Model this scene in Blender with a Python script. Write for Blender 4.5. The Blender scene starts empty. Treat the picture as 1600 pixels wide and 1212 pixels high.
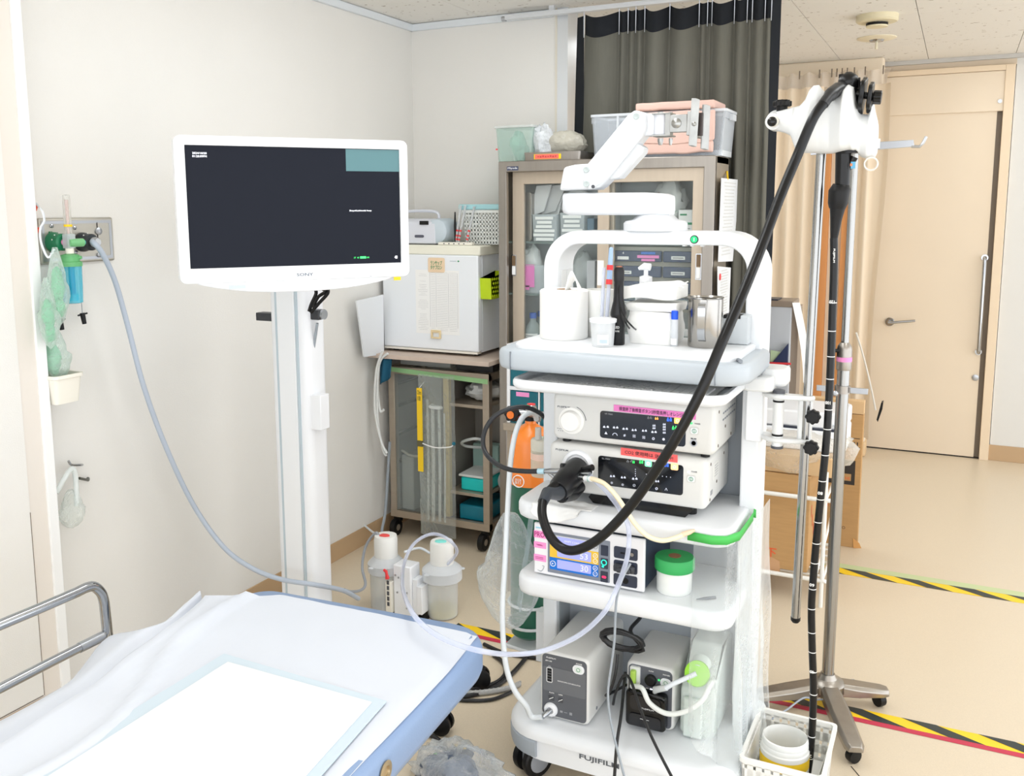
import bpy, bmesh, math, random
from mathutils import Vector as V, Matrix as MX, Euler, noise
random.seed(7)
SC = bpy.context.scene
COL = SC.collection
PI = math.pi

# ---------------------------------------------------------------- camera
H = 1.6
F_, CX, CY, TH, YAW, ROLL = 1443.65, 778.23, 529.145, .1404, .461, -.0049
fw = V((-math.sin(YAW)*math.cos(TH), math.cos(YAW)*math.cos(TH), -math.sin(TH)))
r0 = V((math.cos(YAW), math.sin(YAW), 0)); u0 = r0.cross(fw)
rt = r0*math.cos(ROLL)+u0*math.sin(ROLL); up = -r0*math.sin(ROLL)+u0*math.cos(ROLL)
cam = bpy.data.cameras.new('camera'); camo = bpy.data.objects.new('camera', cam); COL.objects.link(camo)
rot = MX((rt, up, -fw)).transposed().to_4x4()
camo.matrix_world = MX.Translation((0, 0, H)) @ rot
cam.sensor_width = 36; cam.sensor_fit = 'HORIZONTAL'
cam.lens = F_/1600*36
cam.shift_x = (800-CX)/1600; cam.shift_y = -(606-CY)/1600
cam.clip_start = .05; cam.clip_end = 60
SC.camera = camo

def at(px, py, X=None, Y=None, Z=None):
    """the point of the room that the photo shows at (px, py), on the plane X=, Y= or Z="""
    d = fw+rt*((px-CX)/F_)-up*((py-CY)/F_)
    if X is not None: s = X/d.x
    elif Y is not None: s = Y/d.y
    else: s = (Z-H)/d.z
    return V((0, 0, H))+d*s

# ---------------------------------------------------------------- world, exposure, lamps
w = bpy.data.worlds.new('world'); SC.world = w; w.use_nodes = True
w.node_tree.nodes['Background'].inputs[0].default_value = (.93, .96, 1, 1)
w.node_tree.nodes['Background'].inputs[1].default_value = 2.3
SC.view_settings.view_transform = 'Standard'; SC.view_settings.look = 'None'
SC.view_settings.gamma = 1; SC.view_settings.use_curve_mapping = False
SC.view_settings.exposure = 0.32

def area(x, y, z, sx, sy, power, col=(.93, .97, 1)):
    l = bpy.data.lights.new('unseen_ceiling_lamp', 'AREA'); l.shape = 'RECTANGLE'; l.size = sx; l.size_y = sy
    l.energy = power; l.color = col
    o = bpy.data.objects.new('unseen_ceiling_lamp', l); COL.objects.link(o); o.location = (x, y, z)
    return o
for (x, y, p) in ((-.9, .1, 3), (.4, .1, 4), (-1.0, 1.85, 6.5), (.4, 2.5, 6), (-1.3, 2.95, 6.5), (.45, 4.2, 4.5), (.2, 5.5, 3.2), (-1.6, 5.3, 8)):  # out of view; the one before the back wall is added to brighten it
    area(x, y, 2.46, .35, 1.25, p)

# ---------------------------------------------------------------- materials
MATS = {}
def lin(c):
    c = [x/255 for x in c]
    return tuple((x/12.92 if x <= .04045 else ((x+.055)/1.055)**2.4) for x in c)
def mat(name, rgb, rough=.5, metal=0, spec=.5, emit=0, noise_=0, nscale=30, bump=0, bscale=200, alpha=1, coat=0, stretch=None, aniso=0):
    if name in MATS: return MATS[name]
    m = bpy.data.materials.new(name); m.use_nodes = True
    nt = m.node_tree; b = nt.nodes['Principled BSDF']
    c = lin(rgb)+(1,)
    b.inputs['Base Color'].default_value = c
    b.inputs['Roughness'].default_value = rough; b.inputs['Metallic'].default_value = metal
    b.inputs['Specular IOR Level'].default_value = spec
    if coat: b.inputs['Coat Weight'].default_value = coat
    if emit:
        b.inputs['Emission Color'].default_value = c; b.inputs['Emission Strength'].default_value = emit
    if alpha < 1: b.inputs['Alpha'].default_value = alpha
    if noise_ or bump:
        tc = nt.nodes.new('ShaderNodeTexCoord'); mp = nt.nodes.new('ShaderNodeMapping')
        if stretch: mp.inputs['Scale'].default_value = stretch
        nt.links.new(tc.outputs['Object'], mp.inputs[0])
    if noise_:
        n = nt.nodes.new('ShaderNodeTexNoise'); n.inputs['Scale'].default_value = nscale; n.inputs['Detail'].default_value = 5
        nt.links.new(mp.outputs[0], n.inputs['Vector'])
        r = nt.nodes.new('ShaderNodeMapRange'); r.inputs[1].default_value = .3; r.inputs[2].default_value = .7
        r.inputs[3].default_value = 1-noise_; r.inputs[4].default_value = 1+noise_*.6
        nt.links.new(n.outputs[0], r.inputs[0])
        h = nt.nodes.new('ShaderNodeVectorMath'); h.operation = 'SCALE'; h.inputs[0].default_value = c[:3]
        nt.links.new(r.outputs[0], h.inputs['Scale']); nt.links.new(h.outputs[0], b.inputs['Base Color'])
    if bump:
        n2 = nt.nodes.new('ShaderNodeTexNoise'); n2.inputs['Scale'].default_value = bscale; n2.inputs['Detail'].default_value = 3
        nt.links.new(mp.outputs[0], n2.inputs['Vector'])
        bp = nt.nodes.new('ShaderNodeBump'); bp.inputs['Strength'].default_value = bump; bp.inputs['Distance'].default_value = .002
        nt.links.new(n2.outputs[0], bp.inputs['Height']); nt.links.new(bp.outputs[0], b.inputs['Normal'])
    MATS[name] = m
    return m
def clear(name, rgb, density=.25, rough=.15, edge=.35, bump=0, bscale=25):
    """thin clear plastic or glass: see-through, a little body colour, more reflective at grazing angles"""
    if name in MATS: return MATS[name]
    m = bpy.data.materials.new(name); m.use_nodes = True
    nt = m.node_tree; b = nt.nodes['Principled BSDF']; out = nt.nodes['Material Output']
    b.inputs['Base Color'].default_value = lin(rgb)+(1,); b.inputs['Roughness'].default_value = rough
    t = nt.nodes.new('ShaderNodeBsdfTransparent')
    t.inputs[0].default_value = tuple(.75+.25*x for x in lin(rgb))+(1,)
    lw = nt.nodes.new('ShaderNodeLayerWeight'); lw.inputs[0].default_value = .35
    ma = nt.nodes.new('ShaderNodeMath'); ma.operation = 'MULTIPLY_ADD'; ma.use_clamp = True
    ma.inputs[1].default_value = edge; ma.inputs[2].default_value = density
    nt.links.new(lw.outputs['Facing'], ma.inputs[0])
    mx = nt.nodes.new('ShaderNodeMixShader')
    nt.links.new(ma.outputs[0], mx.inputs[0]); nt.links.new(t.outputs[0], mx.inputs[1]); nt.links.new(b.outputs[0], mx.inputs[2])
    nt.links.new(mx.outputs[0], out.inputs['Surface'])
    if bump:
        n2 = nt.nodes.new('ShaderNodeTexNoise'); n2.inputs['Scale'].default_value = bscale; n2.inputs['Detail'].default_value = 4
        tc = nt.nodes.new('ShaderNodeTexCoord'); nt.links.new(tc.outputs['Object'], n2.inputs['Vector'])
        bp = nt.nodes.new('ShaderNodeBump'); bp.inputs['Strength'].default_value = bump; bp.inputs['Distance'].default_value = .02
        nt.links.new(n2.outputs[0], bp.inputs['Height']); nt.links.new(bp.outputs[0], b.inputs['Normal'])
        nt.links.new(bp.outputs[0], lw.inputs['Normal'])
    MATS[name] = m
    return m

WHITE = mat('white_plastic', (234, 236, 239), .38)
CARTW = mat('cart_white', (230, 233, 236), .33)
IVORY = mat('ivory_plastic', (238, 234, 222), .45)
OFFW = mat('warm_white_device', (216, 216, 213), .4)
LGREY = mat('light_grey_plastic', (196, 205, 212), .4)
MGREY = mat('mid_grey_plastic', (128, 134, 142), .45)
DGREY = mat('dark_grey_panel', (72, 74, 80), .4)
BLACK = mat('black_rubber', (15, 15, 16), .45, spec=.3)
BLACKG = mat('black_gloss', (10, 10, 11), .16, spec=.4)
NAVY = mat('dark_slate_plastic', (44, 50, 66), .4)
STEEL = mat('brushed_steel', (160, 154, 147), .32, .9, noise_=.06, nscale=60, stretch=(1, 1, .05))
STEELB = mat('warm_steel_sheet', (176, 164, 148), .42, .55, noise_=.05, nscale=40, stretch=(.1, 1, 1))
CHROME = mat('chrome', (176, 179, 183), .12, 1)
ALU = mat('aluminium', (178, 181, 186), .3, .85)
ZINC = mat('zinc_plated', (164, 164, 161), .28, .92, noise_=.15, nscale=25)
PAPER = mat('paper', (244, 244, 242), .8)
INK = mat('ink', (40, 42, 46), .7)
INKG = mat('grey_ink', (150, 152, 156), .7)
GLOWW = mat('lit_white', (245, 246, 255), .5, emit=1.0)
GLOWDIM = mat('lit_white_dim', (196, 200, 214), .5, emit=.55)
GLOWG = mat('lit_green', (60, 225, 110), .5, emit=.9)
GLOWO = mat('lit_orange', (250, 176, 92), .5, emit=.8)
GLOWB = mat('lit_blue', (60, 110, 245), .5, emit=.8)
GLOWR = mat('lit_red', (240, 40, 90), .5, emit=.8)
GLOWC = mat('lit_cyan', (40, 225, 190), .5, emit=.8)
GREENTXT = mat('green_print', (30, 140, 90), .6)
PINK = mat('pink_label', (240, 150, 205), .7)
REDL = mat('red_label', (238, 96, 96), .7)
YEL = mat('yellow', (250, 208, 30), .55)
GRNTAPE = mat('green_tape', (70, 185, 85), .55)
LTGRNTAPE = mat('light_green_tape', (160, 210, 150), .6)
CARDB = mat('cardboard', (190, 150, 100), .85, noise_=.06, nscale=12, stretch=(1, 1, 8))
CARDBL = mat('cardboard_pale', (214, 180, 136), .85, noise_=.05, nscale=12)
RED = mat('red_plastic', (228, 58, 62), .45)
BLUEP = mat('blue_plastic', (30, 80, 205), .4)
GLASS = clear('cabinet_glass', (232, 240, 239), .03, .05, .2)
FILM = clear('clear_film', (236, 242, 242), .14, .15, .5, bump=.6, bscale=30)
FILMD = clear('thin_film', (240, 245, 246), .15, .18, .5, bump=.6, bscale=14)
TUBEC = clear('clear_tube', (222, 228, 246), .34, .15, .5)
BINC = clear('clear_bin', (232, 239, 242), .34, .2, .4)
TUBEW = mat('white_tube', (226, 232, 238), .35)

# ---------------------------------------------------------------- mesh helpers
class MB:
    def __init__(s): s.v = []; s.f = []
    def add(s, vs, fs):
        o = len(s.v); s.v += [V(p) for p in vs]; s.f += [tuple(i+o for i in f) for f in fs]; return s
    def box(s, x0, x1, y0, y1, z0, z1):
        x0, x1 = sorted((x0, x1)); y0, y1 = sorted((y0, y1)); z0, z1 = sorted((z0, z1))
        return s.add([(x0, y0, z0), (x1, y0, z0), (x1, y1, z0), (x0, y1, z0), (x0, y0, z1), (x1, y0, z1), (x1, y1, z1), (x0, y1, z1)],
                     [(3, 2, 1, 0), (4, 5, 6, 7), (0, 1, 5, 4), (1, 2, 6, 5), (2, 3, 7, 6), (3, 0, 4, 7)])
    def prism(s, pts, axis, a, b):
        """2D outline (counter-clockwise) swept along an axis; the other two axes in cyclic order for z: (x,y), y: (x,z), x: (y,z)"""
        f = {'z': lambda p, t: (p[0], p[1], t), 'y': lambda p, t: (p[0], t, p[1]), 'x': lambda p, t: (t, p[0], p[1])}[axis]
        n = len(pts); vs = [f(p, a) for p in pts]+[f(p, b) for p in pts]
        fs = [tuple(range(n)), tuple(range(2*n-1, n-1, -1))]+[(i, i+n, (i+1) % n+n, (i+1) % n) for i in range(n)]
        return s.add(vs, fs)
    def ring(s, po, pi_, axis, a, b):
        """a frame between two outlines with the same number of points"""
        f = {'z': lambda p, t: (p[0], p[1], t), 'y': lambda p, t: (p[0], t, p[1]), 'x': lambda p, t: (t, p[0], p[1])}[axis]
        n = len(po); vs = [f(p, a) for p in po]+[f(p, a) for p in pi_]+[f(p, b) for p in po]+[f(p, b) for p in pi_]
        fs = []
        for i in range(n):
            j = (i+1) % n
            fs += [(i, j, n+j, n+i), (2*n+i, 3*n+i, 3*n+j, 2*n+j), (i, 2*n+i, 2*n+j, j), (n+i, n+j, 3*n+j, 3*n+i)]
        return s.add(vs, fs)
    def sweep(s, rings, closed=True, cap=True):
        n = len(rings[0]); vs = [p for r in rings for p in r]; fs = []
        for k in range(len(rings)-1):
            for i in range(n if closed else n-1):
                j = (i+1) % n
                fs.append((k*n+i, k*n+j, (k+1)*n+j, (k+1)*n+i))
        if cap and closed: fs += [tuple(range(n-1, -1, -1)), tuple(range((len(rings)-1)*n, len(rings)*n))]
        return s.add(vs, fs)
    def lathe(s, prof, c=(0, 0, 0), n=24, cap=True, axis='z', sq=1):
        c = V(c); rings = []
        for r, h in prof:
            rg = []
            for i in range(n):
                a = 2*PI*i/n; x, y = r*math.cos(a), r*math.sin(a)*sq
                rg.append(c+V({'z': (x, y, h), 'y': (x, h, -y), 'x': (h, x, y)}[axis]))
            rings.append(rg)
        return s.sweep(rings, True, cap)
    def cyl(s, p0, p1, r0, r1=None, n=16):
        return s.tube([p0, p1], [r0, r0 if r1 is None else r1], n)
    def tube(s, pts, r, n=10, cap=True, closed=False):
        pts = [V(p) for p in pts]; k = len(pts)
        rs = r if isinstance(r, (list, tuple)) else [r]*k
        rings = []; prev = None
        for i in range(k):
            if closed: t = pts[(i+1) % k]-pts[i-1]
            else: t = pts[min(i+1, k-1)]-pts[max(i-1, 0)]
            if t.length < 1e-9: t = V((0, 0, 1))
            t.normalize()
            if prev is None:
                a = V((0, 0, 1)) if abs(t.z) < .9 else V((1, 0, 0)); prev = t.cross(a).normalized()
            e = prev-t*prev.dot(t)
            if e.length < 1e-6: e = t.orthogonal()
            e.normalize(); prev = e; q = t.cross(e)
            rings.append([pts[i]+(e*math.cos(2*PI*j/n)+q*math.sin(2*PI*j/n))*rs[i] for j in range(n)])
        if closed: rings.append(rings[0]); cap = False
        return s.sweep(rings, True, cap)
    def grid(s, fn, nu, nv):
        vs = [fn(i/nu, j/nv) for j in range(nv+1) for i in range(nu+1)]
        fs = [(j*(nu+1)+i, j*(nu+1)+i+1, (j+1)*(nu+1)+i+1, (j+1)*(nu+1)+i) for j in range(nv) for i in range(nu)]
        return s.add(vs, fs)
    def blob(s, c, r, n=20, m=12, amp=0, freq=8, seed=0, zmin=None):
        c = V(c); r = V(r) if not isinstance(r, (int, float)) else V((r, r, r)); rings = []
        for j in range(m+1):
            th = PI*(.02+.96*j/m); rg = []
            for i in range(n):
                ph = 2*PI*i/n; d = V((math.sin(th)*math.cos(ph), math.sin(th)*math.sin(ph), -math.cos(th)))
                k = 1+amp*noise.noise(d*freq*.25+V((seed*7.1, seed*3.3, 0)))+amp*.6*noise.noise(d*freq+V((seed, 0, 9)))
                p = c+V((d.x*r.x, d.y*r.y, d.z*r.z))*k
                if zmin is not None and p.z < zmin: p.z = zmin
                rg.append(p)
            rings.append(rg)
        return s.sweep(rings, True, True)
    def xf(s, m):
        s.v = [m @ p for p in s.v]; return s
    def build(s, name, m, parent=None, bevel=0, seg=2, angle=38, solid=0, sub=0, origin=None, stuff=False):
        me = bpy.data.meshes.new(name)
        o = bpy.data.objects.new(name, me)
        if parent is None:
            if origin is None:
                lo = [min(p[i] for p in s.v) for i in range(3)]; hi = [max(p[i] for p in s.v) for i in range(3)]
                origin = V(((lo[0]+hi[0])/2, (lo[1]+hi[1])/2, lo[2]))
            off = V(origin); o.location = off
        else:
            off = V((0, 0, 0)); q = parent
            while q: off = off+q.location; q = q.parent
            o.parent = parent
        me.from_pydata([tuple(p-off) for p in s.v], [], s.f)
        bm = bmesh.new(); bm.from_mesh(me); bmesh.ops.recalc_face_normals(bm, faces=bm.faces); bm.to_mesh(me); bm.free()
        me.polygons.foreach_set('use_smooth', [True]*len(me.polygons))
        me.set_sharp_from_angle(angle=math.radians(angle))
        me.materials.append(m)
        me.update()
        COL.objects.link(o)
        if bevel:
            b = o.modifiers.new('bevel', 'BEVEL'); b.width = bevel; b.segments = seg; b.limit_method = 'ANGLE'; b.angle_limit = math.radians(40)
        if solid:
            b = o.modifiers.new('solid', 'SOLIDIFY'); b.thickness = solid
        if sub:
            b = o.modifiers.new('sub', 'SUBSURF'); b.levels = sub; b.render_levels = sub
        if stuff: o['kind'] = 'stuff'
        return o

def rr(x0, x1, y0, y1, r, n=5):
    """rounded rectangle outline, counter-clockwise; r may be four radii (x0y0, x1y0, x1y1, x0y1)"""
    R = r if isinstance(r, (list, tuple)) else (r,)*4
    pts = []
    for (cx, cy, a0, q) in ((x0+R[0], y0+R[0], PI, R[0]), (x1-R[1], y0+R[1], 1.5*PI, R[1]), (x1-R[2], y1-R[2], 0, R[2]), (x0+R[3], y1-R[3], .5*PI, R[3])):
        for i in range(n+1):
            a = a0+PI/2*i/n; pts.append((cx+q*math.cos(a), cy+q*math.sin(a)))
    return pts
def cat(pts, n=8, closed=False):
    """smooth curve through the points"""
    P = [V(p) for p in pts]; k = len(P); out = []
    for i in range(k if closed else k-1):
        a, b, c, d = (P[(i-1) % k], P[i], P[(i+1) % k], P[(i+2) % k]) if closed else (P[max(i-1, 0)], P[i], P[i+1], P[min(i+2, k-1)])
        for j in range(n):
            t = j/n
            out.append(.5*((2*b)+(c-a)*t+(2*a-5*b+4*c-d)*t*t+(3*b-a-3*c+d)*t**3))
    if not closed: out.append(P[-1])
    return out
def thing(name, label, cat_, loc=(0, 0, 0), group=None):
    o = bpy.data.objects.new(name, None); COL.objects.link(o); o.location = loc; o.empty_display_size = .05
    return tag(o, label, cat_, group)
def tag(o, label, cat_, group=None):
    o['label'] = label; o['category'] = cat_
    if group: o['group'] = group
    return o
def struct(o):
    o['kind'] = 'structure'; return o
def lab(o, s):
    o['label'] = s; return o
def dup(root, loc, label=None, rotz=None):
    r = root.copy(); COL.objects.link(r); r.location = loc
    if rotz is not None: r.rotation_euler.z = rotz
    if label: r['label'] = label
    for ch in list(root.children):
        c = ch.copy(); COL.objects.link(c); c.parent = r
        for g in list(ch.children):
            d = g.copy(); COL.objects.link(d); d.parent = c
    return r
FRONT = (V((1, 0, 0)), V((0, 0, 1)))        # reads from -Y
LEFTW = (V((0, 1, 0)), V((0, 0, 1)))        # reads from +X
TOP = (V((1, 0, 0)), V((0, 1, 0)))          # reads from above
def text(s, c, frame, m, parent, w=None, h=None, name='lettering', depth=.0006, bold=0, parent_local=False):
    """flat letters centred on c; frame = (right, up)"""
    cu = bpy.data.curves.new('t', 'FONT'); cu.body = s; cu.extrude = .02; cu.resolution_u = 2; cu.offset = bold
    cu.space_line = .95
    to = bpy.data.objects.new('t', cu); COL.objects.link(to)
    bpy.context.view_layer.update()
    me = bpy.data.meshes.new_from_object(to.evaluated_get(bpy.context.evaluated_depsgraph_get()))
    bpy.data.objects.remove(to); bpy.data.curves.remove(cu)
    vs = [v.co.copy() for v in me.vertices]; fs = [tuple(p.vertices) for p in me.polygons]
    bpy.data.meshes.remove(me)
    if not vs: return None
    lo = V([min(v[i] for v in vs) for i in range(3)]); hi = V([max(v[i] for v in vs) for i in range(3)])
    d = hi-lo; sx = (w/d.x) if w else None; sy = (h/d.y) if h else None
    sx = sx or sy; sy = sy or sx
    rgt, u = V(frame[0]).normalized(), V(frame[1]).normalized(); nn = rgt.cross(u)
    mb = MB()
    mb.add([V(c)+rgt*((v.x-(lo.x+hi.x)/2)*sx)+u*((v.y-(lo.y+hi.y)/2)*sy)+nn*(depth*(v.z+.02)/.04) for v in vs], fs)
    return mb.build(name, m, parent)
def plate(c, frame, w, h, m, parent, name, d=.001, r=0, bevel=0):
    """thin plate standing proud of a surface: c is on the surface"""
    rgt, u = V(frame[0]).normalized(), V(frame[1]).normalized(); nn = rgt.cross(u)
    pts = rr(-w/2, w/2, -h/2, h/2, r, 4) if r else [(-w/2, -h/2), (w/2, -h/2), (w/2, h/2), (-w/2, h/2)]
    mb = MB().prism(pts, 'z', 0, d)
    mb.v = [V(c)+rgt*p.x+u*p.y+nn*p.z for p in mb.v]
    return mb.build(name, m, parent, bevel=bevel)
def bars(rows, frame, m, parent, name, d=.0008):
    """rows of short printed strokes: (centre, w, h)"""
    rgt, u = V(frame[0]).normalized(), V(frame[1]).normalized(); nn = rgt.cross(u); mb = MB()
    for c, w_, h_ in rows:
        c = V(c); a = rgt*w_/2; b = u*h_/2; n_ = nn*d
        mb.add([c-a-b+n_, c+a-b+n_, c+a+b+n_, c-a+b+n_], [(0, 1, 2, 3)])
    return mb.build(name, m, parent)
# ---------------------------------------------------------------- the room
WALL = mat('wall_paper', (229, 227, 222), .85, bump=.25, bscale=260, noise_=.015, nscale=3)
WALLP = mat('wall_peach', (238, 220, 194), .8, bump=.15, bscale=260)
WALLW = mat('wall_white', (220, 219, 215), .85, bump=.2, bscale=260)
TANB = mat('tan_baseboard', (188, 158, 122), .6)
FLOORM = mat('floor_vinyl', (219, 204, 180), .34, noise_=.05, nscale=320)
CEILM = mat('ceiling_board', (226, 221, 212), .9)
nt = CEILM.node_tree; b = nt.nodes['Principled BSDF']
tc = nt.nodes.new('ShaderNodeTexCoord'); vo = nt.nodes.new('ShaderNodeTexNoise'); vo.inputs['Scale'].default_value = 38; vo.inputs['Detail'].default_value = 2
nt.links.new(tc.outputs['Object'], vo.inputs['Vector'])
cr = nt.nodes.new('ShaderNodeValToRGB'); cr.color_ramp.elements[0].position = .27; cr.color_ramp.elements[0].color = lin((176, 166, 152))+(1,)
cr.color_ramp.elements[1].position = .33; cr.color_ramp.elements[1].color = lin((234, 231, 225))+(1,)
nt.links.new(vo.outputs[0], cr.inputs[0]); nt.links.new(cr.outputs[0], b.inputs['Base Color'])
DOORM = mat('door_peach', (231, 215, 192), .5, noise_=.02, nscale=3)
FRAMEM = mat('door_frame_peach', (232, 212, 184), .5)
GAPM = mat('door_gap_fill', (120, 108, 94), .6)
TRIMW = mat('trim_white', (222, 227, 231), .45)
DARKV = mat('joint_dark_gap_shade', (46, 40, 36), .8)  # dark seam and joint lines, and shade coloured into the gap under the door

XL, YB, YF, HC = -2.482, 4.052, 6.505, 2.5
fl = struct(MB().box(-4.2, 3.2, -2.2, 6.62, -.08, 0).build('floor', FLOORM))
MB().tube([(-.19, 2.66, .0004), (.06, 2.28, .0004), (.12, 2.2, .0004)], .0016, 4).build('floor_seam', DARKV, fl)
# ceiling: boards with open joints under a slab
ce = struct(MB().box(-4.2, 3.2, -2.2, 6.62, HC+.012, HC+.08).build('ceiling', mat('ceiling_joint', (150, 142, 130), .9)))
xs = [-4.2, -3.44, -2.988, -2.536, -2.084, -1.632, -1.18, -.722, -.232, .242, .7, 1.16, 1.6, 2.1, 3.2]
ys = [-2.2, -.6, .31, 1.22, 2.13, 3.04, 3.97, 4.93, 5.84, 6.62]
for i in range(len(xs)-1):
    for j in range(len(ys)-1):
        MB().box(xs[i]+.0015, xs[i+1]-.0015, ys[j]+.001, ys[j+1]-.001, HC, HC+.0115).build('ceiling_board', CEILM, ce)

wl = struct(MB().box(XL-.12, XL, 1.7, 6.62, 0, HC).build('wall_left', WALL))
wlf = struct(MB().box(XL-.12, -2.402, -2.2, 1.735, 0, HC).build('wall_left_front', WALL))
struct(MB().box(XL-.1, -2.404, 1.735, 1.793, 0, HC).build('trim_1', mat('trim_tan', (226, 219, 210), .7)))
struct(MB().box(XL-.1, -2.396, 1.793, 1.825, 0, HC).build('trim_2', mat('trim_bright', (240, 241, 240), .5), bevel=.002))
t = MB().box(-2.4015, -2.401, -2.2, 1.731, .146, .149); t.build('wall_panel_joint', mat('joint_brown', (120, 108, 96), .8), wlf)
t = MB().box(-2.402, -2.401, 1.7335, 1.7352, .146, .72); t.build('wall_panel_joint', mat('joint_brown', (120, 108, 96), .8), wlf)
struct(MB().box(-2.402, -2.397, -2.2, 1.733, .002, .143).build('baseboard_left_front', TANB, bevel=.001))
struct(MB().box(XL, XL+.006, 1.83, 6.5, 0, .088).build('baseboard_left', TANB, bevel=.001))
wb = struct(MB().box(XL, -1.7, YB, YB+.1, 0, HC).build('wall_back', WALL))
struct(MB().box(XL, -1.7, YB-.006, YB, 0, .088).build('baseboard_back', TANB))
struct(MB().box(-1.697, -1.645, YB-.012, YB+.11, 0, HC).build('trim_3', mat('post_metal', (224, 228, 232), .3, .55)))
struct(MB().box(-1.71, -1.697, YB-.006, YB+.1, 0, HC).build('trim_4', mat('post_edge', (226, 220, 206), .6)))
# crown trim
struct(MB().box(XL, XL+.016, 1.83, YB, HC-.036, HC-.002).build('trim_5', TRIMW, bevel=.003))
struct(MB().box(XL, -1.72, YB-.016, YB, HC-.036, HC-.002).build('trim_6', TRIMW, bevel=.003))
# far wall with the door
wf = struct(MB().box(-4.2, -.62, YF, YF+.12, 0, HC).build('wall_far', WALLP))
struct(MB().box(.252, 3.2, YF, YF+.12, 0, HC).build('wall_far_right', WALLW))
struct(MB().box(.24, 3.2, YF-.008, YF, 0, .1).build('baseboard_far', TANB, bevel=.002))
struct(MB().box(-.62, .252, YF, YF+.12, 2.44, HC).build('wall_far_header', mat('header_tan', (222, 206, 184), .8)))
struct(MB().box(-4.2, 3.2, YF-.03, YF+.02, 2.475, 2.4995).build('trim_7', mat('rail_grey', (196, 194, 190), .5)))
d = struct(MB().box(-.60, .165, YF-.005, YF+.035, .008, 2.17).build('door_1', DOORM, bevel=.002))
tp = MB().box(-.62, .2, YF-.022, YF+.02, 2.168, 2.405).build('door_top_panel', DOORM, d, bevel=.002)
MB().cyl((.175, YF-.022, 2.225), (.175, YF-.028, 2.225), .012).build('panel_screw', ALU, d)
fr = MB().box(.195, .247, YF-.03, YF+.1, 0, 2.44)
fr.box(-.62, .195, YF-.03, YF+.1, 2.407, 2.44)
fr.build('door_frame', FRAMEM, d, bevel=.002)
MB().box(.166, .195, YF+.01, YF+.06, 0, 2.168).build('door_gap_fill', GAPM, d)  # filler strip; the dark of the open gap is put into its colour
MB().box(-.62, .2, YF-.004, YF+.06, 0, .0075).build('door_bottom_gap', DARKV, d)
lv = at(1390, 503, Y=YF-.02)
hd = MB().lathe([(.028, 0), (.028, .008), (.024, .012)], (lv.x, 0, lv.z), 20, axis='y')
hd.v = [V((p.x, YF-.005-p.y, p.z)) for p in hd.v]
hd.tube([(lv.x, YF-.017, lv.z), (lv.x, YF-.055, lv.z)], .010, 10)
le = at(1430, 501, Y=YF-.055)
hd.tube([(lv.x-.008, YF-.055, lv.z), (lv.x+.03, YF-.057, lv.z+.003), (le.x, YF-.055, le.z)], [.011, .009, .008], 10)
hd.build('door_lever', CHROME, d)
a, c = at(1539, 403, Y=YF-.05), at(1530, 551, Y=YF-.05)
pb = MB().tube([(a.x, YF-.005, a.z), (a.x, YF-.04, a.z), (a.x, YF-.05, a.z-.012), (a.x, YF-.05, c.z+.012), (a.x, YF-.04, c.z), (a.x, YF-.005, c.z)], .011, 12)
for z in (a.z, c.z): pb.cyl((a.x, YF-.004, z), (a.x, YF-.012, z), .02)
pb.build('pull_bar', CHROME, d)
lk = at(1524, 590, Y=YF-.01)
MB().lathe([(.02, 0), (.02, -.006), (.012, -.008)], (lk.x, YF-.005, lk.z), 20, axis='y').build('lock', ALU, d)

# short wall in front of the door's left end
struct(MB().box(-1.55, -.47, 6.24, 6.34, 0, HC).build('wall_stub', mat('stub_cream', (236, 222, 200), .8), bevel=.01))
struct(MB().box(-1.55, -.462, 6.232, 6.348, 0, .1).build('baseboard_stub', mat('stub_base', (226, 196, 154), .6), bevel=.012, seg=4))
struct(MB().box(-.80, -.745, 6.20, 6.238, .0, 2.3).build('trim_8', mat('trim_orange', (228, 158, 96), .6)))
struct(MB().box(-.665, -.60, 6.20, 6.238, .0, 2.3).build('trim_9', mat('trim_orange', (228, 158, 96), .6)))

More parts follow.
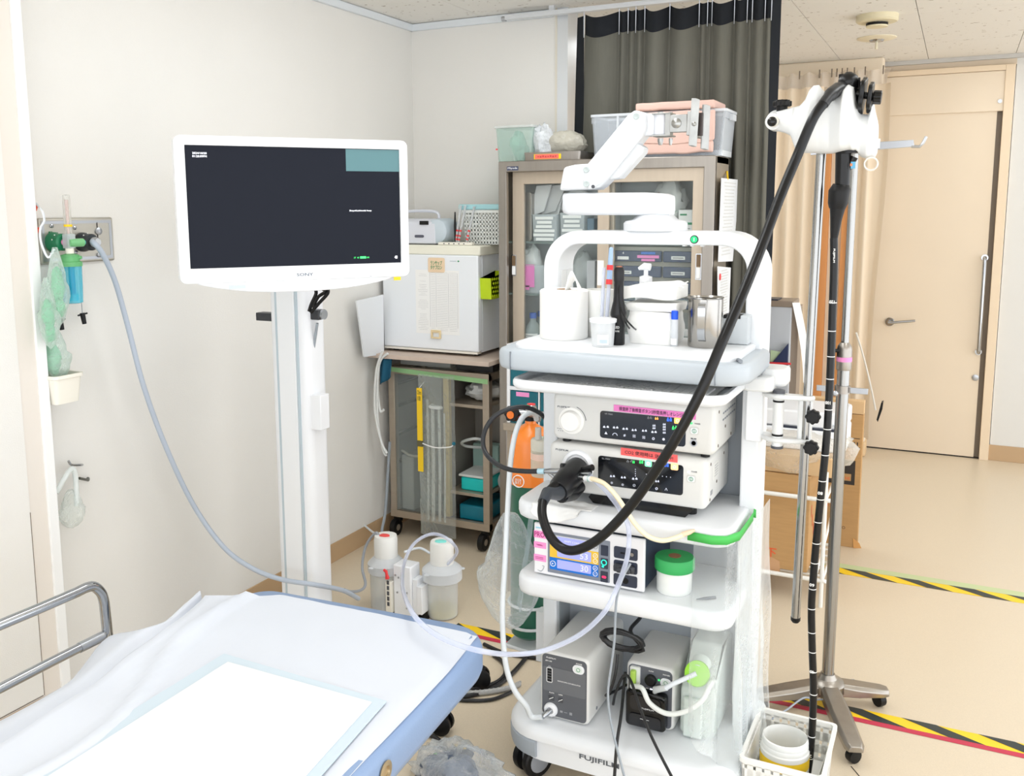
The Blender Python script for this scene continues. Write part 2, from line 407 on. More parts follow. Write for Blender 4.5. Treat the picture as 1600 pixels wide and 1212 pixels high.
# hazard tapes on the floor
HAZ = bpy.data.materials.new('hazard_tape'); HAZ.use_nodes = True
def hazard(p0, p1, wdt, label, border=None, pitch=.215, ph=0, green=None):
    """yellow tape with slanted dark stripes; each stripe is a part"""
    p0, p1 = V(p0), V(p1); L = (p1-p0).length; x = (p1-p0).normalized(); y = V((-x.y, x.x, 0))
    root = MB().add([p0-y*wdt/2+V((0, 0, .0006)), p1-y*wdt/2+V((0, 0, .0006)), p1+y*wdt/2+V((0, 0, .0006)), p0+y*wdt/2+V((0, 0, .0006))], [(0, 1, 2, 3)]).build('hazard_tape', mat('tape_yellow', (250, 208, 34), .45))
    tag(root, label, 'floor tape')
    k = -1
    while True:
        s0 = k*pitch+ph; k += 1
        if s0 > L: break
        q = []
        for (t_, s_) in ((-1, s0+.135), (-1, s0+.235), (1, s0+.10), (1, s0)):
            q.append((min(max(s_, 0), L), t_*wdt/2))
        if max(p[0] for p in q)-min(p[0] for p in q) < .02: continue
        MB().add([p0+x*a_+y*b_+V((0, 0, .0012)) for a_, b_ in q], [(0, 1, 2, 3)]).build('stripe', mat('tape_black', (44, 52, 52), .45), root)
    if border:
        MB().add([p0-y*(wdt/2+.026)+V((0, 0, .0009)), p1-y*(wdt/2+.026)+V((0, 0, .0009)), p1-y*wdt/2+V((0, 0, .0009)), p0-y*wdt/2+V((0, 0, .0009))], [(0, 1, 2, 3)]).build('border', mat('tape_crimson', (196, 50, 78), .5), root)
    if green:
        MB().add([p0+y*(wdt/2)+V((0, 0, .0009)), p1+y*wdt/2+V((0, 0, .0009)), p1+y*(wdt/2+.055)+V((0, 0, .0009)), p0+y*(wdt/2+.055)+V((0, 0, .0009))], [(0, 1, 2, 3)]).build('green_edge', mat('tape_pale_green', (196, 208, 160), .5), root)
    return root
hazard((-.60, 4.18, 0), (1.6, 4.165, 0), .07, 'yellow and black hazard tape with a pale green edge, nearer the door', green=True)
hazard((-1.66, 2.955, 0), (1.4, 2.99, 0), .058, 'yellow and black hazard tape with a crimson edge, under the pole stand', border=True, ph=.08)

# smoke detector and ceiling fitting
sd = at(1371, 24, Z=HC)
o = MB().lathe([(.095, 0), (.095, -.026), (.088, -.032), (.05, -.034)], sd, 28).build('smoke_detector', mat('detector_ivory', (226, 216, 184), .5), angle=30)
tag(o, 'ivory round smoke detector on the ceiling before the door', 'detector')
gr = MB()
for i in range(18):
    a = 2*PI*i/18; gr.box(-.011, .011, -.002, .002, -.050, -.036); 
    for p in gr.v[-8:]:
        x, y = p.x, p.y-.046; p.x = sd.x+x*math.cos(a)-y*math.sin(a); p.y = sd.y+x*math.sin(a)+y*math.cos(a); p.z += sd.z
gr.build('grille', BLACK, o)
MB().lathe([(.05, -.048), (.048, -.054), (.02, -.056)], sd, 24).build('lens_cap', mat('detector_ivory', (226, 216, 184), .5), o)
MB().lathe([(.044, -.034), (.044, -.05)], sd, 24).build('sensor_core', mat('detector_ivory', (226, 216, 184), .5), o)
sp = at(1370, 59, Z=HC)
o = MB().lathe([(.1, 0), (.1, -.004), (.09, -.008), (.04, -.012)], sp, 28).build('sprinkler', mat('detector_cream', (232, 222, 196), .5))
tag(o, 'flat round ceiling sprinkler behind the smoke detector', 'sprinkler')
MB().lathe([(.04, -.012), (.034, -.02), (.012, -.022)], sp, 20).build('ring', CHROME, o)
MB().tube([sp+V((0, 0, -.02)), sp+V((0, 0, -.06))], .007, 8).build('nozzle', mat('detector_cream', (232, 222, 196), .5), o)

# curtain rail
r = MB().box(-1.93, 1.2, 3.97, 4.0, 2.458, 2.472); r.box(-1.93, 1.2, 3.965, 4.005, 2.472, 2.477)
for x in (-1.7, -1.0, -.2, .6): r.box(x-.012, x+.012, 3.977, 3.993, 2.477, 2.5)
o = r.build('curtain_rail', mat('rail_white', (220, 223, 226), .35, .3)); tag(o, 'white curtain rail under the ceiling above the grey curtain', 'rail')
MB().tube([(-1.93, 3.985, 2.465), (-1.95, 3.985, 2.465)], .012, 10).build('end_cap', ALU, o)

# dark curtain: folds of grey cloth below a black header
CURT = mat('grey_curtain_cloth', (98, 97, 88), .85, noise_=.06, nscale=14, stretch=(6, 6, 1), bump=.1, bscale=500)
CURB = mat('black_curtain_mesh', (14, 19, 26), .9)
fx = [912, 967, 981, 993, 1007, 1046, 1092, 1105, 1112, 1147, 1167, 1175, 1195, 1205]     # pleat hooks across the photo
x0c, x1c = -1.535, -.712
hooks = [at(p, 20, Y=3.985).x for p in fx]
def depth(x):
    d = 0
    for i in range(len(hooks)-1):
        if hooks[i] <= x <= hooks[i+1]:
            g = hooks[i+1]-hooks[i]; u = (x-hooks[i])/g
            return -math.sin(PI*u)*min(.055, g*.55)+.012
    return .012
def cz(x, lo):
    for i in range(len(hooks)-1):
        if hooks[i] <= x <= hooks[i+1]:
            g = hooks[i+1]-hooks[i]; return lo-math.sin(PI*(x-hooks[i])/g)*min(.028, g*.25)
    return lo
TOPB = 2.462
def cl(u, v, z0, z1, gap):
    x = hooks[0]+(hooks[-1]-hooks[0])*u
    zt = cz(x, z0); zb = z1 if z1 < 1 else cz(x, z1)
    z = zt+(zb-zt)*v
    k = (2.46-z)/2.1
    wob = .016*noise.noise(V((x*9+z*.5, z*.5, 3)))*min(1, k*3)+.028*math.sin(x*47+z*.8)*min(1, k*2.5)*(.4+.6*abs(noise.noise(V((x*5, 1, 0)))))
    return V((x-.012*k*(1 if u < .5 else -1), 3.99+depth(x)*(1+.3*k)+wob*.8+gap, z))
cu = thing('curtain', 'tall grey cloth curtain with a black mesh header and hem, behind the steel cabinet', 'curtain', (-1.12, 3.94, .2))
MB().grid(lambda u, v: cl(u, v, 2.365, .25, 0), 220, 24).build('cloth', CURT, cu, angle=180)
MB().grid(lambda u, v: cl(u, v, 2.452, 2.36, .004), 220, 3).build('header', CURB, cu, angle=180)
sl = MB().grid(lambda u, v: V((hooks[0]-.045*u-.018*math.sin(v*PI)*u, 3.995+.03*u, 2.445-v*2.2)), 3, 24)
sl.build('side_hem', CURB, cu, angle=180)
MB().grid(lambda u, v: V((hooks[-1]+.032*u, 3.995+.03*u, 2.46-v*2.2)), 3, 24).build('side_hem', CURB, cu, angle=180)
for x in hooks: MB().tube([(x, 3.99, 2.35), (x, 3.99, 2.46), (x, 3.985, 2.468)], .0022, 6).build('hook', ALU, cu)

# peach curtain with white mesh header, gathered in front of the short wall
PCH = mat('peach_curtain_cloth', (234, 217, 193), .9)
MESHW = clear('white_curtain_mesh', (240, 230, 218), .45, .8, .2)
def pc(u, v, z0, z1):
    x = -1.2+.752*u; z = z0+(z1-z0)*v
    y = 6.165+.022*math.sin(u*60+1.2*math.sin(u*9))+.012*noise.noise(V((x*8, z, 5)))
    return V((x+(.03*(1-v)+.012*math.sin(v*7) if u > .95 else 0), y, z-.012*abs(math.sin(u*23)) if v < .01 and z0 > 2.35 else z))
pcu = thing('curtain', 'peach cloth curtain with a white mesh header beside the door', 'curtain', (-.8, 6.16, .12))
MB().grid(lambda u, v: pc(u*.535, v, 2.335, .14), 90, 12).build('cloth', PCH, pcu, angle=180)
MB().grid(lambda u, v: pc(.76+.24*u, v, 2.335, .14), 50, 12).build('cloth', PCH, pcu, angle=180)
MB().grid(lambda u, v: pc(u, v, 2.425, 2.33), 150, 2).build('header', MESHW, pcu, angle=180)
for p in (1211, 1250, 1281, 1352, 1380, 1300, 1308, 1316, 1324, 1335):
    x = at(p, 120, Y=6.16).x
    MB().tube([(x, 6.14, 2.385), (x, 6.14, 2.435)], .004, 5).build('hook', GAPM, pcu)
# black clip on the curtain edge
c = at(1373, 641, Y=6.1)
o = MB().prism([(-.010, -.06), (.012, .05), (.022, .055), (.018, 0), (-.002, -.075)], 'y', 6.10, 6.16)
o.v = [p+V((c.x, 0, c.z)) for p in o.v]; o = o.build('clip', BLACK, pcu)
# ---------------------------------------------------------------- left wall: gas outlets and what hangs there
def wpt(px, py, off=.02): return at(px, py, X=XL+off)
pl = thing('gas_outlet_panel', 'stainless medical gas outlet panel on the left wall with green and black sockets', 'outlet panel', (XL, 2.02, 1.44))
MB().box(XL, XL+.012, 1.885, 2.158, 1.437, 1.577).build('plate', mat('outlet_steel', (186, 182, 172), .38, .7, noise_=.05, nscale=30, stretch=(1, .1, 1)), pl, bevel=.005)
MB().ring(rr(1.893, 2.150, 1.446, 1.568, .004), rr(1.902, 2.141, 1.455, 1.559, .004), 'x', XL+.012, XL+.0135).build('rim', ALU, pl)
MB().box(XL+.012, XL+.014, 2.094, 2.096, 1.452, 1.562).build('panel_joint', DARKV, pl)
for (px, py) in ((80, 353), (116, 356), (79, 396), (118, 394)):
    p = wpt(px, py, .012); MB().lathe([(.006, 0), (.006, .004), (.002, .006)], (XL+.012, p.y, p.z), 12, axis='x').build('screw', CHROME, pl)
for (px, py, r_) in ((153, 361, .012), (154, 398, .008)):
    p = wpt(px, py, .012); MB().lathe([(r_, 0), (r_, .006), (r_*.5, .009)], (XL+.012, p.y, p.z), 16, axis='x').build('terminal', ALU, pl)
g1, g2 = wpt(83, 378, .012), wpt(128, 378, .012)
for g, m_, nm in ((g1, mat('outlet_green', (30, 128, 86), .4), 'green_socket'), (g2, mat('outlet_black', (40, 46, 52), .4), 'black_socket')):
    MB().lathe([(.030, 0), (.030, .012), (.026, .02), (.026, .045), (.021, .05)], (XL+.012, g.y, g.z), 24, axis='x').build(nm, m_, pl)
    dots = MB()
    for k in range(5):
        a = PI*.1+PI*.8*k/4; dots.blob((XL+.04, g.y+.0265*math.cos(a), g.z+.0265*math.sin(a)), .0022, 8, 5)
    dots.build('marks', PAPER, pl)
text('酸素', wpt(79, 363, .0122), LEFTW, GREENTXT, pl, w=.014)
plate(wpt(118, 347, .0122), LEFTW, .010, .010, mat('label_blue', (150, 205, 225), .6), pl, 'label')

# oxygen flowmeter with humidifier bottle
fm = thing('oxygen_flowmeter', 'oxygen flowmeter with green-capped blue humidifier bottle plugged into the wall panel', 'flowmeter', (XL+.1, 2.0, 1.2))
fx_ = XL+.085
cpt = at(108, 378, X=fx_); yc = cpt.y
def fz(py): return at(108, py, X=fx_).z
MB().tube([(XL+.060, g1.y, g1.z), (XL+.075, g1.y+.02, g1.z), (fx_, yc, fz(378))], [.015, .015, .012], 14).build('inlet', CHROME, fm)
o = MB().lathe([(.011, 0), (.011, .012)], (XL+.066, g1.y-.004, g1.z), 14, axis='x').build('pink_button', mat('button_pink', (226, 150, 190), .4), fm)
MB().box(fx_-.013, fx_+.013, yc-.014, yc+.014, fz(388), fz(365)).build('valve_block', clear('block_clear', (210, 220, 220), .5, .1, .3), fm, bevel=.003)
MB().lathe([(.011, fz(366)), (.011, fz(305)), (.004, fz(304))], (fx_, yc, 0), 18).build('flow_tube', clear('flow_clear', (232, 232, 226), .25, .1, .6), fm)
MB().lathe([(.0035, fz(366)), (.0055, fz(312))], (fx_, yc, 0), 10).build('scale_tube', mat('scale_pink', (226, 196, 190), .5), fm)
MB().lathe([(.0122, fz(354)), (.0122, fz(350.5))], (fx_, yc, 0), 18).build('yellow_band', YEL, fm)
k = at(122, 379, X=fx_+.01)
MB().lathe([(.011, -.02), (.0125, 0), (.0125, .028), (.010, .03)], (fx_+.01, k.y-.012, k.z), 16, axis='y').build('flow_knob', mat('knob_green', (120, 190, 130), .4), fm)
MB().lathe([(.0085, .0305), (.0085, .033)], (fx_+.01, k.y-.012, k.z), 14, axis='y').build('knob_cap', mat('knob_teal', (60, 200, 196), .4), fm)
MB().lathe([(.012, fz(396)), (.012, fz(386))], (fx_, yc, 0), 16).build('nut', IVORY, fm)
GRNP = mat('lid_green', (104, 180, 116), .4)
ll = MB().lathe([(.026, fz(402)), (.027, fz(398.5)), (.012, fz(396))], (fx_, yc, 0), 24)
ll.lathe([(.033, fz(416)), (.033, fz(409)), (.027, fz(408)), (.027, fz(401))], (fx_, yc, 0), 28)
sp_ = at(118, 404, X=fx_+.02); ll.tube([(fx_, yc, sp_.z-.005), (fx_+.028, yc+.018, sp_.z+.004)], [.008, .005], 10)
ll.build('lid', GRNP, fm)
MB().lathe([(.031, fz(416)), (.030, fz(445)), (.028, fz(473)), (.02, fz(474.5))], (fx_, yc, 0), 28).build('bottle', clear('humidifier_blue', (60, 206, 232), .42, .1, .25), fm)
MB().lathe([(.009, fz(416)), (.009, fz(462))], (fx_+.002, yc, 0), 14).build('dip_tube', mat('dip_blue', (16, 130, 196), .4), fm)
MB().lathe([(.016, fz(470)), (.016, fz(460))], (fx_+.002, yc, 0), 14).build('diffuser', mat('diffuser_blue', (120, 214, 236), .4), fm)

# suction hose from the black socket to the jars
hp = [(XL+.06, g2.y, g2.z), at(146, 379, X=XL+.10), at(160, 396, X=XL+.11), at(180, 440, X=XL+.11), at(200, 510, X=XL+.11), at(225, 605, X=XL+.12), at(260, 700, X=XL+.13), at(303, 790, X=XL+.15),
      at(350, 855, Y=2.36), at(395, 888, Y=2.40), at(440, 905, Y=2.42), at(490, 913, Y=2.45), at(535, 922, Y=2.6), at(560, 935, Y=2.75)]
o = MB().tube(cat(hp, 8), .0085, 12).build('suction_hose', mat('hose_grey', (176, 186, 200), .4)); tag(o, 'grey suction hose hanging in a long curve from the wall panel', 'hose')
c_ = MB().lathe([(.016, 0), (.016, .02), (.012, .026)], (XL+.058, g2.y, g2.z), 16, axis='x').build('hose_coupling', CHROME, o)

# hooks on the white trim and the masks in their bags
for i, (px, py) in enumerate(((52, 327), (56, 363))):
    p = at(px, py, X=-2.39)
    h = MB().prism(rr(-.012, .012, -.018, .018, .011), 'x', 0, .012)
    h.v = [V((XL+q.x, 1.866+q.y, p.z+q.z)) for q in h.v]
    h.tube([(XL+.010, 1.866, p.z+.005), (XL+.026, 1.868, p.z-.002), (XL+.032, 1.869, p.z+.012)], .004, 8)
    o = h.build('wall_hook', mat('hook_orange', (236, 86, 50), .45)); tag(o, ['orange plastic hook half behind the white trim strip, upper of two', 'orange plastic hook half behind the white trim strip, lower of two'][i], 'hook', 'orange hooks beside the white trim')
BAGG = clear('mask_bag_film', (226, 242, 234), .24, .25, .5, bump=.6, bscale=50)
MASKG = clear('mask_green', (120, 214, 164), .6, .3, .2)
def bag(name, label, c, r, seed, inner, film=BAGG, tail=None):
    """a film bag hanging from a twisted neck with something soft inside"""
    root = thing(name, label, 'bag', (c[0], c[1], c[2]-r[2]))
    m = MB(); rings = []
    N = 22
    for j in range(17):
        t_ = j/16; z = c[2]+r[2]*(1-2*t_)
        k_ = math.sin(PI*min(1, t_*1.05+.05))**.55*(.55+.45*t_) if t_ < .5 else math.sin(PI*min(1, t_*.97+.03))**.6
        rg = []
        for i in range(N):
            a = 2*PI*i/N
            q = 1+.22*noise.noise(V((math.cos(a)*1.6+seed, math.sin(a)*1.6, t_*4)))+.1*noise.noise(V((math.cos(a)*4+seed, math.sin(a)*4, t_*9)))
            rg.append(V((c[0]+r[0]*k_*q*math.cos(a), c[1]+r[1]*k_*q*math.sin(a), z)))
        rings.append(rg)
    m.sweep(rings).build('bag_film', film, root, angle=70)
    for (dx, dy, dz, rx, ry, rz, s_, mt, nm) in inner:
        MB().blob((c[0]+dx, c[1]+dy, c[2]+dz), (rx, ry, rz), 18, 12, .25, 6, s_).build(nm, mt, root, angle=80)
    return root
b1 = at(90, 448, X=-2.35); b2 = at(76, 490, X=-2.36)
bag('mask_bag', 'green oxygen mask in a clear bag hanging beside the flowmeter bottle', b1, (.030, .034, .115), 2, [(0, 0, .005, .018, .02, .05, 3, MASKG, 'mask'), (0, .002, -.06, .014, .016, .03, 5, MASKG, 'mask_tube')])
bag('mask_bag', 'green oxygen mask in a clear bag hanging lowest beside the white trim', b2, (.03, .03, .105), 9, [(0, 0, .0, .016, .018, .045, 13, MASKG, 'mask'), (0, 0, -.055, .012, .014, .03, 15, MASKG, 'mask_tube')])
o = MB().tube(cat([(XL+.03, 1.868, at(54, 318, X=-2.45).z), at(66, 330, X=-2.37), at(69, 345, X=-2.37), at(63, 357, X=-2.37), at(64, 378, X=-2.37), at(75, 402, X=-2.36), b1+V((0, -.002, .11))], 6), .0032, 8).build('mask_tubing', TUBEW)
tag(o, 'thin white tube looping from the upper orange hook to the bagged mask', 'tube')
# clips on threads
for i, (px, py, ptop) in enumerate(((94, 505, 486), (129, 496, 470))):
    p = at(px, py, X=XL+.05); q = at(px-2, ptop, X=XL+.05)
    root = thing('hanging_clip', ['small black clip dangling beside the mask bags', 'small black clip dangling on a thread below the blue bottle'][i], 'clip', p, 'black clips on the left wall')
    MB().tube([q, p+V((0, 0, .012))], .0012, 5).build('thread', INKG, root)
    m = MB().tube([p+V((0, 0, .014)), p+V((.002, .004, -.02))], [.008, .0065], 10); m.tube([p+V((0, -.016, .008)), p+V((0, .018, .012))], .0028, 6)
    m.build('clip_body', BLACK, root)
# cream wall bin with a bag in it
c0 = at(95, 604, X=XL+.075)
root = thing('wall_bin', 'small cream plastic bin hung on the left wall under the masks', 'bin', (XL, c0.y, c0.z-.06))
bn = MB(); zt, zb = at(95, 583, X=XL+.075).z, at(95, 628, X=XL+.075).z
rings = []
for z, k_ in ((zb, .84), (zt-.012, 1), (zt-.010, 1.1), (zt, 1.1), (zt, .99), (zb+.01, .8)):
    rings.append([V((XL+.062+x*k_, c0.y+y*k_, z)) for x, y in rr(-.052, .052, -.048, .048, .012, 3)])
bn.sweep(rings, True, True).build('body', IVORY, root)
MB().box(XL, XL+.012, c0.y-.04, c0.y-.015, zt-.05, zt-.02).build('bracket', MGREY, root)
bag('mask_bag', 'pale green mask in a clear bag standing in the cream wall bin', (XL+.062, c0.y, zt+.055), (.045, .042, .085), 21, [(-.005, -.008, -.01, .026, .024, .045, 23, clear('mask_pale', (150, 226, 186), .5, .3, .2), 'mask')])
# clear pouch on a lower hook
c1 = at(112, 795, X=XL+.055)
root = bag('tube_pouch', 'empty clear pouch with a white tube hanging low on the left wall', c1, (.03, .05, .062), 33, [], film=clear('pouch_film', (232, 238, 234), .18, .25, .5, bump=.4, bscale=30))
a_, b_ = at(108, 722, X=XL+.05), at(128, 728, X=XL+.02)
MB().tube(cat([at(88, 770, X=XL+.07), at(100, 748, X=XL+.07), at(112, 732, X=XL+.06), at(118, 745, X=XL+.06), at(120, 790, X=XL+.07)], 6), .008, 10).build('tube', clear('pouch_tube', (236, 242, 240), .55, .2, .4), root)
o = MB().tube(cat([(XL+.002, b_.y+.01, b_.z), at(128, 726, X=XL+.03), at(112, 726, X=XL+.055), at(107, 720, X=XL+.06)], 5), .004, 8); o = o.build('wall_hook', CHROME); tag(o, 'chrome wall hook holding the clear pouch', 'hook')
h = at(132, 748, X=XL+.01)
o = MB().tube([at(124, 747, X=XL+.05), at(138, 750, X=XL+.02), (XL+.001, h.y+.02, h.z-.006)], [.0045, .004, .006], 8).build('wall_hook', mat('hook_dark', (70, 72, 62), .4)); tag(o, 'dark little hook on the left wall beside the clear pouch', 'hook')

# ---------------------------------------------------------------- monitor on its column stand
A, B = at(270, 210, X=-1.884), None
def depthpt(px, py, d): return V((0, 0, H))+(fw+rt*((px-CX)/F_)-up*((py-CY)/F_))*d
tl, tr = depthpt(270, 210, 2.45), depthpt(636, 213, 2.72); bl = depthpt(281, 447, 2.45)
W_ = math.hypot(tr.x-tl.x, tr.y-tl.y); HH = tl.z-bl.z; ang = math.atan2(tr.y-tl.y, tr.x-tl.x)
mon = thing('monitor', 'wide white medical monitor with a dark screen on the column stand', 'monitor')
bd = MB().prism(rr(-W_/2, W_/2, 0, HH, .018, 5), 'y', .008, .05); bd.prism(rr(-W_/2+.06, W_/2-.06, .06, HH-.06, .03, 5), 'y', .05, .075)
bd.build('housing', WHITE, mon, bevel=.004)
MB().ring(rr(-W_/2, W_/2, 0, HH, .018, 5), rr(-W_/2+.0275, W_/2-.0245, .041, HH-.026, .001, 5), 'y', 0, .008).build('bezel', WHITE, mon, bevel=.0015)
SCRN = mat('screen_glass', (20, 23, 32), .16, spec=.10, emit=.35)
sx0, sx1, sz0, sz1 = -W_/2+.0275, W_/2-.0245, .041, HH-.026
MB().box(sx0, sx1, .0065, .0085, sz0, sz1).build('screen', SCRN, mon)
SW, SH = sx1-sx0, sz1-sz0
def sc(fx, fy): return V((sx0+SW*fx, .0064, sz1-SH*fy))
plate(sc(.867, .098), FRONT, SW*.266, SH*.188, mat('screen_teal', (62, 100, 104), .12, emit=.55), mon, 'screen_field', .0002)
text('2024/10/20', sc(.064, .063), FRONT, GLOWW, mon, w=SW*.062, h=.0055)
text('01:28:09PM', sc(.064, .088), FRONT, GLOWW, mon, w=SW*.062, h=.0055)
text('ShoyoKashinodai hosp', sc(.80, .535), FRONT, GLOWW, mon, w=SW*.11, h=.0058)
text('ST  40  ███ OK', sc(.80, .945), FRONT, GLOWG, mon, w=SW*.078, h=.0065)
text('40', sc(.975, .95), FRONT, GLOWW, mon, w=SW*.015, h=.0095)
ch = MB(); pts = []
for i in range(25):
    t_ = i/24; x = -W_*.43+W_*.86*t_; pts.append((x, -.003-.030*(1-abs(2*t_-1)**2.6)))
pts += [(W_*.43, .004), (-W_*.43, .004)]
ch.prism(pts, 'y', .006, .04); ch.build('chin', WHITE, mon, bevel=.003)
text('SONY', (.012, 0, .0155), FRONT, mat('print_slate', (70, 84, 104), .5), mon, w=.047, h=.0085, bold=.01)
MB().box(-.20, -.155, .004, .006, -.018, -.008).build('lamp_window', LGREY, mon)
MB().box(W_*.31, W_*.32, -.0004, .001, .003, .0042).build('mark', MGREY, mon)
plate((W_*.44, -.0005, -.006), FRONT, .022, .010, YEL, mon, 'yellow_tag', .001)
for i, zz in enumerate((.10,)):
    MB().box(-.06, .06, .075, .10, .12, .26).build('mount_plate', MGREY, mon, bevel=.003)
MB().box(-.03, .03, .10, .24, .165, .215).build('mount_arm', MGREY, mon, bevel=.008)
mon.location = ((tl.x+tr.x)/2, (tl.y+tr.y)/2, bl.z); mon.rotation_euler.z = ang
MC = MX.Translation(mon.location) @ MX.Rotation(ang, 4, 'Z')

CYc = 2.56
cl0, cl1 = at(415, 450, Y=CYc-.06).x, at(475, 450, Y=CYc-.06).x
cm = (cl0+cl1)/2; cw = (cl1-cl0)/2
st = thing('monitor_stand', 'tall white column stand behind the bed carrying the monitor', 'stand', (cm, CYc, 0))
MB().prism(rr(cm-cw, cm+cw, CYc-.055, CYc+.06, .03, 5), 'z', .075, 1.62).build('column', WHITE, st)
gx = cw*.45
MB().box(cm-gx, cm+gx, CYc-.062, CYc-.05, .08, 1.62).build('front_panel', mat('column_panel', (232, 234, 236), .4), st, bevel=.002)
for s_ in (-1, 1): MB().box(cm+s_*gx-.005+s_*.006, cm+s_*gx+.005+s_*.006, CYc-.0585, CYc-.05, .08, 1.62).build('groove', mat('groove_grey', (186, 200, 208), .5), st)
# arm from the column to the monitor back
ap = MC @ V((0, .24, .19))
MB().tube([(cm, CYc-.03, ap.z), (ap.x-.05, ap.y+.12, ap.z), ap], .028, 14).build('arm', WHITE, st)
# base legs with black twin casters
cast = [at(690, 1128, Z=.035), at(750, 1058, Z=.035), V((cm-.22, 2.30, .035)), V((cm-.2, 2.78, .035))]
for p in cast:
    c0 = V((cm, CYc, .078)); p2 = V((p.x, p.y, .076))
    MB().tube([c0, V((p2.x, p2.y, .07))], [.026, .016], 12).build('base_leg', BLACK, st)
    d_ = (p-c0); a = math.atan2(d_.y, d_.x)+.5
    cs = MB()
    for s_ in (-1, 1): cs.lathe([(.02, s_*.008), (.034, s_*.009), (.035, s_*.02), (.03, s_*.024), (.008, s_*.025)], (0, 0, 0), 22, axis='y')
    cs.box(-.012, .02, -.008, .008, -.004, .03)
    cs.xf(MX.Translation(p) @ MX.Rotation(a, 4, 'Z'))
    cs.build('caster', BLACK, st)
MB().cyl((cm, CYc, .05), (cm, CYc, .1), .09, .08, 24).build('base_hub', WHITE, st)
# clamps and box on the column
hc = at(400, 494, Y=CYc-.01)
m = MB().box(cl0-.075, cl0+.002, CYc-.03, CYc+.01, hc.z-.012, hc.z+.016); m.tube([(cl0-.075, CYc-.01, hc.z+.012), (cl0-.085, CYc-.01, hc.z+.005), (cl0-.083, CYc-.01, hc.z-.012)], .006, 8)
m.build('handle_clamp', mat('clamp_black', (46, 48, 52), .4), st, bevel=.006)
kc = at(484, 490, Y=CYc-.01)
MB().box(cl1-.002, cl1+.035, CYc-.03, CYc+.012, kc.z-.018, kc.z+.016).build('cable_clamp', mat('clamp_black', (46, 48, 52), .4), st, bevel=.004)
MB().lathe([(.017, 0), (.017, .01)], (cl1+.035, CYc-.01, kc.z), 16, axis='x').build('clamp_knob', ALU, st)
bx = [at(480, 615, Y=CYc-.03), at(505, 672, Y=CYc-.03)]
MB().box(bx[0].x-.006, bx[1].x, CYc-.04, CYc+.01, bx[1].z, bx[0].z).build('junction_box', WHITE, st, bevel=.003)
for (z0) in (.01, .15):
    MB().box(cl1-.002, bx[0].x, CYc-.03, CYc, bx[1].z+z0, bx[1].z+z0+.02).build('box_bracket', MGREY, st)
mb0 = MC @ V((.06, .06, -.01))
for i, (pts) in enumerate(([(494, 444), (494, 458), (487, 474), (483, 486)], [(514, 444), (512, 458), (498, 474), (486, 488)], [(503, 446), (509, 455), (497, 464), (489, 480)])):
    P = [mb0+V((.02*i, .12, .03))]+[at(px, py, Y=CYc-.06) for px, py in pts]
    o = MB().tube(cat(P, 6), .006, 8).build('monitor_cable', BLACK); tag(o, ['black monitor cable, left of three above the column clamp', 'black monitor cable bulging farthest right above the column clamp', 'black monitor cable kinked between the other two above the column clamp'][i], 'cable', 'monitor cables')
o = MB().tube(cat([(cl1+.02, CYc-.02, kc.z-.03), at(484, 600, Y=CYc), at(486, 700, Y=CYc+.02), at(496, 790, Y=CYc+.04), at(497, 850, Y=CYc+.05), at(493, 900, Y=CYc+.06), at(496, 935, Y=CYc+.12)], 8), .005, 8).build('power_cable', mat('cable_silver', (150, 158, 166), .4)); tag(o, 'grey cable running down the right side of the white column', 'cable')

# ---------------------------------------------------------------- bed
e1 = V((-.945, 1.870, .6))
uu = V((.07, -1, 0)).normalized(); ss = V((-uu.y*-1, -uu.x*-1, 0)); ss = V((uu.y, -uu.x, 0)).normalized()
if ss.x > 0: ss = -ss
O_ = e1+V((.0, .012, 0)); O_.z = 0
BW, BL = .70, 1.9
bed = thing('examination_bed', 'pale blue padded examination bed with a chrome side rail', 'bed', (O_.x-.35, .9, 0))
def bl_(s_, u_, z): return O_+ss*s_+uu*u_+V((0, 0, z))
out = rr(0, BW, 0, BL, [.10, .07, .05, .05], 8)
m = MB(); rings = []
for z, ins in ((.508, .02), (.512, .006), (.53, 0), (.575, 0), (.592, .005), (.600, .018)):
    rings.append([bl_(p[0]+(ins if p[0] < BW/2 else -ins), p[1]+(ins if p[1] < BL/2 else -ins), z) for p in out])
m.sweep(rings).build('mattress', mat('vinyl_blue', (132, 155, 190), .42, bump=.1, bscale=300), bed, angle=60)
fr = MB()
for p in ((.08, .12, BW-.08, .16), (.08, BL-.2, BW-.08, BL-.16), (.08, .12, .12, BL-.16), (BW-.12, .12, BW-.08, BL-.16)):
    a, b, c, d = p; fr.add([bl_(x, y, z) for z in (.46, .508) for x, y in ((a, b), (c, b), (c, d), (a, d))], [(3, 2, 1, 0), (4, 5, 6, 7), (0, 1, 5, 4), (1, 2, 6, 5), (2, 3, 7, 6), (3, 0, 4, 7)])
fr.build('frame', WHITE, bed)
for (a, b) in ((.14, .4), (BW-.14, .4), (.14, BL-.4), (BW-.14, BL-.4)):
    MB().cyl(bl_(a, b, 0), bl_(a, b, .47), .02).build('leg', WHITE, bed)
g = bl_(-.001, .545, .555)
gm = MB().lathe([(.02, 0), (.022, .003), (.012, .004), (.011, .0), (.002, -.004)], (0, 0, 0), 20, axis='x')
gm.xf(MX.Translation(g) @ MX.Rotation(math.atan2(-ss.y, -ss.x), 4, 'Z')); gm.build('grommet', mat('grommet_brass', (190, 172, 140), .3, .8), bed)
RX = bl_(.80, .3, 0).x
def rp(px, py): return at(px, py, X=-1.83)
rl = MB().tube(cat([rp(-60, 1002), rp(0, 976), rp(60, 951), rp(120, 925)], 4)+cat([rp(132, 919), rp(146, 916), rp(158, 926), rp(163, 942)], 5)+[rp(166, 970), rp(170, 1010), rp(172, 1060)], .0125, 14)
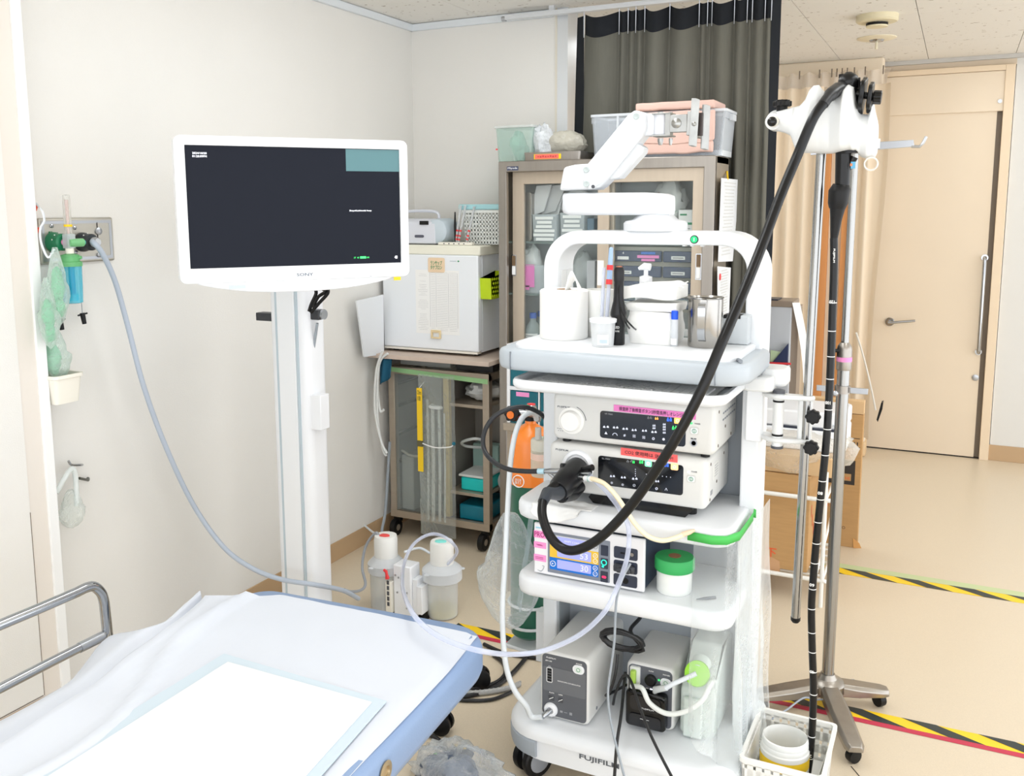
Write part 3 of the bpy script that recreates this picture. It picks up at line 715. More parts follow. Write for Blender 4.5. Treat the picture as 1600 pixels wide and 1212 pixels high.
rl.build('side_rail', CHROME, bed)
MB().tube([rp(-60, 1107), rp(0, 1075), rp(80, 1034), rp(163, 992)], .0115, 14).build('lower_bar', CHROME, bed)
MB().tube([rp(124, 1012), rp(160, 994)], .0128, 14).build('sleeve', ALU, bed)
a, b = rp(172, 1060), bl_(BW-.1, .35, .48)
MB().tube([a, V((a.x, a.y, .48)), b], .0125, 12).build('rail_post', CHROME, bed)

# white sheet over the bed, hanging over its left side
def zz(u, pts):
    k = u*(len(pts)-1); i = min(int(k), len(pts)-2); return pts[i].lerp(pts[i+1], k-i)
right = [at(746, 991, Z=.604), at(700, 1048, Z=.605), at(640, 1112, Z=.605), at(563, 1192, Z=.604), at(470, 1290, Z=.604), at(350, 1420, Z=.604)]
midr = [at(440, 929, Z=.606), at(400, 975, Z=.606), at(330, 1040, Z=.606), at(230, 1120, Z=.606), at(110, 1200, Z=.606), at(-60, 1300, Z=.606)]
ridge = [at(318, 929, Z=.625), at(285, 962, Z=.63), at(222, 1008, Z=.625), at(150, 1062, Z=.62), at(60, 1122, Z=.62), at(-90, 1215, Z=.62)]
outer = [at(306, 934, Z=.60), at(238, 990, Z=.58), at(170, 996, Z=.56), at(100, 1072, Z=.52), at(-5, 1128, Z=.50), at(-130, 1190, Z=.48)]
right, midr, ridge, outer = cat(right, 6), cat(midr, 6), cat(ridge, 6), cat(outer, 6)
def sheet(u, v):
    if u < .62: p = zz(v, right).lerp(zz(v, midr), u/.62)
    elif u < .80: p = zz(v, midr).lerp(zz(v, ridge), (u-.62)/.18); p.z += -.004*math.sin(PI*(u-.62)/.18)
    else: p = zz(v, ridge).lerp(zz(v, outer), (u-.80)/.20); p.z += .014*math.sin(PI*(u-.8)/.2)-.034*max(0, 1-abs((u-.835)/.03))
    p.z += .0016*noise.noise(V((u*14, v*9, 1)))+.0022*abs(noise.noise(V((u*5+v*7, v*3, 4))))+(.008*noise.noise(V((u*9, v*6, 7)))*min(1, (u-.66)*8) if u > .66 else 0)
    if u > .60: p.z += .015*max(0, 1-abs((u-.70-.05*math.sin(v*6))/.025))+.009*max(0, 1-abs((u-.5+.5*(v-.42))/.02))*(1 if .25 < v < .5 else 0)*(.3+.7*abs(math.sin(v*4+1)))
    if u < .02: p.z -= .004
    return p
o = MB().grid(sheet, 64, 60).build('bed_sheet', mat('sheet_white', (212, 217, 226), .85), angle=180); tag(o, 'white disposable sheet spread over the blue bed and its left side', 'sheet')
def quad(pts, z, name, m, th=.003):
    q = [at(px, py, Z=z) for px, py in pts]
    return MB().add([p for p in q]+[p+V((0, 0, th)) for p in q], [(3, 2, 1, 0), (4, 5, 6, 7), (0, 1, 5, 4), (1, 2, 6, 5), (2, 3, 7, 6), (3, 0, 4, 7)])
pad = quad(((356, 1035), (581, 1098), (400, 1300), (-60, 1300)), .612, '', 0, .003).build('absorbent_pad', mat('pad_white', (228, 230, 232), .8), bevel=.001); tag(pad, 'plain white absorbent pad with pale blue border on the sheet', 'pad')
quad(((350, 1022), (604, 1096), (425, 1300), (-100, 1300)), .6095, '', 0, .0022).build('border', mat('pad_blue', (200, 214, 224), .8), pad)

# ---------------------------------------------------------------- suction jars
def jar(px, Yc, yt, cap, rim, body, lid_rgb, label, liquid):
    X0 = at(px, 900, Y=Yc).x
    def z(y): return at(px, y, Y=Yc).z
    root = thing('suction_jar', label, 'jar', (X0, Yc, 0), 'suction jars on the floor')
    MB().lathe([(cap*.98, z(cap_b)), (cap, z(cap_b)+.004), (cap, z(yt+5)), (cap*.93, z(yt)), (.001, z(yt)+.002)], (X0, Yc, 0), 28).build('cap', mat('jar_cap', (238, 238, 234), .45), root, angle=30)
    MB().lathe([(rim*.9, z(rim_b)), (rim, z(rim_b)+.006), (rim, z(rim_t)), (rim*.8, z(rim_t)+.015), (cap, z(cap_b)+.001)], (X0, Yc, 0), 32).build('lid', clear('jar_lid', (230, 234, 238), .6, .3, .3), root)
    MB().lathe([(body*.94, .004), (body*.97, .012), (body, z(rim_b)+.002)], (X0, Yc, 0), 32).build('body', clear('jar_body', (226, 230, 230), .42, .2, .45), root)
    MB().lathe([(body*.9, .008), (body*.92, .035 if liquid else .03)], (X0, Yc, 0), 28).build('contents', mat('jar_yellow', (226, 216, 150), .4) if liquid else mat('jar_grey', (205, 208, 210), .5), root)
    mm = MB().blob((X0, Yc-.01, z(yt)+.002), (.024, .017, .005), 14, 6, .4, 4, px); mm.build('cap_mark', mat('mark_%d' % px, lid_rgb, .5), root)
    for a in (.6, 2.6, 4.4): MB().blob((X0+rim*math.cos(a), Yc+rim*math.sin(a), z(rim_t)-.004), (.012, .012, .004), 10, 5).build('lug', clear('jar_lid', (230, 234, 238), .6, .3, .3), root)
    return root, X0
cap_b, rim_t, rim_b = 868, 878, 892
j1, jx1 = jar(604, 2.97, 836, .047, .074, .066, (232, 80, 76), 'suction jar with a red mark on its white cap, beside the bed', False)
cap_b, rim_t, rim_b = 879, 888, 905
j2, jx2 = jar(691, 3.02, 845, .047, .079, .062, (130, 222, 214), 'suction jar with a pale green mark and yellow dregs', True)
# bracket unit between them
b0, b1_ = at(616, 880, Y=2.93), at(645, 955, Y=2.93)
un = thing('jar_bracket', 'white bracket unit with small screws standing between the two suction jars', 'bracket', ((b0.x+b1_.x)/2, 2.95, 0))
MB().box(b0.x, b1_.x, 2.92, 2.99, .01, b0.z).build('body', WHITE, un, bevel=.005)
MB().box(b1_.x, b1_.x+.022, 2.93, 2.98, .02, b0.z-.05).build('side_rail', WHITE, un, bevel=.002)
MB().box(b1_.x+.022, b1_.x+.045, 2.925, 2.975, .03, b0.z-.075).build('side_clip', WHITE, un, bevel=.002)
MB().box(b0.x-.028, b0.x-.002, 2.905, 2.93, .02, b0.z-.07).build('slotted_rail', IVORY, un, bevel=.002)
for k in range(6): MB().box(b0.x-.020, b0.x-.010, 2.9035, 2.906, .05+.022*k, .066+.022*k).build('slot', DGREY, un)
MB().box(b0.x-.04, b1_.x+.05, 2.93, 3.0, 0, .012).build('foot', BLACK, un)
for (px, py) in ((618, 898), (623, 902), (621, 925), (636, 926), (636, 950)):
    p = at(px, py, Y=2.92); MB().lathe([(.004, 0), (.004, -.003)], (p.x, 2.92, p.z), 10, axis='y').build('screw', ALU, un)
rt_ = at(603, 893, Y=2.89)
m = MB().tube([(rt_.x-.012, 2.897, rt_.z+.002), (rt_.x, 2.892, rt_.z), (rt_.x+.002, 2.892, rt_.z-.012), (rt_.x+.003, 2.895, rt_.z-.028)], [.006, .006, .0055, .009], 10)
m.build('red_valve', RED, un)
# tubes round the jars
o = MB().tube(cat([(jx1-.02, 2.96, at(600, 845, Y=2.97).z), at(588, 832, Y=2.96), at(572, 852, Y=2.95), at(566, 885, Y=2.9), at(571, 912, Y=2.85), at(563, 922, Y=2.8), at(548, 924, Y=2.7), at(538, 921, Y=2.62)], 8), .0055, 9).build('jar_tube', mat('tube_grey', (150, 154, 160), .4)); tag(o, 'thin grey tube round the left side of the red-marked jar', 'tube')
o = MB().tube(cat([at(632, 862, Y=2.97), at(655, 856, Y=3.03), at(672, 864, Y=3.05)], 6), .005, 8).build('jar_tube', TUBEW); tag(o, 'short white tube joining the two suction jars', 'tube')
o = MB().tube(cat([(jx2+.03, 3.0, at(712, 886, Y=3.0).z), at(714, 862, Y=2.98), at(700, 842, Y=2.95), at(675, 834, Y=2.92), at(648, 848, Y=2.82), at(632, 878, Y=2.6), at(629, 915, Y=2.15), at(642, 953, Y=1.80), at(668, 982, Y=1.73), at(705, 1003, Y=1.69), at(752, 1017, Y=1.68),
                   at(800, 1022, Y=1.84), at(850, 1016, Y=1.95), at(905, 992, Y=2.02), at(945, 955, Y=2.06), at(965, 915, Y=2.09), at(980, 870, Y=2.11), at(982, 825, Y=2.12), at(968, 795, Y=2.13), at(945, 765, Y=2.15), at(922, 744, Y=2.16)], 10), .0062, 10).build('suction_tube', TUBEC); tag(o, 'clear suction tube looping from a jar over the bed corner to the endoscope plug', 'tube')
# ---------------------------------------------------------------- steel trolley under the refrigerator
tr_ = thing('trolley', 'stainless wheeled trolley with shelves under the small refrigerator', 'trolley', (-2.16, 3.85, 0))
TX0, TX1, TY0, TY1 = -2.432, -1.886, 3.70, 4.02
for (x, y) in ((TX0, TY0), (TX1-.034, TY0), (TX0, TY1-.034), (TX1-.034, TY1-.034)):
    MB().box(x, x+.034, y, y+.034, .10, .84).build('post', STEELB, tr_, bevel=.002)
MB().box(-2.13, -2.10, TY0+.004, TY0+.03, .14, .84).build('post', mat('post_yellowed', (196, 178, 128), .45, .3), tr_, bevel=.002)
for (z, nm) in ((.10, 'bottom_shelf'), (.815, 'top_frame')):
    m = MB().box(TX0, TX1, TY0-.002, TY0+.02, z, z+.034); m.box(TX0, TX1, TY1-.02, TY1, z, z+.034); m.box(TX0, TX0+.02, TY0, TY1, z, z+.034); m.box(TX1-.02, TX1, TY0, TY1, z, z+.034)
    m.build(nm, STEELB, tr_)
MB().box(TX0+.02, TX1-.02, TY0+.02, TY1-.02, .118, .124).build('floor_panel', mat('panel_dark_steel', (112, 108, 104), .4, .6), tr_)
MB().box(TX0+.02, TX1-.02, TY1-.018, TY1-.012, .13, .82).build('back_panel', mat('panel_steel', (150, 145, 138), .5, .4), tr_)
MB().box(TX0+.008, TX0+.012, TY0+.03, TY1-.03, .13, .82).build('side_panel', mat('panel_steel', (150, 145, 138), .5, .4), tr_)
MB().box(-2.118, -2.112, TY0+.03, TY1-.03, .13, .82).build('divider', mat('panel_steel', (150, 145, 138), .5, .4), tr_)
for z in (.68, .255): MB().box(-2.11, TX1-.03, TY0+.012, TY1-.02, z, z+.016).build('shelf', STEELB, tr_, bevel=.002)
for z in (.36, .5, .64, .75):
    MB().box(TX0+.012, TX0+.03, TY0+.03, TY1-.03, z, z+.012).build('runner', mat('runner_dark', (84, 80, 76), .5, .4), tr_)
MB().box(TX0+.03, -2.14, TY0+.006, TY0+.009, .14, .815).build('clear_door', clear('door_acrylic', (214, 222, 220), .12, .1, .25), tr_)
a, b = at(611, 575, Y=TY0-.004), at(762, 592, Y=TY0-.004)
MB().add([(a.x, TY0-.004, a.z+.006), (b.x, TY0-.004, .826), (b.x, TY0-.004, .803), (a.x, TY0-.004, a.z-.016)], [(0, 1, 2, 3)]).build('tape', LTGRNTAPE, tr_)
for (x, y) in ((TX0+.03, TY0+.03), (TX1-.03, TY0+.03), (TX0+.03, TY1-.03), (TX1-.03, TY1-.03)):
    c = MB().lathe([(.018, -.014), (.040, -.013), (.042, 0), (.040, .013), (.018, .014)], (x-.01, y-.02, .042), 22, axis='x')
    c.box(x-.02, x+.012, y-.02, y+.01, .07, .10); o = c.build('caster', BLACK, tr_)
    MB().lathe([(.016, -.0155), (.016, .0155)], (x-.01, y-.02, .042), 14, axis='x').build('hub', STEELB, o)
# what the trolley holds
TEAL = mat('teal_box', (20, 200, 196), .4)
o = MB().box(-2.06, -1.925, 3.74, 3.98, .272, .335).build('storage_box', TEAL, bevel=.008); tag(o, 'bright turquoise plastic box on the middle trolley shelf', 'box')
o = MB().box(-2.07, -1.92, 3.735, 3.99, .338, .35).build('packet', mat('packet_white', (214, 216, 214), .6), bevel=.004); tag(o, 'flat white packet lying on the turquoise box', 'packet')
o = MB().box(-2.07, -1.925, 3.74, 3.98, .126, .20).build('storage_box', mat('teal_dark', (10, 120, 142), .35), bevel=.008); tag(o, 'dark teal plastic box on the bottom of the trolley', 'box')
o = MB().blob((-1.99, 3.85, .74), (.09, .09, .042), 22, 12, .35, 5, 4, zmin=.697).build('wrapped_bundle', mat('wrap_white', (222, 224, 222), .5)); tag(o, 'white wrapped bundle on the top trolley shelf', 'bundle')
o = MB().tube(cat([(-2.06, 3.76, .50), (-1.97, 3.74, .53), (-1.93, 3.80, .49), (-1.98, 3.85, .46), (-2.06, 3.80, .47)], 8, True), .007, 8, closed=True).build('coiled_tube', clear('coil', (225, 230, 228), .6, .3, .3)); tag(o, 'clear coiled tube hanging in the right half of the trolley', 'tube')
o = MB().box(-2.08, -1.94, 3.9, 3.96, .272, .46).build('storage_bin', mat('bin_sage', (150, 180, 172), .5), bevel=.006); tag(o, 'sage green bin at the back of the middle trolley shelf', 'bin')
o = MB().box(-2.40, -2.33, 3.75, 3.98, .126, .40).build('storage_bin', mat('bin_grey', (170, 170, 166), .5), bevel=.006); tag(o, 'grey upright bin in the left half of the trolley', 'bin')
o = MB().tube(cat([(-2.40, 3.76, .42), (-2.32, 3.74, .405), (-2.22, 3.75, .43), (-2.17, 3.8, .47)], 6), .006, 8).build('tube_length', mat('tube_beige', (206, 198, 184), .5)); tag(o, 'beige tube slung across the left half of the trolley', 'tube')
o = MB().lathe([(.05, 0), (.075, .01), (.08, .03), (.078, .045), (.06, .04)], (-2.25, 3.84, .126), 24).build('basin', mat('basin_teal', (24, 92, 100), .4)); tag(o, 'dark teal basin on the trolley floor at the left', 'basin')
# white roll beside the trolley
m = MB().lathe([(.02, 0), (.055, 0), (.055, .10), (.02, .10)], (-1.868, 3.86, .30), 26, axis='y')
o = m.build('paper_roll', mat('roll_white', (228, 228, 224), .8)); tag(o, 'white paper roll showing beside the right post of the trolley', 'roll')
MB().box(-1.87, -1.80, 3.84, 3.98, .235, .244).build('roll_shelf', STEELB, tr_)

# long clear bag with tubes and a yellow strap hanging before the trolley
X0, X1 = at(655, 700, Y=3.67).x, at(711, 700, Y=3.67).x
lb = thing('instrument_bag', 'long clear bag of instrument tubes hung in front of the steel trolley', 'bag', ((X0+X1)/2, 3.66, .02))
zt, zb = at(680, 586, Y=3.67).z, .05
def lbf(u, v):
    z = zt+(zb-zt)*v; x = X0+(X1-X0)*u
    return V((x, 3.672-.022*math.sin(PI*u)*(.4+.6*v)+.008*noise.noise(V((u*5, v*9, 1))), z))
MB().grid(lbf, 12, 40).build('film', clear('long_bag', (226, 232, 228), .2, .15, .55, bump=.5, bscale=40), lb, angle=180)
for i, (px, w_) in enumerate(((668, .006), (676, .009), (686, .007), (694, .005))):
    x = at(px, 700, Y=3.675).x
    MB().tube([(x, 3.68, zt-.12-.02*i), (x+.004, 3.675, .4), (x-.004, 3.68, .12)], w_, 8).build('instrument_tube', clear('inst_tube', (236, 240, 236), .5, .2, .3), lb)
MB().lathe([(.035, 0), (.04, .006), (.036, .014), (.028, .012)], ((X0+X1)/2-.005, 3.672, zt-.16), 22, sq=.35).build('ring_top', clear('ring_clear', (240, 244, 242), .65, .2, .2), lb)
x0, x1 = at(651, 610, Y=3.645).x, at(659, 610, Y=3.645).x
ys_ = thing('tag_strap', 'yellow marker strap with black print hanging on the trolley', 'strap', ((x0+x1)/2, 3.645, at(655, 736, Y=3.645).z))
za, zm, zn, zc = [at(655, p, Y=3.645).z for p in (606, 688, 697, 736)]
MB().box(x0, x1, 3.643, 3.649, zm, za).build('upper_strip', YEL, ys_, bevel=.001)
MB().box(x0+.001, x1+.001, 3.643, 3.649, zc, zn).build('lower_strip', YEL, ys_, bevel=.001)
MB().box(x0, x1, 3.641, 3.651, zn, zm).build('buckle', mat('buckle_olive', (98, 92, 60), .5), ys_)
text('Olm\n10B', ((x0+x1)/2, 3.643, za-.035), FRONT, INK, ys_, w=(x1-x0)*.75, h=.05)
MB().tube([((x0+x1)/2, 3.646, za), ((x0+x1)/2, 3.69, za+.02)], .002, 5).build('loop', PAPER, ys_)
o = MB().tube(cat([at(659, 692, Y=3.645), at(680, 699, Y=3.635), at(704, 698, Y=3.64), at(708, 693, Y=3.65)], 6), .003, 6).build('tie_cord', PAPER); tag(o, 'thin white cord tied round the long clear bag', 'cord')
MB().blob(at(709, 693, Y=3.64), .009, 10, 8).build('bead', mat('bead_teal', (20, 110, 134), .4), o)

# board, riser, cloth and cables
o = MB().box(-2.478, -1.835, 3.60, 4.045, .903, .923).build('shelf_board', mat('board_edge', (204, 186, 172), .6, noise_=.04, nscale=20), bevel=.001); tag(o, 'pale wooden board carrying the small refrigerator', 'board')
o = MB().box(-2.08, -1.885, 3.74, 4.0, .85, .902).build('riser_block', mat('riser_black', (28, 27, 28), .5), bevel=.003); tag(o, 'black block between trolley and board', 'block')
o = MB().box(-2.40, -2.12, 3.76, 4.0, .85, .902).build('riser_block', clear('riser_clear', (206, 210, 206), .5, .2, .3), bevel=.004); tag(o, 'cloudy plastic tray under the left half of the board', 'tray')
cb = MB().grid(lambda u, v: V((at(592+20*u, 560, Y=3.62).x, 3.62+.012*math.sin(u*9+v*2), .9-.13*v*(1-.35*u))), 12, 8)
o = cb.build('cloth', mat('cloth_blue', (14, 84, 112), .8), angle=180, solid=.004); tag(o, 'dark blue cloth hanging from the left end of the board', 'cloth')
for i, pts in enumerate((((598, 548), (588, 580), (586, 640), (596, 690), (605, 708)), ((606, 552), (592, 572), (590, 650), (598, 700), (604, 712)), ((594, 556), (590, 600), (594, 640), (600, 640)))):
    o = MB().tube(cat([at(px, py, Y=3.58+.01*i) for px, py in pts], 8), .006, 8).build('white_cable', mat('cable_white', (222, 224, 222), .4)); tag(o, ['white cable hanging left of the trolley, leftmost of three', 'white cable hanging left of the trolley, longest of three', 'short white cable end beside the blue cloth'][i], 'cable', 'cables left of the trolley')
o = MB().tube(cat([at(609, 690, Y=3.62), at(606, 740, Y=3.62), at(602, 800, Y=3.6), at(597, 832, Y=3.55), at(610, 842, Y=3.5)], 8), .007, 8).build('grey_cable', mat('cable_silver', (150, 158, 166), .4)); tag(o, 'grey cable dropping to the floor at the trolley caster', 'cable')
o = MB().tube(cat([at(569, 820, Y=3.55), at(584, 832, Y=3.45), at(597, 834, Y=3.3)], 6), .005, 8).build('floor_cable', TUBEW); tag(o, 'thin white cable leaving the baseboard behind the jars', 'cable')

# ---------------------------------------------------------------- refrigerator
FRG = mat('fridge_white', (236, 240, 244), .4)
rf = thing('refrigerator', 'small white refrigerator with papers on its door beside the steel cabinet', 'refrigerator', (-2.19, 3.86, .923))
MB().box(-2.45, -1.94, 3.745, 4.035, .94, 1.41).build('body', FRG, rf, bevel=.004)
MB().box(-2.452, -1.938, 3.70, 3.742, .947, 1.388).build('door', FRG, rf, bevel=.006, seg=3)
MB().box(-2.452, -1.93, 3.705, 4.04, 1.388, 1.432).build('top_strip', mat('fridge_cream', (238, 236, 220), .45), rf, bevel=.006)
MB().box(-2.45, -1.945, 3.703, 3.74, .936, .946).build('door_edge', IVORY, rf)
for x in (-2.42, -1.975):
    for y in (3.76, 3.99): MB().cyl((x, y, .923), (x, y, .941), .015).build('foot', BLACK, rf)
lg = at(712, 408, Y=3.70); text('◆', (lg.x+.014, 3.70, lg.z), FRONT, GREENTXT, rf, w=.012, h=.009)
MB().box(lg.x-.03, lg.x+.004, 3.699, 3.7005, lg.z-.002, lg.z+.002).build('badge', LGREY, rf)
def fp(px, py): 
    p = at(px, py, Y=3.699); return V((p.x, 3.6995, p.z))
a, b = fp(649, 421), fp(718, 524)
sh = plate(((a.x+b.x)/2, 3.6995, (a.z+b.z)/2), FRONT, b.x-a.x, a.z-b.z, PAPER, None, 'schedule_sheet', .0008); tag(sh, 'printed schedule sheet with faint grid on the refrigerator door', 'paper')
rows = []
rnd = random.Random(3)
for k in range(34):
    z = a.z-.012-(a.z-b.z-.03)*k/33
    for (u0, u1) in ((.05, .30), (.36, .46), (.5, .74), (.78, .96)):
        if u0 == .05 and rnd.random() < .35: continue
        rows.append((V((a.x+(b.x-a.x)*(u0+u1)/2, 3.6985, z)), (b.x-a.x)*(u1-u0)*(1 if u0 > .05 else rnd.uniform(.4, 1)), .0006))
for u in (.34, .48, .76, .97): rows.append((V((a.x+(b.x-a.x)*u, 3.6985, (a.z+b.z)/2+.01)), .0009, (a.z-b.z)*.85))
bars(rows, FRONT, INKG, sh, 'ruled_lines')
n0 = fp(682, 414); nt_ = plate((n0.x, 3.6985, n0.z), FRONT, .088, .068, mat('note_peach', (236, 210, 178), .8), None, 'note_card', .002, r=.008); tag(nt_, 'peach note card with green handwriting at the top of the refrigerator door', 'note')
text('ランサップ\nタケプロン', (n0.x, 3.6962, n0.z), FRONT, GREENTXT, nt_, w=.062, h=.040, bold=.012)
n1 = fp(682, 522); mg = MB().ring([(-.026, -.02), (.026, -.02), (.026, .02), (-.026, .02)], [(-.018, -.013), (.018, -.013), (.018, .008), (-.018, .008)], 'y', 3.690, 3.6985)
mg.v = [V((p.x+n1.x, p.y, p.z+n1.z)) for p in mg.v]; mg = mg.build('magnet_clip', mat('magnet_beige', (230, 208, 164), .5), bevel=.001); tag(mg, 'beige frame-shaped magnet at the foot of the schedule sheet', 'magnet')
# lime holder on the side
lm = thing('magnet_holder', 'lime green plastic holder stuck to the refrigerator side', 'holder', (-1.905, 3.80, 1.19))
z0, z1 = 1.19, 1.298
rg = []
for z, k_ in ((z0, .9), (z1, 1), (z1, .93), (z0+.008, .84)):
    rg.append([V((-1.938+.055*x, 3.80+.082*y*k_, z+(.012*y if z == z1 else 0))) for x, y in ((0, -1), (1, -1), (1, 1), (0, 1))])
MB().sweep(rg).build('cup', mat('lime', (196, 222, 20), .45), lm, bevel=.002)
m = MB()
for j in range(5):
    for i in range(7):
        c = V((-1.882, 3.735+i*.021+(j % 2)*.01, z0+.014+j*.019))
        m.add([c+V((0, -.010, 0)), c+V((0, 0, -.009)), c+V((0, .010, 0)), c+V((0, 0, .009)), c+V((.004, 0, 0))], [(0, 1, 4), (1, 2, 4), (2, 3, 4), (3, 0, 4)])
m.build('diamond_relief', mat('lime', (196, 222, 20), .45), lm, stuff=True)
# radio
rd = thing('radio', 'silver white portable stereo radio on the refrigerator', 'radio', (-2.29, 3.8, 1.432))
pr_ = [(3.75, 1.436), (3.90, 1.436), (3.90, 1.52), (3.86, 1.552), (3.775, 1.552), (3.752, 1.535)]
SILV = mat('radio_silver', (220, 223, 232), .35, .15)
MB().prism(pr_, 'x', -2.44, -2.185).build('body', SILV, rd, bevel=.006, seg=3)
m = MB().lathe([(.042, 0), (.056, .008), (.06, .03), (.06, .13), (.05, .15)], (-2.188, 3.752, 1.494), 26, axis='y'); m.build('speaker', mat('speaker_grey', (196, 208, 216), .6), rd)
a = at(662, 348, Y=3.748); MB().box(a.x-.022, a.x+.024, 3.7465, 3.752, a.z-.009, a.z+.009).build('display', BLACK, rd)
a = at(655, 369, Y=3.748); plate((a.x+.0, 3.7495, a.z), FRONT, .05, .013, mat('tape_slot', (84, 86, 100), .4), rd, 'tape_slot', .002, r=.006)
for x in (-2.42, -2.2): MB().box(x, x+.02, 3.77, 3.88, 1.432, 1.437).build('foot', BLACK, rd)
MB().tube(cat([(-2.42, 3.84, 1.55), (-2.40, 3.84, 1.585), (-2.24, 3.84, 1.585), (-2.215, 3.84, 1.55)], 5), .007, 8).build('carry_handle', SILV, rd)
# basket with tray and sticks on the refrigerator
def basket(name, label, x0, x1, y0, y1, z0, z1, m, nx, nz, group=None, fill=.24, base=0):
    root = thing(name, label, 'basket', ((x0+x1)/2, (y0+y1)/2, z0), group)
    lat = MB()
    for side in range(4):
        L, nn = ((x1-x0), nx) if side % 2 == 0 else ((y1-y0), max(2, int(nx*(y1-y0)/(x1-x0))))
        def P(t_, z, off):
            ins = (1-(z-z0)/(z1-z0))*.012
            if side == 0: return V((x0+ins+(x1-x0-2*ins)*t_, y0+ins+off, z))
            if side == 2: return V((x0+ins+(x1-x0-2*ins)*t_, y1-ins-off, z))
            if side == 1: return V((x1-ins-off, y0+ins+(y1-y0-2*ins)*t_, z))
            return V((x0+ins+off, y0+ins+(y1-y0-2*ins)*t_, z))
        def bar(ta, tb, za, zb):
            q = [P(ta, za, 0), P(tb, za, 0), P(tb, zb, 0), P(ta, zb, 0), P(ta, za, .003), P(tb, za, .003), P(tb, zb, .003), P(ta, zb, .003)]
            lat.add(q, [(0, 1, 2, 3), (7, 6, 5, 4), (0, 4, 5, 1), (1, 5, 6, 2), (2, 6, 7, 3), (3, 7, 4, 0)])
        for i in range(nn+1): bar(max(0, i/nn-fill/nn), min(1, i/nn+fill/nn), z0, z1)
        for j in range(nz+1):
            zc = z0+(z1-z0)*j/nz; hz = (z1-z0)*fill/nz
            bar(0, 1, max(z0, zc-hz), min(z1, zc+hz))
    lat.build('lattice', m, root)
    MB().ring(rr(x0-.006, x1+.006, y0-.006, y1+.006, .014, 4), rr(x0+.004, x1-.004, y0+.004, y1-.004, .01, 4), 'z', z1-.006, z1+.006).build('rim', m, root)
    MB().box(x0+.014, x1-.014, y0+.014, y1-.014, z0+base, z0+base+.004).build('base', m, root)
    return root
bx0, bx1 = at(722, 350, Y=3.80).x, -1.865
basket('lattice_basket', 'white lattice basket on the refrigerator next to the radio', bx0, bx1, 3.80, 3.97, 1.434, 1.585, mat('basket_white', (232, 236, 232), .45), 12, 8)
o = MB().prism(rr(bx0-.02, bx1+.0, 3.79, 3.98, .02, 4), 'z', 1.593, 1.618).build('lid_tray', mat('tray_aqua', (168, 216, 222), .45), bevel=.005); tag(o, 'pale aqua tray lying on the lattice basket', 'tray')
for i, (pa, pb_, nm) in enumerate((((712, 378), (720, 322), 'leftmost'), ((716, 380), (727, 322), 'middle'), ((729, 378), (741, 324), 'rightmost'))):
    a, b = at(*pa, Y=3.77), at(*pb_, Y=3.78); a.z = max(a.z, 1.444)
    o = MB().tube([a, b], .0055, 10).build('syringe_tube', clear('syringe', (232, 236, 238), .45, .2, .4)); tag(o, 'clear plastic tube with red bands leaning on the basket, %s of three' % nm, 'tube', 'clear tubes before the lattice basket')
    for t_ in (.06, .16, .30): MB().tube([a.lerp(b, t_), a.lerp(b, t_+.045)], .0062, 10).build('red_band', RED, o)
    MB().tube([b, b+V((0, 0, .004))], .0075, 10).build('flange', clear('syringe', (232, 236, 238), .45, .2, .4), o)
a = at(711, 331, Y=3.775); b = at(711, 378, Y=3.765); b.z = max(b.z, 1.438)
o = MB().tube([b, a.lerp(b, .5), a], [.003, .006, .003], 8).build('pen', BLACK); tag(o, 'black pen standing by the lattice basket', 'pen')
a = at(690, 380, Y=3.74)
o = MB().box(a.x-.01, -1.98, 3.722, 3.752, 1.4325, 1.446).build('power_strip', IVORY, bevel=.003); tag(o, 'white power strip on the front edge of the refrigerator top', 'power strip')
for k in range(5): MB().box(a.x+.02+.026*k, a.x+.026+.026*k, 3.7215, 3.7225, 1.437, 1.442).build('socket', DGREY, o)
# white board leaning in the corner
q = [at(555, 470, Y=3.42), at(597, 460, Y=3.66), at(598, 553, Y=3.68), at(567, 557, Y=3.5)]
for p in q: p.x = max(p.x, XL+.008)
q2 = [p+V((.012, -.006, 0)) for p in q]
m = MB().add(q+q2, [(0, 1, 2, 3), (7, 6, 5, 4), (0, 4, 5, 1), (1, 5, 6, 2), (2, 6, 7, 3), (3, 7, 4, 0)])
o = m.build('folder', mat('folder_white', (232, 236, 240), .5)); tag(o, 'white folder wedged between the wall and the refrigerator', 'folder')

# ---------------------------------------------------------------- steel cabinet with sliding glass doors
KX0, KX1, KY0, KY1, KZ = -1.811, -.866, 3.66, 3.885, 1.80
kb = thing('steel_cabinet', 'tall stainless cabinet with two sliding glass doors behind the equipment cart', 'cabinet', (-1.34, 3.8, 0))
MB().box(KX0, KX0+.012, KY0+.02, KY1, .12, KZ-.002).build('side_panel', STEELB, kb)
MB().box(KX1-.012, KX1, KY0+.02, KY1, .12, KZ-.002).build('side_panel', STEELB, kb)
MB().box(KX0, KX1, KY0+.02, KY1, KZ-.03, KZ).build('top_panel', STEELB, kb, bevel=.003)
MB().box(KX0+.012, KX1-.012, KY1-.008, KY1, .15, KZ-.03).build('back_panel', mat('cab_back', (182, 184, 184), .5, .2), kb)
m = MB().ring([(KX0, .15), (KX1, .15), (KX1, KZ), (KX0, KZ)], [(KX0+.038, .20), (KX1-.046, .20), (KX1-.046, KZ-.045), (KX0+.038, KZ-.045)], 'y', KY0-.004, KY0+.022)
m.build('face_frame', STEEL, kb, bevel=.003)
MB().box(KX0+.012, KX1-.012, KY0+.02, KY1, .15, .17).build('bottom_panel', STEELB, kb)
for x in (KX0+.005, KX1-.045):
    for y in (KY0+.01, KY1-.05): MB().box(x, x+.04, y, y+.04, 0, .15).build('leg', STEELB, kb, bevel=.002)
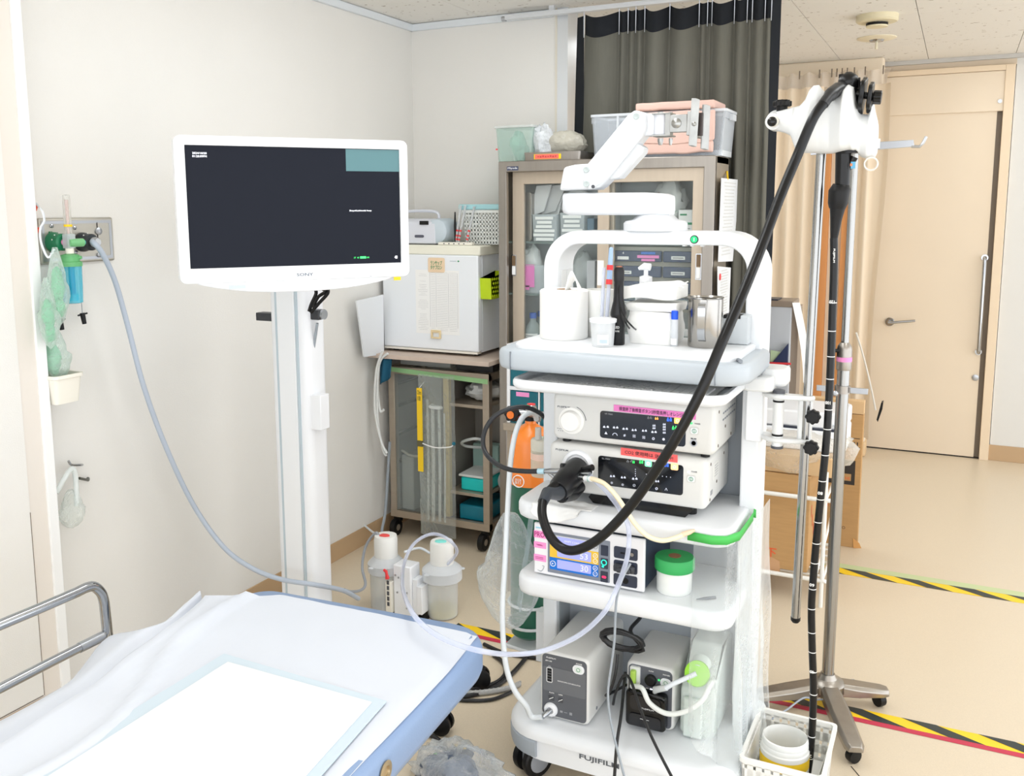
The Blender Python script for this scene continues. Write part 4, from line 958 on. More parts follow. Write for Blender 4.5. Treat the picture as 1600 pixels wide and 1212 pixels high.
def sdoor(x0, x1, y, w0, w1):
    d = MB().ring([(x0, .21), (x1, .21), (x1, 1.757), (x0, 1.757)], [(x0+w0, .27), (x1-w1, .27), (x1-w1, 1.703), (x0+w0, 1.703)], 'y', y, y+.02).build('sliding_door', mat('door_steel', (196, 182, 164), .42, .45, noise_=.04, nscale=50, stretch=(1, 1, .06)), kb, bevel=.002)
    MB().box(x0+w0, x1-w1, y+.008, y+.012, .27, 1.703).build('pane', GLASS, d)
    return d
dl = sdoor(KX0+.046, -1.295, KY0+.042, .054, .05)
drr = sdoor(-1.357, KX1-.046, KY0+.010, .05, .045)
for (d_, px, yy) in ((dl, 803, KY0+.042), (drr, 1092, KY0+.010)):
    a, b = at(px, 398 if px < 900 else 396, Y=yy), at(px, 431 if px < 900 else 437, Y=yy)
    MB().ring(rr(a.x-.012, a.x+.012, b.z, a.z, .002, 2), rr(a.x-.009, a.x+.009, b.z+.004, a.z-.004, .002, 2), 'y', yy-.002, yy+.001).build('handle_rim', CHROME, d_)
    MB().box(a.x-.009, a.x+.009, yy-.0015, yy-.0005, (a.z+b.z)/2, a.z-.004).build('handle_recess', mat('recess_brown', (120, 96, 70), .5), d_)
    MB().box(a.x-.008, a.x+.008, yy-.003, yy-.0005, b.z+.006, (a.z+b.z)/2-.003).build('handle_lip', mat('lip_bright', (250, 250, 250), .3), d_)
a = at(938, 430, Y=KY0+.008); plate((a.x, KY0+.010, a.z+.01), FRONT, .028, .105, PAPER, drr, 'label_strip', .001)
a = at(801, 263, Y=KY0-.004); bdg = plate((a.x, KY0-.004, a.z), FRONT, .054, .017, mat('badge_navy', (58, 66, 96), .5), kb, 'badge', .001)
text('Miyoda', (a.x, KY0-.005, a.z), FRONT, PAPER, bdg, w=.045, h=.011)
SG = clear('shelf_glass', (198, 218, 212), .25, .1, .3)
for z in (1.445, 1.215, .96, .70, .45): MB().box(KX0+.014, KX1-.014, KY0+.07, KY1-.01, z, z+.009).build('glass_shelf', SG, kb)
MB().box(-1.335, -1.325, KY0+.07, KY1-.01, .17, KZ-.03).build('divider', mat('cab_back', (182, 184, 184), .5, .2), kb)
S1, S2, S3 = 1.4545, 1.2245, .9695
CY_ = 3.78
def cx_(px, y=3.75): return at(px, 400, Y=y).x
# left half, top shelf
m = MB().box(cx_(813), cx_(820), 3.74, 3.86, S1, S1+.20); tag(m.build('white_sheet_stack', PAPER, bevel=.002), 'white upright board at the far left of the top cabinet shelf', 'board')
o = MB().prism(rr(cx_(820), cx_(832), S1, S1+.215, .012, 3), 'y', 3.74, 3.87).build('steel_tray', STEEL, bevel=.003); tag(o, 'steel tray standing on edge on the top cabinet shelf', 'tray')
def openbin(name, label, x0, x1, y0, y1, z0, z1, m, labels=(), lm=PAPER):
    root = thing(name, label, 'bin', ((x0+x1)/2, (y0+y1)/2, z0)); rings = []
    for z, k in ((z0, .93), (z1-.004, 1), (z1-.004, 1.03), (z1, 1.03), (z1, .975), (z0+.004, .9)):
        rings.append([V(((x0+x1)/2+(x-(x0+x1)/2)*k, (y0+y1)/2+(y-(y0+y1)/2)*k, z)) for x, y in rr(x0, x1, y0, y1, .008, 2)])
    MB().sweep(rings).build('tub', m, root)
    for (u, v, w_, h_) in labels:
        plate((x0+(x1-x0)*u, y0-.001, z0+(z1-z0)*v), FRONT, w_, h_, lm, root, 'label', .0008)
    return root
rws = [(.5+.03*math.sin(i*3), .86-.155*i, .085+.016*math.sin(i*5), .0125) for i in range(6)]
openbin('storage_bin', 'clear bin with six white labels on the top cabinet shelf', cx_(833), cx_(872), 3.735, 3.86, S1, S1+.118, BINC, rws)
openbin('storage_bin', 'clear bin with four white labels right of the six-label bin', cx_(876), cx_(915), 3.735, 3.86, S1, S1+.125, BINC, rws[:4])
o = MB().box(cx_(918), cx_(929), 3.74, 3.86, S1, S1+.10).build('storage_box', mat('slate_box', (96, 122, 140), .5), bevel=.004); tag(o, 'slate blue box at the right end of the left top cabinet shelf', 'box')
for i, (pts, lb_) in enumerate((([(826, 340), (838, 290), (862, 288), (850, 330)], 'grey white pouch rising from the six-label bin, leftmost'), ([(845, 336), (862, 290), (885, 287), (868, 330)], 'grey pouch rising behind the labelled bins'), ([(838, 342), (880, 302), (872, 338)], 'white paper corner poking out of the six-label bin'), ([(872, 328), (895, 288), (918, 300), (912, 330)], 'grey pouch leaning behind the four-label bin'))):
    q = [at(px, py, Y=3.77+.02*i) for px, py in pts]
    m = MB(); n = len(q); m.add(q+[p+V((0, .008, 0)) for p in q], [tuple(range(n)), tuple(range(2*n-1, n-1, -1))]+[(k, k+n, (k+1) % n+n, (k+1) % n) for k in range(n)])
    o = m.build('pouch', [mat('pouch_grey', (222, 222, 222), .5), mat('pouch_grey2', (206, 206, 206), .5), PAPER, mat('pouch_grey2', (190, 190, 190), .5)][i], bevel=.002); tag(o, lb_, 'pouch')
# left half, middle shelf
openbin('storage_bin', 'clear bin with a big pink label on the middle cabinet shelf', cx_(814), cx_(852), 3.735, 3.87, S2, S2+.125, BINC, [(.30, .62, .075, .10), (.2, .2, .05, .02)], mat('label_pink2', (238, 130, 200), .7))
o = MB().blob((cx_(824), 3.80, S2+.135), (.05, .045, .075), 18, 12, .4, 5, 8).build('paper_bag', mat('bag_paper', (232, 234, 232), .6)); tag(o, 'white paper bag standing up in the pink-labelled bin', 'bag')
openbin('storage_bin', 'clear bin right of the pink-labelled bin on the middle cabinet shelf', cx_(856), cx_(895), 3.735, 3.87, S2, S2+.12, BINC)
o = MB().blob((cx_(905), 3.80, S2+.09), (.05, .05, .09), 18, 12, .35, 5, 18, zmin=S2+.001).build('wrapped_packet', mat('wrap_grey', (176, 180, 180), .3)); tag(o, 'grey glossy wrapped packet behind the cart arch on the middle cabinet shelf', 'packet')
o = MB().box(cx_(918), cx_(931), 3.74, 3.86, S2, S2+.15).build('storage_box', mat('box_pale', (206, 206, 210), .6), bevel=.003); tag(o, 'pale grey box beside the glossy packet', 'box')
# left half, lower shelf: bottles
def bottle(px, y, capm, bodym, label, hgt=.165, r=.036, labm=PAPER):
    x = cx_(px, y); root = thing('bottle', label, 'bottle', (x, y, S3), 'bottles on the lower cabinet shelf')
    MB().lathe([(r*.9, 0), (r, .006), (r, hgt*.52), (r*.8, hgt*.66), (.014, hgt*.78), (.013, hgt*.88)], (x, y, S3), 22).build('body', bodym, root)
    MB().lathe([(.016, hgt*.86), (.016, hgt), (.012, hgt*1.01)], (x, y, S3), 18).build('cap', capm, root)
    m = MB().grid(lambda u, v: V((x+(r+.001)*math.sin((u-.5)*2.0), y-(r+.001)*math.cos((u-.5)*2.0), S3+hgt*(.08+.38*v))), 10, 1); l = m.build('label', labm, root, angle=180)
    bars([(V((x-.002*k, y-r-.0014, S3+hgt*(.4-.06*k))), r*(1.0-.12*(k % 3)), .004) for k in range(5)], FRONT, INKG, root, 'print')
BOTC = clear('bottle_clear', (196, 208, 208), .5, .12, .3)
bottle(833, 3.755, mat('cap_blue', (58, 96, 180), .4), BOTC, 'clear bottle with blue cap and white label in front on the lower cabinet shelf')
bottle(845, 3.83, mat('cap_blue', (58, 96, 180), .4), BOTC, 'clear bottle with blue cap standing behind another on the lower cabinet shelf')
bottle(850, 3.745, YEL, mat('bottle_white', (226, 228, 226), .5), 'white bottle with yellow cap beside the front blue-capped bottle', .10, .03, mat('label_yel', (232, 204, 60), .6))
bottle(856, 3.815, YEL, mat('bottle_white', (226, 228, 226), .5), 'white bottle with yellow cap behind the cart post', .13, .03, mat('label_yel', (232, 204, 60), .6))
# right half: drawer towers, bag and carton
DRW = clear('drawer_slate', (84, 96, 124), .78, .2, .15)
dt = thing('drawer_tower', 'bank of small slate blue drawers with labels behind the right glass door', 'drawers', (-1.13, 3.82, S3))
rows_ = [(392, 409), (416, 433), (440, 457), (464, 481)]
cols_ = [(957, 1033), (1036, 1081)]
MB().box(cx_(953), cx_(1084), 3.77, 3.87, at(1000, 486, Y=3.75).z, at(1000, 386, Y=3.75).z).build('case', mat('case_grey', (188, 184, 172), .55), dt)
for ri, (ya, yb) in enumerate(rows_):
    for ci, (xa, xb) in enumerate(cols_):
        za_, zb_ = at(1010, ya, Y=3.75).z, at(1010, yb, Y=3.75).z
        d_ = MB().box(cx_(xa), cx_(xb), 3.748, 3.776, zb_, za_).build('drawer', DRW, dt, bevel=.004)
        mid = (za_+zb_)/2
        if ri == 0 and ci == 0:
            xm = cx_(1013); 
            plate((xm, 3.747, mid+.014), FRONT, .062, .010, mat('label_blue2', (70, 120, 200), .6), d_, 'label')
            plate((xm, 3.747, mid-.001), FRONT, .094, .012, PINK, d_, 'label'); plate((xm, 3.747, mid-.015), FRONT, .058, .010, PINK, d_, 'label')
            plate((cx_(974), 3.747, mid-.008), FRONT, .05, .013, PAPER, d_, 'label')
            text('4', (cx_(974), 3.747, mid+.013), FRONT, PAPER, d_, h=.010)
        else:
            xm = cx_(xa+(24 if ci == 1 else 20)); l_ = plate((xm, 3.747, mid-.004), FRONT, .058, .014, PAPER, d_, 'label')
            bars([(V((xm, 3.7458, mid-.004)), .045, .004)], FRONT, INKG, d_, 'print')
o = MB().box(cx_(955), cx_(1082), 3.76, 3.87, S3, S3+.10).build('storage_bin', clear('bin_smoke', (176, 186, 186), .6, .2, .3), bevel=.006); tag(o, 'smoky clear bin on the lower right cabinet shelf', 'bin')
o = MB().blob((cx_(1036), 3.80, S1+.14), (.075, .05, .12), 20, 14, .5, 4, 11, zmin=S1+.001).build('plastic_bag', mat('bag_white', (222, 224, 222), .4)); tag(o, 'crumpled white plastic bag on the top right cabinet shelf', 'bag')
x0, x1 = cx_(1060), cx_(1082)
ct = MB().box(x0, x1, 3.74, 3.86, S1, S1+.135).build('carton', PAPER, bevel=.001); tag(ct, 'white carton with green print at the right of the top cabinet shelf', 'carton')
MB().box(x0+.006, x0+.034, 3.7392, 3.7404, S1+.112, S1+.119).build('stripe', GREENTXT, ct)
MB().box(x0+.002, x1, 3.7392, 3.7404, S1+.075, S1+.084).build('stripe', GREENTXT, ct); MB().box(x0+.002, x1-.01, 3.7392, 3.7404, S1+.058, S1+.061).build('stripe', INKG, ct)
MB().box(x0, x1, 3.7385, 3.74, S1+.028, S1+.030).build('flap_edge', INKG, ct)
o = MB().tube([(cx_(960), 3.78, S1+.18), (cx_(1000), 3.77, S1+.165), (cx_(1030), 3.79, S1+.19)], [.022, .035, .02], 12).build('rolled_pouch', mat('roll_brown', (128, 118, 104), .5)); tag(o, 'brown rolled pouch high in the top right cabinet shelf', 'pouch')
MB().box(cx_(952), cx_(1084), 3.745, 3.86, S1+.125, S1+.132).build('glass_shelf', SG, kb)
# notes on the cabinet's right side
for i, (pts, lb_) in enumerate((([(1128, 278), (1156, 281), (1145, 408), (1123, 409)], 'long white notice in a clear sleeve on the cabinet side, upper of two'), ([(1122, 416), (1142, 418), (1138, 520), (1122, 522)], 'white notice with a red spot on the cabinet side, lower of two'))):
    q = [at(px, py, X=-.845+.004*i) for px, py in pts]
    m = MB().add(q+[p+V((-.003, 0, 0)) for p in q], [(0, 1, 2, 3), (7, 6, 5, 4), (0, 4, 5, 1), (1, 5, 6, 2), (2, 6, 7, 3), (3, 7, 4, 0)])
    o = m.build('notice', mat('notice_paper', (228, 230, 232), .5)); tag(o, lb_, 'notice')
    rw = []; rnd = random.Random(i)
    for k in range(22):
        v_ = .05+.9*k/22; l_, r_ = q[0].lerp(q[3], v_), q[1].lerp(q[2], v_)
        c = l_.lerp(r_, .45); rw.append((c+V((.0008, 0, 0)), (r_-l_).length*rnd.uniform(.4, .7), .004))
    bars(rw, LEFTW, mat('print_pale', (208, 208, 205), .7), o, 'print')
    if i: MB().blob(q[0].lerp(q[2], .15)+V((.002, 0, 0)), (.003, .012, .014), 10, 6).build('red_spot', RED, o)
    else: MB().tube([at(1136, 268, X=-.862), at(1137, 280, X=-.845)], .004, 6).build('peg', YEL, o)

# ---------------------------------------------------------------- on top of the cabinet
def P3(px, py, y): return at(px, py, Y=y)
a, b = P3(777, 200, 3.72), P3(834, 252, 3.72)
gb = thing('storage_box', 'clear green-tinted box with lid on the left end of the cabinet top', 'box', ((a.x+b.x)/2, 3.8, KZ))
rg = [[V(((a.x+b.x)/2+(x-(a.x+b.x)/2)*k, 3.79+(y-3.79)*k, z)) for x, y in rr(a.x, b.x, 3.70, 3.88, .01, 3)] for z, k in ((KZ, .9), (a.z-.004, 1), (a.z-.004, .97), (KZ+.004, .88))]
MB().sweep(rg).build('tub', clear('tub_green', (214, 234, 226), .26, .2, .35), gb)
MB().prism(rr(a.x-.006, b.x+.006, 3.694, 3.886, .012, 3), 'z', a.z-.003, a.z+.006).build('lid', clear('lid_clear', (236, 240, 238), .45, .2, .3), gb)
o = MB().blob(((a.x+b.x)/2-.005, 3.77, KZ+.07), (.04, .05, .064), 18, 12, .4, 5, 31).build('folded_gown', mat('gown_green', (150, 208, 188), .6)); tag(o, 'green folded gown inside the clear box on the cabinet', 'gown')
MB().box(a.x+.004, a.x+.012, 3.6955, 3.70, KZ+.052, KZ+.058).build('red_mark', RED, gb)
a, b = P3(818, 239, 3.68), P3(907, 250, 3.68)
ty = thing('steel_tray', 'flat steel tray with a red and yellow label on the cabinet top', 'tray', ((a.x+b.x)/2, 3.77, KZ))
rg = [[V((x if not i else x, y, z)) for x, y in rr(a.x+i, b.x-i, 3.68+i, 3.87-i, .01, 3)] for z, i in ((KZ, .003), (KZ+.036, 0), (KZ+.036, .004), (KZ+.004, .006))]
MB().sweep(rg).build('pan', STEEL, ty)
c = P3(855, 245, 3.679); plate((c.x, 3.6815, KZ+.018), FRONT, .125, .024, YEL, ty, 'label', .0008); l_ = plate((c.x-.003, 3.6808, KZ+.017), FRONT, .11, .019, mat('label_coral', (244, 112, 100), .7), ty, 'label', .0008)
bars([(V((c.x-.042+.0115*k, 3.680, KZ+.017+.001*math.sin(k*4))), .008, .004+.003*abs(math.sin(k*2.3))) for k in range(8)], FRONT, mat('print_red', (196, 70, 66), .7), ty, 'print')
c = P3(885, 222, 3.77)
o = MB().blob((c.x, 3.77, KZ+.075), (.095, .065, .05), 26, 14, .25, 6, 41, zmin=KZ+.006).build('wrapped_bundle', clear('bundle_film', (200, 196, 182), .72, .2, .3, bump=.5, bscale=40)); tag(o, 'greyish bundle in clear film lying on the steel tray', 'bundle')
c = P3(850, 215, 3.74)
o = MB().blob((c.x, 3.74, KZ+.085), (.045, .045, .078), 22, 14, .55, 5, 47, zmin=KZ+.006).build('plastic_bag', clear('bag_bright', (240, 244, 248), .6, .2, .4, bump=.6, bscale=40)); tag(o, 'bright crumpled plastic bag standing on the steel tray', 'bag')
a, b = P3(924, 182, 3.70), P3(1133, 240, 3.70)
tub = thing('storage_box', 'large clear lidless container under a pink towel on the cabinet top', 'box', ((a.x+b.x)/2, 3.79, KZ))
zt = KZ+.175; rg = []
cxm = (a.x+b.x)/2
for z, k in ((KZ, .95), (zt-.03, .985), (zt-.03, 1.0), (zt, 1.0), (zt, .98), (KZ+.005, .93)):
    rg.append([V((cxm+(x-cxm)*k, 3.79+(y-3.79)*k, z)) for x, y in rr(a.x, b.x, 3.69, 3.89, .014, 3)])
MB().sweep(rg).build('tub', clear('tub_clear', (222, 228, 234), .26, .2, .4), tub)
MB().ring(rr(a.x-.003, b.x+.003, 3.687, 3.893, .014, 3), rr(a.x+.006, b.x-.006, 3.697, 3.883, .01, 3), 'z', zt-.004, zt+.006).build('rim', clear('rim_clear', (236, 240, 244), .6, .2, .2), tub)
MB().ring(rr(a.x+.012, b.x-.012, 3.699, 3.881, .014, 3), rr(a.x+.02, b.x-.02, 3.706, 3.874, .01, 3), 'z', KZ, KZ+.022).build('foot_ring', clear('rim_clear', (236, 240, 244), .6, .2, .2), tub)
MB().box(a.x+(b.x-a.x)*.205, a.x+(b.x-a.x)*.22, 3.688, 3.70, KZ+.03, zt).build('rib', clear('rim_clear', (236, 240, 244), .6, .2, .2), tub)
for x in (a.x-.012, b.x): MB().box(x, x+.014, 3.76, 3.82, zt-.035, zt-.012).build('grip', clear('rim_clear', (236, 240, 244), .6, .2, .2), tub)
TW = mat('towel_pink', (220, 186, 174), .95, bump=.6, bscale=400)
ta, tb = P3(1001, 165, 3.74).x, P3(1124, 168, 3.74).x
tw = thing('towel', 'folded pink towel draped over the front of the clear container on the cabinet', 'towel', ((ta+tb)/2, 3.79, KZ+.006))
for i, (z0, z1, e, ya_, yb_) in enumerate(((KZ+.012, KZ+.058, .004, 3.664, 3.683), (KZ+.062, KZ+.176, .0, 3.660, 3.684), (KZ+.183, KZ+.214, .002, 3.662, 3.86))):
    m = MB(); rg = []
    for k in range(13):
        t_ = k/12; x = ta+e+(tb-ta-2*e)*t_; dz = .006*noise.noise(V((t_*4, i, 2)))
        rg.append([V((x, y, z)) for y, z in ((ya_+.003, z0+dz*1.5-(.018*math.sin(t_*3.0) if i == 1 else 0)), (ya_, (z0+z1)/2+dz), (ya_+.003, z1+dz), (yb_-.003, z1+dz), (yb_, (z0+z1)/2+dz), (yb_-.003, z0+dz))])
    m.sweep(rg).build('fold', TW, tw, bevel=.006, angle=60)

# ---------------------------------------------------------------- drawer unit on a steel table behind the cart
DY = 3.34
a, b = at(792, 556, Y=DY), at(900, 671, Y=DY)
tb_ = thing('steel_table', 'brown steel table under the white drawer unit behind the cart', 'table', ((a.x+b.x)/2, DY+.14, 0))
MB().box(a.x-.01, b.x+.05, DY-.02, DY+.28, b.z-.03, b.z).build('top', STEELB, tb_, bevel=.002)
for x in (a.x, b.x+.02):
    for y in (DY, DY+.24): MB().box(x, x+.025, y, y+.025, 0, b.z-.03).build('leg', STEELB, tb_)
MB().box(a.x, b.x+.04, DY+.0, DY+.26, .2, .22).build('lower_shelf', STEELB, tb_)
du = thing('drawer_unit', 'white drawer unit with dark teal drawers and pink labels behind the gas cylinder', 'drawers', ((a.x+b.x)/2, DY+.13, b.z))
case = MB().box(a.x, b.x, DY+.02, DY+.25, b.z, a.z+.05)
x0, x1, x2, x3 = [at(p, 600, Y=DY).x for p in (796.5, 841, 843, 850.5)]
rws_ = [(565, 605), (610.5, 641), (643, 669)]
fr = MB().box(a.x, x0, DY, DY+.02, b.z, a.z+.05); fr.box(x1, x2, DY, DY+.02, b.z, a.z+.05); fr.box(x3, b.x, DY, DY+.02, b.z, a.z+.05)
zs = [(at(820, p, Y=DY).z, at(820, q, Y=DY).z) for p, q in rws_]
fr.box(x0, x3, DY, DY+.02, zs[0][0], a.z+.05)
fr.box(x0, x3, DY, DY+.02, zs[1][0], zs[0][1]); fr.box(x0, x3, DY, DY+.02, zs[2][0], zs[1][1]); fr.box(x0, x3, DY, DY+.02, b.z, zs[2][1])
case.v += []; case.build('case', WHITE, du, bevel=.002); fr.build('front_frame', WHITE, du)
TD = clear('drawer_teal', (24, 110, 126), .8, .2, .15)
for r_, (zt_, zb_) in enumerate(zs):
    for (xa, xb) in ((x0, x1), (x2, x3)):
        d_ = MB().box(xa+.002, xb-.002, DY+.002, DY+.018, zb_+.002, zt_-.002).build('drawer', TD, du, bevel=.003)
        if xa == x0 and r_ != 0:
            plate(((xa*.55+xb*.45), DY+.002, zt_-.016 if r_ == 1 else zt_-.02), FRONT, .058 if r_ == 1 else .045, .018 if r_ == 1 else .014, PINK, d_, 'label', .0008)
            if r_ == 2: plate(((xa*.7+xb*.3), DY+.002, zb_+.012), FRONT, .04, .008, PINK, d_, 'label', .0008)
# ---------------------------------------------------------------- endoscopy cart
cart = thing('endoscopy_cart', 'large white wheeled endoscopy cart with shelves and an arched frame', 'cart', (-.745, 2.35, 0))
BY0, BY1 = 2.155, 2.60
BZ = .19
def layers(x0, x1, y0, y1, r, ls, n=7):
    return [[V((x, y, z)) for x, y in rr(x0+i, x1-i, y0+i, y1-i, [max(.004, q-i) for q in r], n)] for z, i in ls]
MB().sweep(layers(-1.078, -.412, BY0, BY1, (.115, .115, .05, .05), ((.148, .006), (.152, .0), (.168, 0), (.180, .006), (.187, .018), (.19, .034)))).build('base_deck', CARTW, cart, angle=50)
MB().sweep(layers(-1.05, -.44, BY0+.012, BY1-.01, (.10, .10, .05, .05), ((.085, .012), (.09, 0), (.149, 0)))).build('base_skirt', CARTW, cart, angle=50)
BUMP = mat('bumper_grey', (160, 168, 176), .45)
for s_ in (-1, 1):
    rg = []
    for k in range(9):
        a = PI*(1.0+.5*k/8) if s_ < 0 else PI*(1.5+.5*k/8)
        cx, cy = (-1.078+.115 if s_ < 0 else -.412-.115), BY0+.115
        e = V((math.cos(a), math.sin(a), 0)); c = V((cx, cy, 0))
        rg.append([c+e*r_+V((0, 0, z)) for r_, z in ((.095, .096), (.112, .10), (.117, .12), (.117, .146), (.112, .150), (.09, .150))])
    MB().sweep(rg).build('corner_bumper', BUMP, cart)
text('FUJIFILM', (at(936, 1186, Y=BY0+.011).x, BY0+.0115, .133), FRONT, mat('logo_grey', (92, 96, 102), .5), cart, w=.113, h=.0175, bold=.022)
for i, (x, y) in enumerate(((-1.005, 2.235), (-.485, 2.235), (-1.005, 2.54), (-.485, 2.54))):
    cs = MB()
    for s_ in (-1, 1): cs.lathe([(.024, s_*.011), (.048, s_*.012), (.05, s_*.018), (.05, s_*.030), (.045, s_*.034), (.036, s_*.034)], (0, 0, 0), 26, axis='x')
    a = -.5 if i % 2 == 0 else .4
    M_ = MX.Translation((x, y, .05)) @ MX.Rotation(a, 4, 'Z'); cs.xf(M_); o = cs.build('caster', BLACK, cart)
    f_ = MB().box(-.010, .010, -.03, .03, -.01, .045); f_.cyl((0, 0, .03), (0, 0, .05), .02)
    for s_ in (-1, 1): f_.lathe([(.034, s_*.0335), (.03, s_*.0355), (.01, s_*.036)], (0, 0, 0), 22, axis='x')
    f_.xf(M_); f_.build('fork', mat('fork_grey', (140, 144, 150), .45), o)
# arched frame
AY0, AY1 = 2.40, 2.52
ax0, ax1 = at(849, 450, Y=AY0).x, at(1193, 450, Y=AY0).x
azt = at(1000, 361, Y=AY0).z; tk = .044; R_ = .105
MB().ring(rr(ax0, ax1, .17, azt, [.01, .01, R_, R_], 10), rr(ax0+tk, ax1-tk, .18, azt-.036, [.01, .01, R_-.04, R_-.04], 10), 'y', AY0, AY1).build('arch_frame', CARTW, cart, bevel=.006, seg=3)
MB().box(ax0+tk-.002, ax0+tk+.003, AY0+.02, AY1-.005, .19, .57).build('inner_panel', mat('panel_grey', (150, 156, 160), .5), cart)  # grey panel on the inner side of the left column
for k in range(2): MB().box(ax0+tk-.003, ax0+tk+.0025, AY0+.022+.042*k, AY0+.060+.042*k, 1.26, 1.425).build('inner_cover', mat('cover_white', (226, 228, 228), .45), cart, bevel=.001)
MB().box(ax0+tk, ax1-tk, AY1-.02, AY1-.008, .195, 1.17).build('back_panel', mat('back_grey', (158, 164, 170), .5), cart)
pw = at(1085, 374, Y=AY0)
o = MB().lathe([(.011, .002), (.011, -.002), (.0085, -.003)], (pw.x, AY0, pw.z), 22, axis='y').build('power_button', mat('button_dark', (30, 50, 44), .4), cart)
MB().lathe([(.0085, -.0025), (.0085, -.0036)], (pw.x, AY0, pw.z), 20, axis='y').build('lit_ring', mat('lit_green_deep', (24, 190, 110), .5, emit=.7), o)
text('|', (pw.x, AY0-.0036, pw.z), FRONT, PAPER, o, h=.009, w=.0018)
for px in (1070, 1082, 1098): 
    p = at(px, 385, Y=AY0+.03); MB().box(p.x-.004, p.x+.004, AY0+.02, AY0+.04, azt-.040, azt-.035).build('clip_tab', CARTW, cart)
# shelves
def shelf(name, x0, x1, y0, z0, z1, r=.055):
    return MB().sweep(layers(x0, x1, y0, AY1-.02, (r, r, .01, .01), ((z0, .012), (z0+.006, .003), (z0+.016, 0), (z1-.012, 0), (z1-.003, .004), (z1, .012)))).build(name, CARTW, cart, angle=50)
shelf('shelf', -1.045, -.452, 2.185, .766, .815)
shelf('shelf', -1.045, -.452, 2.185, .548, .603)
# keyboard tray: a shallow tub under the worktop
kx0, kx1, ky0 = -1.022, -.462, 2.105
rg = layers(kx0, kx1, ky0, 2.46, (.05, .05, .02, .02), ((1.132, .03), (1.138, .008), (1.147, 0), (1.158, 0), (1.164, .004), (1.164, .012), (1.152, .018), (1.147, .03)))
MB().sweep(rg).build('keyboard_tray', CARTW, cart, angle=50)
for (xa, xb) in ((kx0+.03, kx0+.07), (kx1-.07, kx1-.0)):
    MB().box(xa, xb, 2.30, 2.46, 1.155, 1.19).build('tray_hanger', CARTW, cart, bevel=.004)
# worktop
MB().sweep(layers(-1.078, -.418, 2.12, 2.44, (.075, .075, .03, .03), ((1.228, .04), (1.19, .034), (1.184, .026), (1.184, .014), (1.188, .004), (1.198, 0), (1.226, 0), (1.234, .004), (1.238, .014)))).build('worktop_rim', mat('rim_grey', (180, 188, 195), .4), cart, angle=50)
MB().sweep(layers(-1.035, -.452, 2.15, 2.44, (.05, .05, .02, .02), ((1.235, 0), (1.247, 0), (1.252, .006)))).build('worktop', CARTW, cart, angle=50)
for px in (797, 1117):
    p = at(px, 590, Y=2.12); MB().box(p.x-.0012, p.x+.0012, 2.118, 2.124, 1.188, 1.234).build('rim_joint', MGREY, cart)
p = at(1152, 563, Y=2.2); MB().tube([(-.452, 2.19, 1.241), (-.440, 2.16, 1.243)], .005, 8).build('catch', MGREY, cart)
WT = 1.252
# keyboard in the tray
kbd = thing('keyboard', 'white keyboard in the pull-out tray under the worktop', 'keyboard', (-.74, 2.23, 1.147))
MB().box(-.985, -.505, 2.135, 2.33, 1.1475, 1.154).build('case', OFFW, kbd, bevel=.003)
proto = None
for r_ in range(5):
    for k in range(21):
        x = -.972+.0219*k+(.004*r_ if k < 15 else .008); y = 2.15+.021*r_
        if proto is None:
            proto = MB().prism([(-.0102, 0), (.0102, 0), (.0094, .004), (-.0094, .004)], 'y', y-.0097, y+.0097); proto.v = [V((p.x+x, p.y, p.z+1.1545)) for p in proto.v]
            proto = proto.build('key', mat('key_white', (246, 246, 245), .5), kbd); bx_, by_ = x, y
        else:
            c = proto.copy(); COL.objects.link(c); c.parent = kbd; c.location = (x-bx_, y-by_, 0)

# ---------------------------------------------------------------- video processor and light source
def icon_row(dev, Y, pts, h=.0068):
    for (px, py, ch_) in pts:
        p = at(px, py, Y=Y); text(ch_, (p.x, Y-.0005, p.z), FRONT, GLOWDIM, dev, h=h, name='icon')
def lit_label(dev, Y, px, py, wpx, hpx, m, nm='lit_print'):
    """a short run of lit characters, too small to read"""
    n = max(2, int(wpx/5)); rows = []
    for k in range(n):
        p = at(px-wpx/2+wpx*(k+.5)/n, py, Y=Y); rows.append((V((p.x, Y, p.z)), wpx/n*.72/620, hpx/620))
        rows.append((V((p.x, Y, p.z+hpx*.3/620)), wpx/n*.3/620, hpx*1.5/620))
    return bars(rows, FRONT, m, dev, nm, .0006)
d1Y, d2Y, DB = 2.24, 2.24, 2.475
def device(name, label, x0, x1, z0, z1, Y, body, depth=None):
    root = thing(name, label, 'medical device', ((x0+x1)/2, (Y+DB)/2, z0-.02))
    rg = []
    for y, i in ((Y, .010), (Y+.004, .003), (Y+.012, 0), (Y+.04, 0), (depth or DB, 0)):
        rg.append([V((x, y, z)) for x, z in rr(x0+i, x1-i, z0+i, z1-i, .016-i*.4, 5)])
    MB().sweep(rg).build('housing', body, root, angle=50)
    return root
vx0, vx1, vz0, vz1 = -.950, -.513, .985, 1.112
vp = device('video_processor', 'white video processor with a dark touch panel, upper of the two on the cart', vx0, vx1, vz0, vz1, d1Y, OFFW)
def vpt(px, py, Y=d1Y): return at(px, py, Y=Y)
c = vpt(893, 657)
MB().lathe([(.036, 0), (.036, -.002), (.029, -.003), (.028, -.012), (.025, -.016), (.001, -.017)], (c.x, d1Y, c.z), 34, axis='y').build('dial', mat('dial_white', (238, 237, 233), .4), vp)
ar = MB().tube([V((c.x+.041*math.cos(a), d1Y-.0005, c.z+.041*math.sin(a))) for a in [.1+1.1*k/10 for k in range(11)]], .0008, 5); ar.build('dial_arc', DGREY, vp)
text('FUJIFILM', (vpt(881, 636).x, d1Y, vpt(881, 636).z), FRONT, mat('logo_grey', (92, 96, 102), .5), vp, w=.036, h=.0062, bold=.015)
